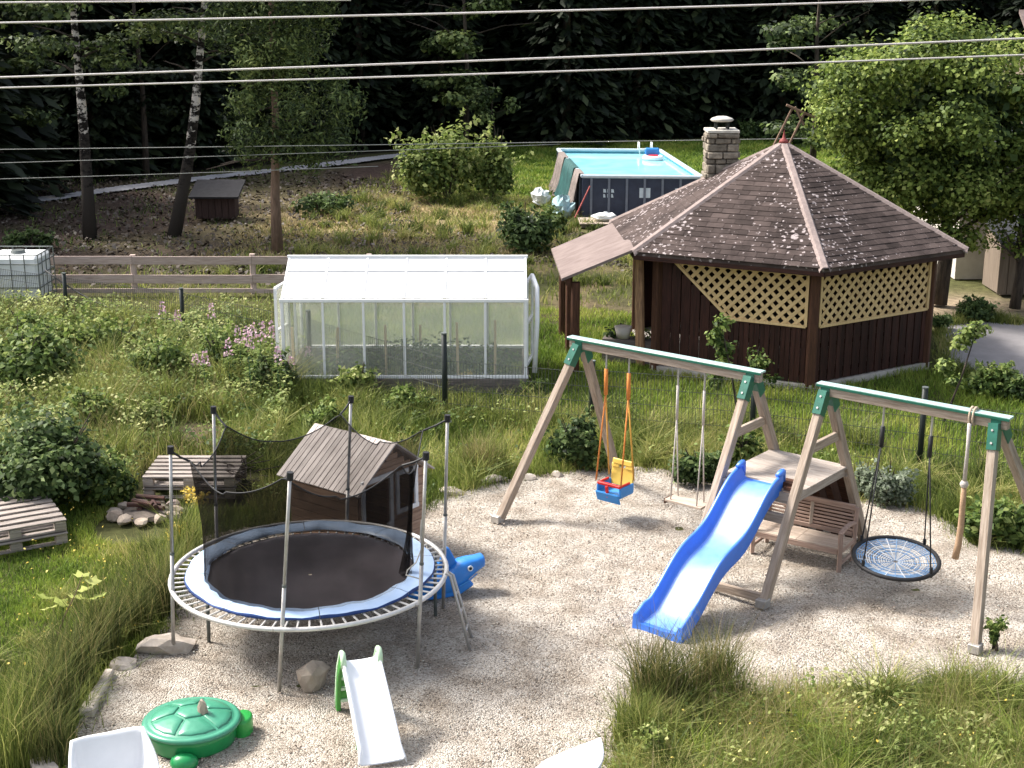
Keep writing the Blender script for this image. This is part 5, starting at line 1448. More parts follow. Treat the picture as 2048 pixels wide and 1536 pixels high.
tag(MB().prism([p - Vector((0, 0, .06)) for p in kb2], (0, 0, .14)).build('kerb_slab', M['palestone'], None, bevel=.015), 'short pale kerb slab near the white chair on the left', 'kerb slab')
for k, (x, y, r, lb) in enumerate([(905, 990, (.22, .13, .10), 'flat edging stone nearest the playhouse at the gravel edge'), (985, 962, (.24, .14, .09), 'wide flat edging stone between grass tuft and swing leg'), (1060, 958, (.12, .10, .07), 'small edging stone close to the left swing leg'), (1115, 952, (.10, .09, .07), 'tiny edging stone below the dark shrub')]):
    rock('edge_stone', lb, 'stone', G(x, y), r, 'palestone', 30 + k, rot=.5 * k)
# ------------------------------------------------------------------ fire pit
fc = G(293, 1027); fr_ = thing('fire_pit', 'ring of pale stones round charred wood, between the two pallet seats', 'fire pit', fc)
for k in range(11):
    a = 2 * PI * k / 11 + .2
    rock('stone', None, None, fc + Vector((.42 * math.cos(a), .34 * math.sin(a), 0)), (.13, .10, .065 + .025 * random.random()), 'stone' if k not in (1, 2) else 'ridge', 50 + k, parent=fr_, rot=a)
for k in range(7):
    a = random.uniform(0, PI); c = fc + Vector((random.uniform(-.15, .15), random.uniform(-.1, .12), .08 + .02 * k)); d = Vector((math.cos(a), math.sin(a) * .7, random.uniform(-.1, .1))) * random.uniform(.15, .25)
    bpart('charred_log', c - d, c + d, .06, .06, M['char'], fr_, c=.015)
MB().lathe([(.34, 0), (.3, .05), (.15, .07), (0, .075)], fc, 14).build('ash_bed', M['mortar'], fr_)

# ------------------------------------------------------------------ turtle sandbox
tc_ = G(383, 1434, .24); tc_.z = 0
tu = thing('turtle_sandbox', 'green turtle-shaped plastic sandbox with a domed shell lid', 'sandbox', tc_)
RX, RY = .47, .44
MB().lathe([(0, 0), (.42, 0), (.435, .03), (.455, .15), (.465, .2), (.44, .21)], tc_, 40, 1, .95).build('base', M['green_plastic'], tu, smooth=True)
MB().lathe([(.455, .20), (.490, .205), (.494, .228), (.478, .245), (.452, .252), (.432, .244), (.42, .250), (.36, .276), (.24, .305), (.1, .318), (0, .32)], tc_, 48, 1, .95).build('lid', M['lid_plastic'], tu, smooth=True)
def dome(x, y):
    r = min(.425, math.hypot(x, y / .95)); return .322 - .076 * (r / .425) ** 2.2
def scute(poly):
    c = Vector((sum(p[0] for p in poly) / len(poly), sum(p[1] for p in poly) / len(poly), 0)); rings = []
    pts = []
    for k in range(len(poly)):
        p, q = Vector((*poly[k], 0)), Vector((*poly[(k + 1) % len(poly)], 0))
        for t in (0, .25, .5, .75): pts.append(p.lerp(q, t))
    for f, dz in ((.93, -.02), (.905, .008), (.84, .016), (.4, .014), (0.02, .014)):
        rings.append([])
        for p in pts + [pts[0]]:
            v = c.lerp(p, f); rings[-1].append(tc_ + Vector((v.x, v.y, dome(v.x, v.y) + dz)))
    MB().grid(rings).build('scute', M['lid_plastic'], tu, smooth=True)
rot = .35
hexp = [(.165 * math.cos(rot + k * PI / 3), .155 * math.sin(rot + k * PI / 3)) for k in range(6)]
scute(hexp)
for k in range(6):
    p, q = hexp[k], hexp[(k + 1) % 6]
    a0, a1 = rot + k * PI / 3, rot + (k + 1) * PI / 3
    out = [(.415 * math.cos(a0 + (a1 - a0) * t), .395 * math.sin(a0 + (a1 - a0) * t)) for t in (0, .33, .67, 1)]
    scute([p] + out + [q])
for k in range(26):
    a = 2 * PI * k / 26
    p = tc_ + Vector((.505 * math.cos(a), .48 * math.sin(a), .2))
for ang, r, sz, nm in ((-88, .50, (.14, .115, .115), 'foot'), (22, .51, (.105, .15, .18), 'head'), (150, .5, (.12, .10, .09), 'foot'), (-170, .5, (.10, .10, .09), 'foot'), (-30, .49, (.07, .07, .07), 'foot')):
    a = math.radians(ang)
    if nm == 'foot' and ang == -30: continue
    c = tc_ + Vector((r * math.cos(a), r * .95 * math.sin(a), 0))
    pr = [(sz[0] * math.sin(t) if t > .01 else .0, sz[2] * (.5 - .5 * math.cos(t))) for t in np.linspace(PI, 0, 9)] if nm == 'foot' else [(0, sz[2]), (sz[0] * .8, sz[2]), (sz[0] * .97, sz[2] - .015), (sz[0], sz[2] - .04), (sz[0], 0)]
    if nm == 'foot': pr = [(0, sz[2]), (sz[0] * .5, sz[2] * .93), (sz[0] * .85, sz[2] * .65), (sz[0], sz[2] * .3), (sz[0] * .97, 0)]
    MB().lathe(pr, c, 20, 1, sz[1] / sz[0]).build(nm, M['foot_plastic' if nm == 'head' else 'green_plastic'], tu, smooth=True)

for ch_ in tu.children: ch_.data.transform(Matrix.Scale(.93, 4))
# ------------------------------------------------------------------ little toddler slide
td = Vector((.30, -.955, 0)).normalized(); tn = Vector((.955, .30, 0)).normalized()
to = Vector((-1.45, 12.40, 0))
tsl = thing('toddler_slide', 'small white toddler slide with a green ladder in the foreground', 'slide', to)
TQ = lambda s, t, z: to + (tn * s + td * t + Vector((0, 0, z))) * .90
rows = []
wT = .175
for t in np.linspace(0, 1, 26):
    d = t * 1.02
    z = .74 - .02 * t - .64 * (t ** 1.15) if t < .86 else None
    if z is None:
        zs0 = .74 - .02 * .86 - .64 * .86 ** 1.15; z = max(.075, zs0 * (1 - (t - .86) / .14 * .55))
    w = wT + .015 * t + (.03 * max(0, (t - .93) / .07))
    lip = .075 if t < .93 else .075 * (1 - (t - .93) / .1)
    rows.append([TQ(x, d, max(.0, z + dz)) for x, dz in ((-w - .03, -.03), (-w - .03, lip), (-w - .012, lip + .006), (-w, lip - .01), (-w + .02, .008), (-.05, 0), (.05, 0), (w - .02, .008), (w, lip - .01), (w + .012, lip + .006), (w + .03, lip), (w + .03, -.03))])
mb = MB().grid(rows); mb.grid([[p - Vector((0, 0, .012)) for p in r] for r in rows][::-1])
mb.build('chute', M['whiteplastic'], tsl, smooth=True)
for sx in (-1, 1):
    mb = MB(); L = []
    x = sx * (wT + .02)
    pts = [(-.40, 0), (-.36, .16), (-.27, .42), (-.17, .62), (-.06, .76), (.0, .84), (.07, .85), (.10, .76), (.06, .70), (-.03, .64), (-.14, .50), (-.22, .32), (-.28, .12), (-.30, 0)]
    mb.prism([TQ(x - .022, t, z) for t, z in pts], tn * .044)
    mb.build('side_frame', M['slide_green'], tsl, bevel=.008)
    MB().tube([TQ(x, t, z) for t, z in ((-.385, .02), (-.345, .18), (-.255, .44), (-.155, .635), (-.045, .775), (.005, .845), (.06, .855), (.095, .80), (.105, .72))], .028, 8).build('grip_edge', M['pale_green'], tsl, smooth=True)
for z, t in ((.14, -.32), (.30, -.275), (.46, -.205)):
    bpart('step', TQ(-wT, t, z), TQ(wT, t, z), .10, .03, M['pale_green'], tsl)
bpart('step_riser', TQ(-wT, -.25, .36), TQ(wT, -.25, .36), .02, .06, M['slide_green'], tsl); bpart('step_riser', TQ(-wT, -.30, .2), TQ(wT, -.30, .2), .02, .08, M['slide_green'], tsl)
for sx in (-1, 1):
    bpart('support_leg', TQ(sx * .15, .55, 0), TQ(sx * .15, .50, .36), .04, .04, M['slide_green'], tsl)

# ------------------------------------------------------------------ white bucket chairs in the foreground
def bucket_chair(label, top_back, facing, group, wide=.33):
    f = Vector((math.cos(facing), math.sin(facing), 0)); sd_ = Vector((-f.y, f.x, 0))
    c = Vector((top_back.x, top_back.y, 0)) + f * .31
    t_ = thing('bucket_chair', label, 'chair', c, group)
    rows = []
    na = 41
    for j in range(na):
        a = -PI + 2 * PI * j / (na - 1)              # 0 = behind the sitter
        b = abs(a) / PI
        dg = b * 180
        h = .84 + .018 * math.sin(min(1, dg / 42) * PI / 2) ** 2 if dg < 46 else (.858 - .27 * ((dg - 46) / 70) ** .8 if dg < 116 else .588 - .15 * min(1, (dg - 116) / 25))
        rim = wide / max(abs(math.cos(a)), abs(math.sin(a))) ** .55
        tall = h > .5
        prof = [(0.0, .40), (.12, .405), (.20, .42), (rim - .10, .46 if tall else .425), (rim - .045, .60 if tall else .43), (rim - .02, h - .04), (rim + .0, h - .004), (rim + .015, h), (rim + .026, h - .012), (rim + .012, h - .06), (rim - .02, .55 if tall else .41), (rim - .08, .42 if tall else .40), (.2, .385), (0, .375)]
        d = -f * math.cos(a) + sd_ * math.sin(a)
        rows.append([c + d * r + Vector((0, 0, z)) for r, z in prof])
    MB().grid(rows).build('shell', M['chairplastic'], t_, smooth=True)
    for a, b in ((.18, .2), (.18, -.2), (-.2, .2), (-.2, -.2)):
        MB().tube([c + f * a * .7 + sd_ * b * .7 + Vector((0, 0, .4)), c + f * a * 1.25 + sd_ * b * 1.2], [.02, .014], 7).build('leg', M['whitewood'], t_, smooth=True)
    return t_
bucket_chair('white plastic bucket chair cropped by the bottom edge, in front of the turtle sandbox', G(214, 1466, .85), -PI / 2 + .42, 'white chairs in the foreground')
bucket_chair('white plastic bucket chair turned sideways beside the tall grass at the bottom edge', G(1196, 1508, .87), PI - .18, 'white chairs in the foreground')

# ================================================================== VEGETATION
def join(parts):
    """[(V, Q, tint)] -> one set"""
    Vs, Qs, Ts, k = [], [], [], 0
    for V, Q, t in parts:
        Vs.append(V); Qs.append(Q + k); Ts.append(t); k += len(V)
    return np.concatenate(Vs), np.concatenate(Qs), np.concatenate(Ts)
def limb_tree(root, m, base, pts, r0, r1, limbs=0, lz=(.4, .95), ln=1.5, up=.5, name='trunk', seed=1):
    rr = random.Random(seed)
    n = len(pts); mb = MB().tube(pts, [r0 + (r1 - r0) * (i / (n - 1)) ** .8 for i in range(n)], 9)
    tr_ = mb.build(name, m, root, smooth=True)
    for k in range(limbs):
        t = rr.uniform(*lz); i = min(n - 2, int(t * (n - 1))); p = Vector(pts[i]).lerp(Vector(pts[i + 1]), t * (n - 1) - i)
        a = rr.uniform(0, 2 * PI); L = ln * rr.uniform(.6, 1.2); d = Vector((math.cos(a), math.sin(a), up * rr.uniform(.4, 1.5)))
        rad = (r0 + (r1 - r0) * t) * .4
        MB().tube([p, p + d * L * .5, p + d * L + Vector((0, 0, -.1 * L))], [rad, rad * .6, rad * .2], 5).build('limb', M['bark'], root, smooth=True)
    return tr_

# ---- the wood behind: sprays hung on whorls of branches
def spruce_sprays(h, r, n, zlo=0.4, size=.55):
    z = zlo + (h - zlo) * (1 - np.sqrt(rng.random(n) * .985 + .015)); z = np.clip(z, zlo, h)
    z = np.round(z / .42) * .42 + rng.normal(0, .07, n)
    R = r * (1 - z / h) ** .75
    na = 9; a = (rng.integers(0, na, n) + .37 * np.round(z / .42)) * 2 * PI / na + rng.normal(0, .13, n)
    f = .25 + .75 * rng.random(n) ** .6
    d = np.stack([np.cos(a), np.sin(a), np.zeros(n)], 1)
    P = d * (R * f)[:, None]; P[:, 2] = z - .28 * R * f ** 1.6
    t = d * .9 + unit(n) * .35; t[:, 2] -= .35; t /= np.linalg.norm(t, axis=1)[:, None]
    s = np.cross(t, np.array([0, 0, 1.0]) + .5 * unit(n)); s /= np.linalg.norm(s, axis=1)[:, None]
    L = (size * (.6 + .8 * rng.random(n)))[:, None]
    V = np.stack([P - t * L * .5, P + s * L * .22, P + t * L * .5, P - s * L * .22], 1).reshape(-1, 3)
    return V, np.arange(n * 4).reshape(-1, 4), np.clip(rng.normal(.42, .22, n), 0, 1)
E0 = lambda x: min(66.5 + .30 * np.clip(x, -30, 12), 54.0 + 1.07 * (max(x, -17) + 16.5))     # edge of the wood
mass = []; tmb = MB()
protos_s = [spruce_sprays(15, 2.7, 1500, size=.9) for _ in range(3)]
k = 0
for row in range(5):
    for x in np.arange(-42, 44, 2.6):
        xx = x + random.uniform(-.9, .9); yy = E0(xx) + 3.2 + row * 3.2 + random.uniform(-1.1, 1.1)
        V, Q, t = protos_s[k % 3]; k += 1
        a = random.uniform(0, 6.28); sc = random.uniform(.8, 1.25); ca_, sa_ = math.cos(a), math.sin(a)
        R = np.array([[ca_, -sa_, 0], [sa_, ca_, 0], [0, 0, 1]])
        gz0 = max(0, (yy - 80) / 60) * 26
        mass.append((V @ R.T * sc + np.array([xx, yy, gz0]), Q, t))
for xx, yy in ((-17.5, 44.5), (-19.5, 41), (-21, 46.5), (-22, 38), (-24, 43), (-17.8, 49)):
    V, Q, t = protos_s[k % 3]; k += 1; mass.append((V * 1.0 + np.array([xx, yy, 0]), Q, t))
V, Q, t = join(mass)
tag(npmesh('forest', V, Q, None, t, M['spruce']), 'dark spruce forest filling the background', kind='stuff')
# trunks inside the wood
mb = MB()
for k in range(70):
    x = random.uniform(-34, 36); y = E0(x) + random.uniform(2.2, 8); mb.tube([(x, y, -.2), (x + random.uniform(-.2, .2), y, 9)], [.17, .12], 6)
tag(mb.build('forest_trunks', M['bark'], None, smooth=True), 'bare dark trunks standing inside the forest', kind='stuff')
# edge trees one by one
prot = []
for j in range(3):
    V, Q, t = spruce_sprays(13 + j, 2.5 + .2 * j, 3400, zlo=.7, size=.55)
    me_o = npmesh('crown_source', V, Q, None, t, M['spruce']); prot.append(me_o.data); bpy.data.objects.remove(me_o)
tk_me = bpy.data.meshes.new('trunk'); q = MB().tube([(0, 0, -.3), (0, 0, 6), (0, 0, 13)], [.2, .14, .03], 8); tk_me.from_pydata(q.v, [], q.f); tk_me.materials.append(M['bark'])
edge = []
for x in (-29, -25.2, -22.5, -19.4, -16, -13, -9.6, -6.8, -3.2, 2.5, 6.0, 9.6, 13.2, 16.8, 20.5, 24.5):
    y = E0(x) + random.uniform(-.6, 1.6)
    r = thing('spruce_tree', 'dark spruce in the front row of the forest edge', 'tree', (x, y, 0), 'spruces along the forest edge')
    sc = random.uniform(.85, 1.15); w = Matrix.Translation((x, y, 0)) @ Matrix.Rotation(random.uniform(0, 6), 4, 'Z') @ Matrix.Scale(sc, 4)
    link(bpy.data.objects.new('crown', random.choice(prot)), r, w)
    link(bpy.data.objects.new('trunk', tk_me), r, w)
# broadleaved edge trees lit in places
def broad(name, label, base, h, crown, n, size, m, bark='bark', limbs=9, group=None, shell=.35, r0=.14):
    base = Vector(base); r = thing(name, label, 'tree', base, group)
    limb_tree(r, M[bark], base, [base + Vector((0, 0, -.1)), base + Vector((.08, 0, h * .3)), base + Vector((-.05, .05, h * .6)), base + Vector((.05, 0, h * .95))], r0, r0 * .25, limbs, ln=h * .25, seed=int(abs(base.x * 31)))
    foliage('crown', crown, n, size, M[m], r, shell=shell)
    return r
c = AT(930, 150, 62)
broad('edge_tree', 'broadleaved tree with lit leaves in the middle of the forest edge', (c.x, 62.5, 0), 11, [b for z in (2.6, 4.3, 6.0, 8.0) for b in sub_blobs((c.x + random.uniform(-.5, .5), 62.3, z), (1.9, 1.3, .9), 5, .42, .7)], 3600, .24, 'larch', group=None)
c = AT(985, 215, 60)
broad('edge_sapling', 'thin sapling below the lit tree at the forest edge', (c.x, 61, 0), 3.2, sub_blobs((c.x, 61, 1.9), (1.1, .8, 1.0), 7, .35), 900, .17, 'larch', limbs=6, r0=.05)
c = AT(1600, 110, 50)
broad('edge_tree', 'dim broadleaved tree between the round tree and the dark forest', (c.x + .6, 50, 0), 9, [b for z in (2.0, 3.6, 5.2, 7.0) for b in sub_blobs((c.x + .7, 50, z), (1.8, 1.4, .9), 5, .42, .7)], 3600, .22, 'larch')
c = AT(30, 120, 47)
broad('edge_tree', 'dim leafy tree at the top left corner beyond the left birch', (c.x - .8, 47, 0), 10, [b for z in (2.6, 4.2, 6.0, 8.0) for b in sub_blobs((c.x - .6, 47, z), (2.2, 1.5, .9), 6, .42, .6)], 4200, .22, 'larch')
c = AT(250, 150, 52)
broad('edge_tree', 'dark leafy tree standing between the two birches', (c.x, 54, 0), 10, [b for z in (2.2, 3.8, 5.4, 7.4) for b in sub_blobs((c.x, 54, z), (2.3, 1.5, .9), 6, .42, .6)], 3600, .24, 'spruce')

# ---- birches
def birch(label, pts, r0, crown, n):
    r = thing('birch_tree', label, 'tree', pts[0])
    p2 = list(pts); d = (pts[-1] - pts[-2]); p2 += [pts[-1] + d * 1.2, pts[-1] + d * 2.5 + Vector((0, 0, 1))]
    limb_tree(r, M['birch'], pts[0], p2, r0, .05, 12, (.5, .95), 1.2, .3, seed=4)
    foliage('crown', crown, n, .16, M['larch'], r, shell=.25)
b1 = [G(180, 474) - Vector((0, 0, .1)), AT(175, 380, 40.5), AT(168, 270, 40.5), AT(160, 170, 40.5), AT(150, 60, 40.5)]
birch('straight birch at the left with a black lower trunk', b1, .21, [b for z in (5.2, 6.4, 8, 9.5, 11) for b in sub_blobs((b1[-1].x - .5, 40.6, z), (2.0 + .25 * (z - 5), 1.5 + .3 * (z - 5), .8), 7, .42, .7)] + sub_blobs((b1[2].x + .7, 40.2, 4.0), (.9, .6, .7), 4, .4), 7500)
b2 = [G(347, 470) - Vector((0, 0, .1)), AT(366, 380, 40.8), AT(380, 300, 40.8), AT(391, 210, 40.8), AT(398, 130, 40.8), AT(406, 40, 40.8)]
birch('leaning birch with black and white bark beside the hutch', b2, .21, [b for z in (5.8, 7.2, 8.8, 10.4) for b in sub_blobs((b2[-1].x - .5, 41, z), (1.9 + .25 * (z - 5), 1.4 + .3 * (z - 5), .8), 7, .42, .7)], 6500)
# ---- the brown-trunked tree with drooping green branches
lt = G(555, 507); r = thing('larch_tree', 'brown-trunked tree with drooping green branches beside the rail fence', 'tree', lt)
limb_tree(r, M['brownbark'], lt, [lt - Vector((0, 0, .1)), lt + Vector((0, 0, 1.5)), lt + Vector((.1, 0, 3.5)), lt + Vector((.15, 0, 10))], .17, .06, 12, (.5, .9), 1.6, -.1, seed=9)
cr_ = []
for k in range(60):
    z = 2.75 + 7.5 * (k / 60); a = k * 2.4; rad = random.uniform(.3, 2.0)
    cr_.append((np.array([lt.x + .35 + rad * math.cos(a), lt.y - .35 + rad * .8 * math.sin(a), z - .2 * rad]), np.array([.55, .45, .5])))
foliage('crown', cr_, 22000, .15, M['larch'], r, shell=.15, up=.1, aspect=.32)
# ---- the round tree on the right
r = thing('round_tree', 'large round leafy tree behind the gazebo at the right', 'tree', (9.6, 31.4, 0))
b = Vector((9.6, 31.4, 0))
limb_tree(r, M['bark'], b, [b, b + Vector((.1, 0, 1.2)), b + Vector((.0, 0, 2.4)), b + Vector((.2, 0, 4.5))], .2, .08, 14, (.25, .8), 2.0, .6, seed=3)
cb = []
for k in range(96):
    u = unit(1)[0]
    if u[2] < -.75: u[2] *= .6
    c = np.array([9.15, 31.2, 4.1]) + u * np.array([2.6, 1.9, 2.35]) * (.62 + .36 * random.random())
    if c[2] < 2.6: c[0] += .8 * (2.6 - c[2])
    cb.append((c, np.array([.62, .55, .42]) * random.uniform(.75, 1.25)))
for k in range(26):
    cb.append((np.array([random.uniform(8.6, 12.2), random.uniform(29.8, 31.6), random.uniform(1.55, 3.0)]), np.array([.6, .5, .38]) * random.uniform(.8, 1.2)))
foliage('crown', cb, 50000, .10, M['maple'], r, shell=.45, up=.5, aspect=.8)
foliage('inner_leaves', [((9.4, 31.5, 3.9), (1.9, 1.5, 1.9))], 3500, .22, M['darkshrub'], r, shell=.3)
b = Vector((11.15, 30.9, 0)); r = thing('dark_tree', 'dark-trunked tree beside the beige shed at the right edge', 'tree', b)
limb_tree(r, M['bark'], b, [b, b + Vector((.05, 0, .8)), b + Vector((-.02, 0, 1.6)), b + Vector((.2, 0, 3.6))], .13, .07, 10, (.4, .9), 1.6, .5, seed=8)
foliage('crown', [q for z in (2.0, 2.7, 3.6, 4.7) for q in sub_blobs((11.8, 30.9, z), (1.7, 1.2, .6), 7, .42, .8)], 9500, .14, M['maple'], r, shell=.4, aspect=.8)

# ---- shrubs: (foot x, foot y in the photograph, width px, height px, palette, leaf, count, name, label)
def shrub(x, y, wpx, hpx, m, leaf, n, name, label, cat='shrub', group=None, stems=6, flat=.8, z0=0.0, depth=.7, lumps=9):
    g = G(x, y); sc = FPX / (g.y * cp_ + H * sp_)
    w = wpx / sc / 2; h = hpx / sc / cp_
    r = thing(name, label, cat, g, group)
    blobs = []
    for k in range(lumps):
        a = random.uniform(0, 2 * PI); f = math.sqrt(random.random()) * .75
        top = h * (1 - .45 * f) * random.uniform(.75, 1.0)
        rad = np.array([w * .42, w * depth * .42, max(.09, h * .26)])
        for zz_ in ([top - rad[2]] if h < .5 else [top - rad[2], max(rad[2], top * .45)]):
            blobs.append((np.array([g.x + w * f * math.cos(a), g.y + w * depth * f * math.sin(a), max(zz_, rad[2] * .9)]), rad * random.uniform(.75, 1.2)))
    ex = []
    for k in range(int(8 + lumps * 1.5)):
        c, rad = blobs[random.randrange(len(blobs))]
        a = random.uniform(0, 2 * PI); d = np.array([math.cos(a) * .7, math.sin(a) * .7, random.uniform(.5, 1.4)]); d /= np.linalg.norm(d)
        p0 = c + d * rad * .8; L_ = h * random.uniform(.18, .38)
        for q in np.linspace(0, 1, 11): ex.append(p0 + d * L_ * q + np.array([0, 0, -.25 * L_ * q * q]) + rng.normal(0, leaf * .35, 3))
    foliage('foliage', blobs, n, leaf, M[m], r, shell=.2, zmin=.01, extra=np.array(ex))
    mb = MB()
    for k in range(stems):
        a = random.uniform(0, 2 * PI); e = g + Vector((w * .5 * math.cos(a), w * depth * .5 * math.sin(a), h * random.uniform(.6, .9)))
        mb.tube([g + Vector((random.uniform(-.05, .05), random.uniform(-.05, .05), -.05)), g.lerp(e, .5) + Vector((0, 0, .1 * h)), e], [.018 + .006 * h, .014, .005], 5)
    mb.build('stems', M['bark'], r)
    return r
SH = [
 (895, 402, 190, 165, 'lightshrub', .17, 4200, 'pale_shrub', 'tall pale green shrub on the straw slope left of the pool'),
 (985, 398, 90, 150, 'lightshrub', .16, 1900, 'pale_shrub', 'darker shrub joined to the right of the pale slope shrub'),
 (1050, 500, 150, 105, 'darkshrub', .14, 2400, 'dark_bush', 'dark rounded bush in front of the pool and left of the gazebo'),
 (1105, 470, 70, 60, 'shrub', .12, 700, 'green_bush', 'small green bush touching the pale tarpaulin by the pool'),
 (640, 425, 130, 45, 'darkshrub', .15, 900, 'low_bush', 'low dark scrub right of the brown trunk'),
 (60, 495, 100, 40, 'darkshrub', .14, 700, 'low_bush', 'low dark scrub behind the white water tank'),
 (110, 1000, 340, 205, 'darkshrub', .095, 6500, 'bramble_bush', 'big bramble bush behind the left pallet seat'),
 (215, 1005, 120, 120, 'shrub', .08, 1500, 'bramble_bush', 'smaller bramble mound left of the fire pit'),
 (40, 790, 260, 170, 'shrub', .11, 4000, 'elder_bush', 'pale-topped elder bush at the left edge below the water tank'),
 (330, 775, 150, 120, 'shrub', .085, 1900, 'weed_bush', 'leafy weed bush below the middle wire fence post'),
 (450, 770, 150, 130, 'shrub', .085, 2400, 'weed_bush', 'tall leafy weed bush under the fireweed left of the greenhouse'),
 (550, 800, 110, 110, 'darkshrub', .085, 1600, 'weed_bush', 'dark leafy weeds at the left foot of the greenhouse'),
 (240, 720, 150, 90, 'shrub', .09, 1700, 'weed_bush', 'leafy weed mound between the first two wire fence posts'),
 (130, 720, 170, 110, 'lightshrub', .10, 2200, 'elder_bush', 'pale leafy elder below the left wire fence post'),
 (60, 700, 150, 95, 'shrub', .10, 1900, 'elder_bush', 'green elder under the water tank at the left edge'),
 (190, 870, 130, 110, 'shrub', .085, 1700, 'weed_bush', 'weed bush between the elder and the bramble'),
 (420, 700, 110, 70, 'shrub', .085, 1100, 'weed_bush', 'green weed clump right of the middle wire fence post'),
 (300, 860, 110, 70, 'lightshrub', .08, 900, 'weed_bush', 'pale weed clump behind the left rear trampoline pole'),
 (1150, 935, 115, 120, 'darkshrub', .085, 2000, 'dark_shrub', 'dark shrub behind the left legs of the swing frame'),
 (1200, 940, 60, 55, 'shrub', .08, 600, 'small_shrub', 'light green leafy plant right of the dark shrub at the gravel edge'),
 (1395, 965, 110, 80, 'darkshrub', .085, 1400, 'dark_shrub', 'dark shrub behind the flat plank swing'),
 (1480, 945, 80, 110, 'shrub', .085, 900, 'dark_shrub', 'tall weeds at the fence behind the middle A-legs'),
 (1990, 790, 130, 75, 'shrub', .085, 1400, 'brown_bush', 'brownish bush at the roadside on the right'),
 (2040, 800, 60, 55, 'darkshrub', .09, 500, 'brown_bush', 'small dark bush right of the brownish roadside bush'),
 (1775, 1008, 110, 105, 'silver', .06, 1500, 'silver_weed', 'silvery leaved weed clump behind the nest swing'),
 (1725, 995, 60, 80, 'silver', .055, 600, 'silver_weed', 'silvery weed clump beside the rear platform leg'),
 (1990, 1090, 140, 110, 'shrub', .10, 1800, 'leafy_plant', 'broad leafy plant at the gravel edge right of the climbing rope'),
 (2050, 1085, 60, 90, 'darkshrub', .10, 600, 'leafy_plant', 'dark leafy plant cropped by the right edge beside the swing leg'),
 (1880, 660, 60, 30, 'darkshrub', .09, 400, 'low_bush', 'low dark bush behind the right gazebo post'),
 (1950, 640, 110, 45, 'darkshrub', .10, 800, 'low_bush', 'dark scrub on the bank below the white house'),
 (1515, 280, 70, 40, 'darkshrub', .18, 700, 'edge_bush', 'dark bush at the lawn end beyond the chimney'),
 (1590, 290, 80, 60, 'darkshrub', .18, 800, 'edge_bush', 'dark bush behind the pole frame'),
 (1260, 268, 90, 30, 'spruce', .2, 700, 'edge_bush', 'low dark bush at the forest foot above the pool'),
 (1400, 270, 120, 42, 'spruce', .2, 900, 'edge_bush', 'wide dark bush at the forest foot above the chimney'),
 (1060, 262, 120, 36, 'spruce', .2, 800, 'edge_bush', 'dark bush at the forest foot left of the pool'),
 (720, 800, 90, 90, 'lightshrub', .09, 900, 'pale_weed', 'pale green leafy weed before the greenhouse base'),
 (820, 830, 110, 60, 'shrub', .08, 900, 'green_weed', 'green weed clump between trampoline poles and greenhouse'),
 (1075, 795, 60, 40, 'shrub', .09, 400, 'green_weed', 'small leafy weed at the right corner of the greenhouse'),
 (640, 860, 100, 60, 'shrub', .08, 800, 'green_weed', 'weed clump behind the playhouse roof'),
]
for s in SH: shrub(*s)
# young trees by the gazebo
def young(x, y, top, w, label, m='lightshrub', n=700):
    g = G(x, y); t = AT(top[0], top[1], g.y); r = thing('young_tree', label, 'tree', g)
    mb = MB().tube([g, g.lerp(t, .5) + Vector((.03, 0, 0)), t], [.022, .015, .006], 6); mb.build('trunk', M['bark'], r, smooth=True)
    bl = []
    for k in range(9):
        f = random.uniform(.35, 1.0); p = g.lerp(t, f); a = random.uniform(0, 2 * PI); q = w * (1.15 - f)
        bl.append((np.array([p.x + q * math.cos(a), p.y + q * .6 * math.sin(a), p.z]), np.array([.16, .14, .13])))
    foliage('crown', bl, n, .085, M[m], r, shell=.1)
young(1480, 862, (1440, 640), .42, 'young fruit tree in front of the left gazebo wall', 'shrub', 900)
young(1525, 800, (1515, 700), .3, 'small sapling tucked behind the middle swing frame bracket', 'shrub', 350)
young(1885, 850, (1955, 655), .55, 'young pale-leaved tree in front of the right gazebo corner', 'lightshrub', 800)
# lime-leaved sapling in the rushes
g = G(105, 1300); r = thing('lime_sapling', 'broad lime-leaved sapling rising above the rushes on the left lawn edge', 'plant', g)
MB().tube([g, AT(130, 1230, g.y), AT(150, 1190, g.y), AT(165, 1150, g.y)], [.012, .009, .006, .004], 5).build('stem', M['brownbark'], r)
for (x, y) in ((165, 1150), (185, 1158), (172, 1178), (200, 1190), (150, 1192), (120, 1205), (85, 1192), (100, 1215), (180, 1200)):
    p = AT(x, y, g.y + random.uniform(-.1, .1)); a0_ = random.uniform(0, 6.28); R_ = Matrix.Rotation(random.uniform(-.5, .2), 3, 'X') @ Matrix.Rotation(random.uniform(-.4, .4), 3, 'Y') @ Matrix.Rotation(a0_, 3, 'Z')
    V = [p] + [p + R_ @ Vector((q_ * math.cos(b_), q_ * math.sin(b_) * .85, -.18 * q_ + .03 * (j_ % 2))) for j_, (q_, b_) in enumerate(zip((.03, .09, .075, .12, .085, .135, .085, .12, .075, .09), np.linspace(0, 2 * PI, 11)[:-1]))]
    T = [(0, 1 + j_, 1 + (j_ + 1) % 10) for j_ in range(10)]
    npmesh('leaf', [tuple(v) for v in V], None, T, [random.random()] * 10, M['limeleaf'], r, loc=g)

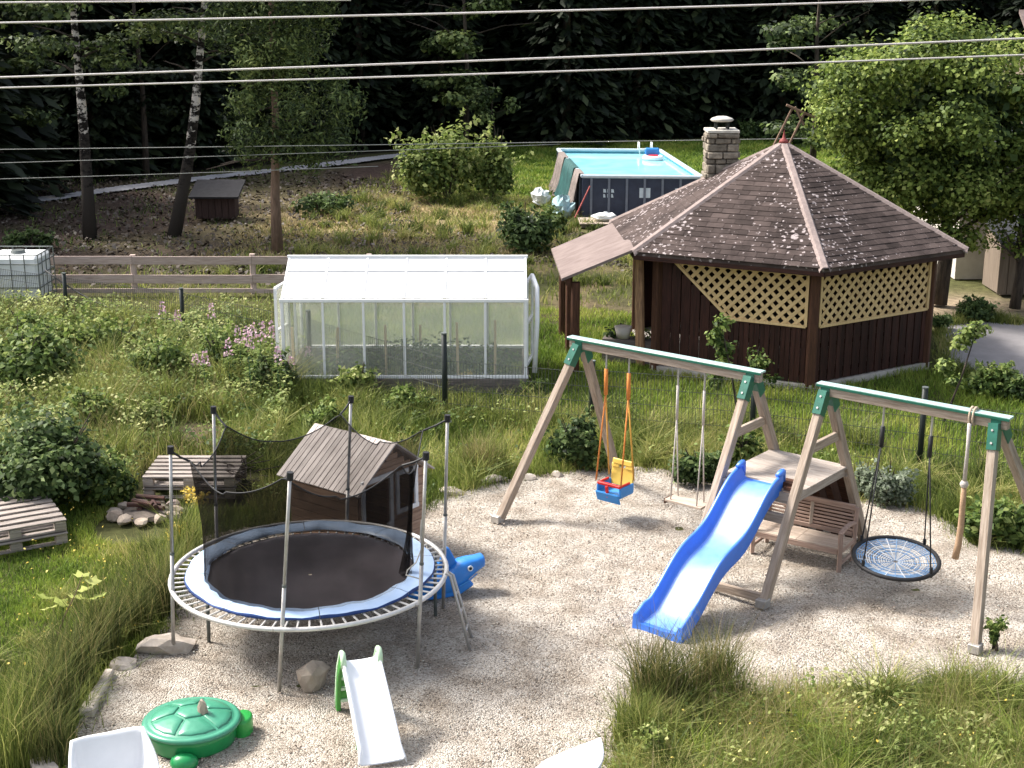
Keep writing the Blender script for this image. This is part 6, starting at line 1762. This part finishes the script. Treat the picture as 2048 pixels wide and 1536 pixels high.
# ---- fireweed
fw = [(330, 672, 70), (428, 690, 85), (395, 765, 60), (482, 760, 110), (512, 755, 110), (497, 745, 95), (530, 770, 130), (548, 775, 135), (462, 770, 95), (560, 790, 100), (415, 780, 80), (620, 745, 55), (585, 770, 60), (450, 745, 70), (505, 785, 130), (360, 690, 70)]
fp0 = None
for k, (x, y, hpx) in enumerate(fw):
    g = G(x, y + 25); sc = FPX / (g.y * cp_ + H * sp_); h = (hpx + 25) / sc / cp_
    r = thing('fireweed', 'tall pink-flowered fireweed stalk on the weed bank', 'wildflower', g, 'fireweed stalks on the weed bank')
    MB().tube([g, g + Vector((random.uniform(-.06, .06), 0, h))], [.008, .003], 4).build('stem', M['bracket'], r)
    zz_ = rng.random(90) * .68; a = rng.random(90) * 6.28
    d = np.stack([np.cos(a), np.sin(a), .25 * np.ones(90)], 1); P = np.array(g) + d * .09; P[:, 2] = .05 + zz_ * h
    V, Q = leaves(P, np.stack([-np.cos(a) * .3, -np.sin(a) * .3, np.ones(90)], 1) + .3 * unit(90), .15, .28)
    npmesh('leaves', V, Q, None, np.clip(rng.normal(.6, .2, 90), 0, 1), M['shrub'], r, loc=g)
    nfl = 30; zz_ = .70 + .28 * rng.random(nfl); a = rng.random(nfl) * 6.28; rad = .075 * (1.15 - zz_) / .45
    P = np.array(g) + np.stack([np.cos(a) * rad, np.sin(a) * rad, zz_ * h], 1)
    V, Q = leaves(P, unit(nfl) + np.array([0, -.5, .5]), .05, .9)
    npmesh('flower_spike', V, Q, None, rng.random(nfl), M['pink'], r, loc=g)['kind'] = 'stuff'

# ---- rush tufts
def tuft(x, y, hpx, n, m, label, spread=.16, lean=.55, group='rush tufts round the gravel', w=.008):
    g = G(x, y); sc = FPX / (g.y * cp_ + H * sp_); h = hpx / sc / cp_
    a = rng.random(n) * 6.28; q = spread * np.sqrt(rng.random(n))
    P = np.array(g) + np.stack([np.cos(a) * q, np.sin(a) * q, np.zeros(n) - .02], 1)
    V, Q, T = blades(P, h, w, lean, .5)
    o = npmesh('rush_tuft', V, Q, T, np.tile(np.clip(rng.normal(.42, .25, n), 0, 1), 2), M[m], None, loc=g)
    tag(o, label, 'grass tuft', group)
for x, y, h, n, m, lb, s in [
 (318, 1225, 135, 380, 'rush', 'dark rush tuft between the lawn and the left trampoline pole', .2), (265, 1262, 125, 360, 'rush', 'rush tuft just behind the small grey edging stone', .2),
 (205, 1310, 140, 420, 'rush', 'tall rush tuft behind the long kerb slab', .2), (150, 1372, 150, 420, 'rush', 'tall rush tuft at the upper end of the kerb slab row', .2),
 (110, 1440, 150, 440, 'rush', 'tall rush tuft left of the long kerb slab', .2), (45, 1475, 150, 400, 'meadow', 'pale rush tuft at the lower left edge', .2),
 (100, 1525, 130, 420, 'rush', 'dark rush tuft beside the left white chair', .18), (15, 1540, 160, 300, 'meadow', 'grass tuft in the bottom left corner', .2),
 (345, 1175, 110, 300, 'meadow', 'yellow-green tuft under the left trampoline rim', .18), (375, 1110, 110, 300, 'meadow', 'yellow-green tuft behind the left trampoline rim', .2),
 (1300, 1420, 150, 420, 'rush', 'tall rush tuft at the foot of the blue slide', .2), (1310, 1415, 175, 120, 'strawblade', 'brown-tipped thin stalks at the foot of the blue slide', .2), (1430, 1400, 165, 110, 'strawblade', 'brown-tipped thin stalks right of the slide rushes', .2), (1345, 1410, 130, 320, 'rush', 'brown-tipped rush tuft right of the slide foot', .18),
 (1420, 1395, 135, 380, 'rush', 'rush tuft at the top of the meadow corner', .2), (1455, 1405, 110, 260, 'meadow', 'meadow tuft right of the slide rushes', .2),
 (1265, 1480, 110, 300, 'meadow', 'pale tuft at the left tip of the meadow', .18),
 (960, 945, 75, 340, 'strawblade', 'pale straw-coloured grass tuft behind the play gravel', .25), (985, 938, 75, 260, 'meadow', 'green tuft beside the pale grass tuft', .22),
 (935, 950, 60, 220, 'meadow', 'small tuft between playhouse and pale grass tuft', .2)]:
    tuft(x, y, h, n, m, lb, s)

# ---- grass as ground cover
GR2 = [(p.x, p.y) for p in GRAVEL]; RD2 = [(p.x, p.y) for p in ROAD]; TR2 = [(p.x, p.y) for p in TRACK]; HX2 = [(p.x, p.y) for p in HEXPOLY]
def scatter(poly, n, seed_noise=None, thr=0.0, sc=1.2, avoid=True, shape=(1, 1)):
    P = np.array([(p[0], p[1]) for p in poly]); lo, hi = P.min(0), P.max(0)
    q = lo + (hi - lo) * rng.random((n, 2)); k = inpoly(q[:, 0], q[:, 1], poly)
    if avoid:
        for a in (GR2, RD2, TR2, HX2, HUTPOLY, POOLPOLY): k &= ~inpoly(q[:, 0], q[:, 1], a)
        k &= ~(((q[:, 0] + 5.2) / .7) ** 2 + ((q[:, 1] - 21.6) / .8) ** 2 < 1)
        k &= ~((q[:, 0] + 4.9) ** 2 + ((q[:, 1] - 17.75) / 1.15) ** 2 < .62 ** 2)
        k &= ~((q[:, 0] > -5.4) & (q[:, 0] < -3.6) & (q[:, 1] > 18.2) & (q[:, 1] < 19.9))
        k &= ~((q[:, 0] > -4.1) & (q[:, 0] < .35) & (q[:, 1] > 24.0) & (q[:, 1] < 26.4) & (rng.random(n) > .5))
    if seed_noise is not None: k &= vnoise(q[:, 0] * shape[0], q[:, 1] * shape[1], sc, seed_noise) > thr - .25 * rng.random(n)
    q = q[k]
    return np.concatenate([q, np.full((len(q), 1), -.05)], 1)
def grass(name, label, P, h, w, m, lean=.5, tmean=.45, patch=True, seed=21):
    n = len(P)
    pn = vnoise(P[:, 0], P[:, 1], .9, seed); p2 = vnoise(P[:, 0], P[:, 1], .33, seed + 1)
    hh = h * (.35 + .75 * pn + .55 * p2) if patch else np.full(n, h)
    V, Q, T = blades(P, hh, w, lean)
    t = np.clip(rng.normal(tmean, .16, n) + .7 * (vnoise(P[:, 0], P[:, 1], .6, seed + 5) - .5) + .4 * (vnoise(P[:, 0], P[:, 1], 1.7, seed + 6) - .5), 0, 1)
    o = npmesh(name, V, Q, T, np.tile(t, 2), M[m])
    return tag(o, label, kind='stuff')
W2 = lambda *pts: [(p[0], p[1]) for p in pts]
left_lawn = W2((-9.5, 11), (-3.2, 11), (-3.6, 14.8), (-3.0, 17.6), (-4.5, 19.5), (-9.5, 19.5))
grass('lawn_grass', 'short mown grass of the left lawn', scatter(left_lawn, 95000), .085, .012, 'lawn', .8, .47)
grass('lawn_weeds', 'longer yellow grass along the lawn edge by the trampoline', scatter(W2((-5.4, 12), (-3.4, 12), (-3.3, 15), (-2.8, 17.8), (-4.6, 19.2), (-5.2, 16)), 11000, 5, .55), .19, .010, 'meadow', .6, .6)
mead = W2((.3, 10.8), (9.5, 10.8), (9.5, 13.6), (5.6, 13.5), (3.4, 13.6), (1.0, 13.2))
grass('meadow_grass', 'tall mixed meadow grass in the bottom right corner', scatter(mead, 75000), .27, .011, 'meadow', .95, .48)
grass('meadow_stalks', 'thin straw stalks standing over the meadow grass', scatter(mead, 6500, 8, .4), .50, .006, 'strawblade', .5, .55)
mid = W2((-4.5, 17.2), (-2.4, 17.2), (0, 18), (9.5, 14), (9.5, 24.5), (7.0, 26), (2.0, 31), (-4.2, 31), (-5.2, 22))
grass('garden_grass', 'green grass between the gravel and the gazebo', scatter(mid, 150000), .14, .016, 'lawn', .7, .48)
grass('garden_weeds', 'longer weedy grass along the fence and gravel edge', scatter(W2((-3, 17.6), (-.3, 18.6), (2, 19.5), (4.5, 18.2), (7, 15.5), (9, 15), (9, 17), (6, 20.6), (3.6, 22), (-1, 23.4), (-4, 24), (-5, 20)), 42000, 9, .42), .34, .013, 'meadow', .6, .5)
grass('greenhouse_weeds', 'weeds growing along the greenhouse base', scatter(W2((-5, 23.0), (-2.2, 23.0), (-2.9, 24.0), (-5, 24.0)), 2600, 14, .3, avoid=False), .38, .014, 'meadow', .5, .4)
bank = W2((-14, 18.5), (-5.0, 18.5), (-3.6, 19.6), (-3.7, 25), (-4.3, 29.5), (-14, 30.2))
grass('bank_grass', 'tall mixed weeds and grass of the bank behind the pallet seats', scatter(bank, 64000), .40, .015, 'meadow', .6, .45)
grass('bank_straw', 'dry straw-coloured grass heads on the weed bank', scatter(bank, 10000, 10, .56), .58, .010, 'strawblade', .5, .5)
grass('fallow_grass', 'rough grass round the rail fence and straw slope', scatter(W2((-22, 32), (8, 31), (4, 36), (2.5, 42), (2, 52), (-4, 58), (-6, 52), (-6.5, 42), (-8, 35), (-22, 34)), 36000, 11, .38), .16, .035, 'meadow', .8, .5)
grass('straw_grass', 'dry straw tufts on the slope left of the pool', scatter(W2((-8.5, 36.5), (1.5, 36.5), (2.5, 47), (-1, 52), (-7, 49)), 16000, 12, .50, shape=(.4, 1)), .14, .035, 'strawblade', .9, .6)
grass('field_grass', 'bright green lawn behind the pool', scatter(W2((-2.5, 46.5), (18, 44), (18, 68), (2, 67), (-4, 62)), 60000), .12, .05, 'lawn', .9, .52)
grass('dirt_grass', 'sparse grass on the bare ground under the birches', scatter(W2((-24, 34), (-6, 34), (-5, 50), (-12, 58), (-24, 50)), 7000, 13, .5), .13, .03, 'shrub', .8, .5)
def clumps(name, label, poly, nc, per, h, w, m, seed, spread=.10, lean=1.1):
    c = scatter(poly, nc * 4, seed, .45)[:nc]; k = len(c)
    hs_c = np.repeat(h * (.6 + .7 * rng.random(k)), per); tc = np.repeat(rng.random(k), per); n = k * per
    a = rng.random(n) * 6.28; q = spread * np.sqrt(rng.random(n)) * np.repeat(.6 + .9 * rng.random(k), per)
    P = np.repeat(c, per, 0) + np.stack([np.cos(a) * q, np.sin(a) * q, np.zeros(n)], 1)
    V, Q, T = blades(P, hs_c, w, lean, .8)
    return tag(npmesh(name, V, Q, T, np.tile(np.clip(.15 + .65 * tc + rng.normal(0, .14, n), 0, 1), 2), M[m]), label, kind='stuff')
clumps('meadow_clumps', 'arching grass clumps scattered over the bottom right meadow', mead, 110, 110, .36, .011, 'meadow', 101)
clumps('meadow_green_clumps', 'fresh green grass clumps in the bottom right meadow', mead, 60, 110, .30, .011, 'lawn', 103)
clumps('lawn_edge_clumps', 'arching grass clumps along the lawn edge', W2((-6.5, 11.5), (-4.1, 11.5), (-3.5, 14.5), (-2.9, 17.6), (-4.6, 18.6), (-5.4, 15)), 32, 100, .28, .011, 'meadow', 105)
clumps('garden_clumps', 'grass clumps between the gravel and the wire fence', W2((-3, 17.8), (-.3, 18.8), (2, 19.7), (4.5, 18.3), (7, 15.7), (9.5, 15), (9.5, 19), (6, 21), (3.6, 22.5), (-1, 23.6), (-4, 24), (-5, 20)), 170, 90, .36, .014, 'meadow', 107)
clumps('bank_clumps', 'tall grass clumps on the weed bank', bank, 150, 100, .62, .014, 'meadow', 109, .16, .7)
clumps('slope_clumps', 'grass clumps on the rough slope behind the fences', W2((-8, 33), (8, 31.5), (4, 36), (2.5, 42), (1.5, 50), (-4, 56), (-6, 46)), 120, 60, .34, .03, 'meadow', 111, .22)
# ragged fringe along the road
B = np.array([(p.x, p.y) for p in ROAD]); i_ = rng.choice([0, 1, 5, 6, 7], 2600); cl = rng.random(2600)
q = B[i_] + (np.roll(B, -1, 0) - B)[i_] * cl[:, None] + rng.normal(0, .10, (2600, 2))
grass('road_edge_grass', 'ragged grass along the edge of the yard road', np.concatenate([q, np.full((len(q), 1), -.02)], 1), .22, .018, 'meadow', .8, .45)
# ragged fringe creeping into the gravel
B = np.array([(p.x, p.y) for p in GRAVEL]); seg = np.roll(B, -1, 0) - B; L_ = np.linalg.norm(seg, axis=1); L_[[0, len(L_) - 1]] = 0; L_[B[:, 1] < 11] = 0
i_ = rng.choice(len(B), 9000, p=L_ / L_.sum()); cl = rng.random(9000); cl = np.round(cl * 40) / 40 + rng.normal(0, .012, 9000)
q = B[i_] + seg[i_] * cl[:, None] + rng.normal(0, .11, (9000, 2)); q = q[(q[:, 0] < 8) & (q[:, 1] > 11) & ~((q[:, 0] < -3.4) & (q[:, 1] < 14.0) & (rng.random(len(q)) < .8))]
grass('edge_grass', 'ragged grass creeping over the edge of the gravel', np.concatenate([q, np.full((len(q), 1), -.02)], 1), .17, .010, 'meadow', .9, .5)
q = np.array([(rng.uniform(-3, 7), rng.uniform(11.6, 19)) for _ in range(500)]); q = q[inpoly(q[:, 0], q[:, 1], GR2)]
V, Q = leaves(np.concatenate([q, np.full((len(q), 1), .02)], 1), np.array([0, 0, 1.0]) + .3 * unit(len(q)), .035 * (.5 + rng.random(len(q))), .4)
tag(npmesh('dry_leaves', V, Q, None, rng.random(len(q)) * .6, M['litter']), 'small dry leaves and bits scattered on the gravel', kind='stuff')
# leafy ground weeds
def ground_leaves(name, label, poly, n, size, m, zmax, seed, thr=.45, tmean=.5):
    P = scatter(poly, n, seed, thr, .8); k = len(P); P[:, 2] = rng.random(k) ** .8 * zmax * (.3 + 1.0 * vnoise(P[:, 0], P[:, 1], .7, seed + 3))
    V, Q = leaves(P, np.array([0, 0, 1.0]) + .75 * unit(k), size * (.6 + .8 * rng.random(k)), .65)
    tt = rng.normal(tmean, .17, k) + .8 * (vnoise(P[:, 0], P[:, 1], .55, seed + 7) - .5) + .5 * (P[:, 2] / zmax - .4)
    o = npmesh(name, V, Q, None, np.clip(tt, 0, 1), M[m]); return tag(o, label, kind='stuff')
ground_leaves('bank_weeds', 'broad-leaved weeds mixed into the bank grass', bank, 42000, .075, 'shrub', .58, 41, .45)
ground_leaves('bank_pale_weeds', 'pale leaved weeds mixed into the bank grass', bank, 34000, .068, 'lightshrub', .62, 51, .52)
ground_leaves('meadow_weeds', 'small leafy weeds in the bottom right meadow', mead, 14000, .05, 'lightshrub', .30, 61, .5)
ground_leaves('edge_weeds', 'leafy weeds along the fence', W2((-3.5, 18), (0, 19), (2, 19.7), (4.5, 18.2), (7, 15.5), (9, 15), (9, 16.5), (6, 20), (3.6, 21.6), (-1, 23), (-4, 24)), 11000, .06, 'shrub', .35, 71, .55)
ground_leaves('yellow_flowers', 'tiny yellow flowers scattered in the grass by the trampoline', W2((-5.2, 13), (-3.4, 13), (-3.3, 16), (-5, 19), (-6.5, 19)), 420, .035, 'yellowflower', .40, 81, .3)
ground_leaves('meadow_flowers', 'tiny yellow flowers scattered in the bottom right meadow', mead, 350, .03, 'yellowflower', .45, 82, .3)
ground_leaves('forest_litter', 'brown leaf litter under the birches', W2((-24, 33.5), (-5.5, 33.5), (-3, 40), (-3, 50), (-8, 57), (-24, 50)), 12000, .14, 'litter', .05, 91, .35)
ground_leaves('slope_litter', 'dry litter over the dirt patches left of the gazebo', W2((-7, 35), (3, 35), (3, 41), (-7, 41)), 3500, .10, 'litter', .04, 92, .5)
# yellowish weed by the rear pallet seat
shrub(390, 1015, 60, 45, 'yellowflower', .035, 160, 'yellow_weed', 'yellow flowering weed in front of the rear pallet seat', 'wildflower', None, 3)
shrub(360, 1100, 60, 60, 'yellowflower', .03, 90, 'yellow_weed', 'yellow flowered ragwort left of the trampoline rim', 'wildflower', None, 3)
shrub(1310, 1530, 70, 90, 'lightshrub', .05, 320, 'yellow_weed', 'yellow-green leafy weed at the bottom of the meadow tip', 'wildflower', None, 3)
shrub(930, 770, 30, 28, 'yellowflower', .05, 90, 'yellow_weed', 'yellow flowers against the greenhouse base', 'wildflower', None, 2)
shrub(1985, 1300, 26, 75, 'shrub', .05, 180, 'weed_stalk', 'dark upright weed stalk in the gravel at the right edge', 'weed', None, 2)
# ---- loose pebbles
P = np.array([(p.x, p.y) for p in GRAVEL]); lo, hi = P.min(0), P.max(0); hi = np.minimum(hi, [7.5, 20.5]); lo = np.maximum(lo, [-5, 11.2])
q = lo + (hi - lo) * rng.random((60000, 2)); q = q[inpoly(q[:, 0], q[:, 1], GR2)][:18000]; n = len(q)
oc = np.array([(1, 0, 0), (0, 1, 0), (-1, 0, 0), (0, -1, 0), (0, 0, .75), (0, 0, -.75)], float)
of = np.array([(0, 1, 4), (1, 2, 4), (2, 3, 4), (3, 0, 4), (1, 0, 5), (2, 1, 5), (3, 2, 5), (0, 3, 5)])
s = (.006 + .009 * rng.random(n) ** 3)[:, None, None]
ang = rng.random(n) * 6.28; Rm = np.stack([np.stack([np.cos(ang), -np.sin(ang), 0 * ang], 1), np.stack([np.sin(ang), np.cos(ang), 0 * ang], 1), np.stack([0 * ang, 0 * ang, 1 + 0 * ang], 1)], 1)
V = np.einsum('nij,kj->nki', Rm, oc) * s * (1 + .3 * rng.normal(size=(n, 6, 1))) + np.concatenate([q, np.full((n, 1), .010)], 1)[:, None, :]
T = (np.arange(n)[:, None, None] * 6 + of[None]).reshape(-1, 3)
tag(npmesh('gravel', V.reshape(-1, 3), None, T, np.repeat(rng.random(n), 8), M['pebble']), 'loose pebbles strewn over the gravel bed', kind='stuff')
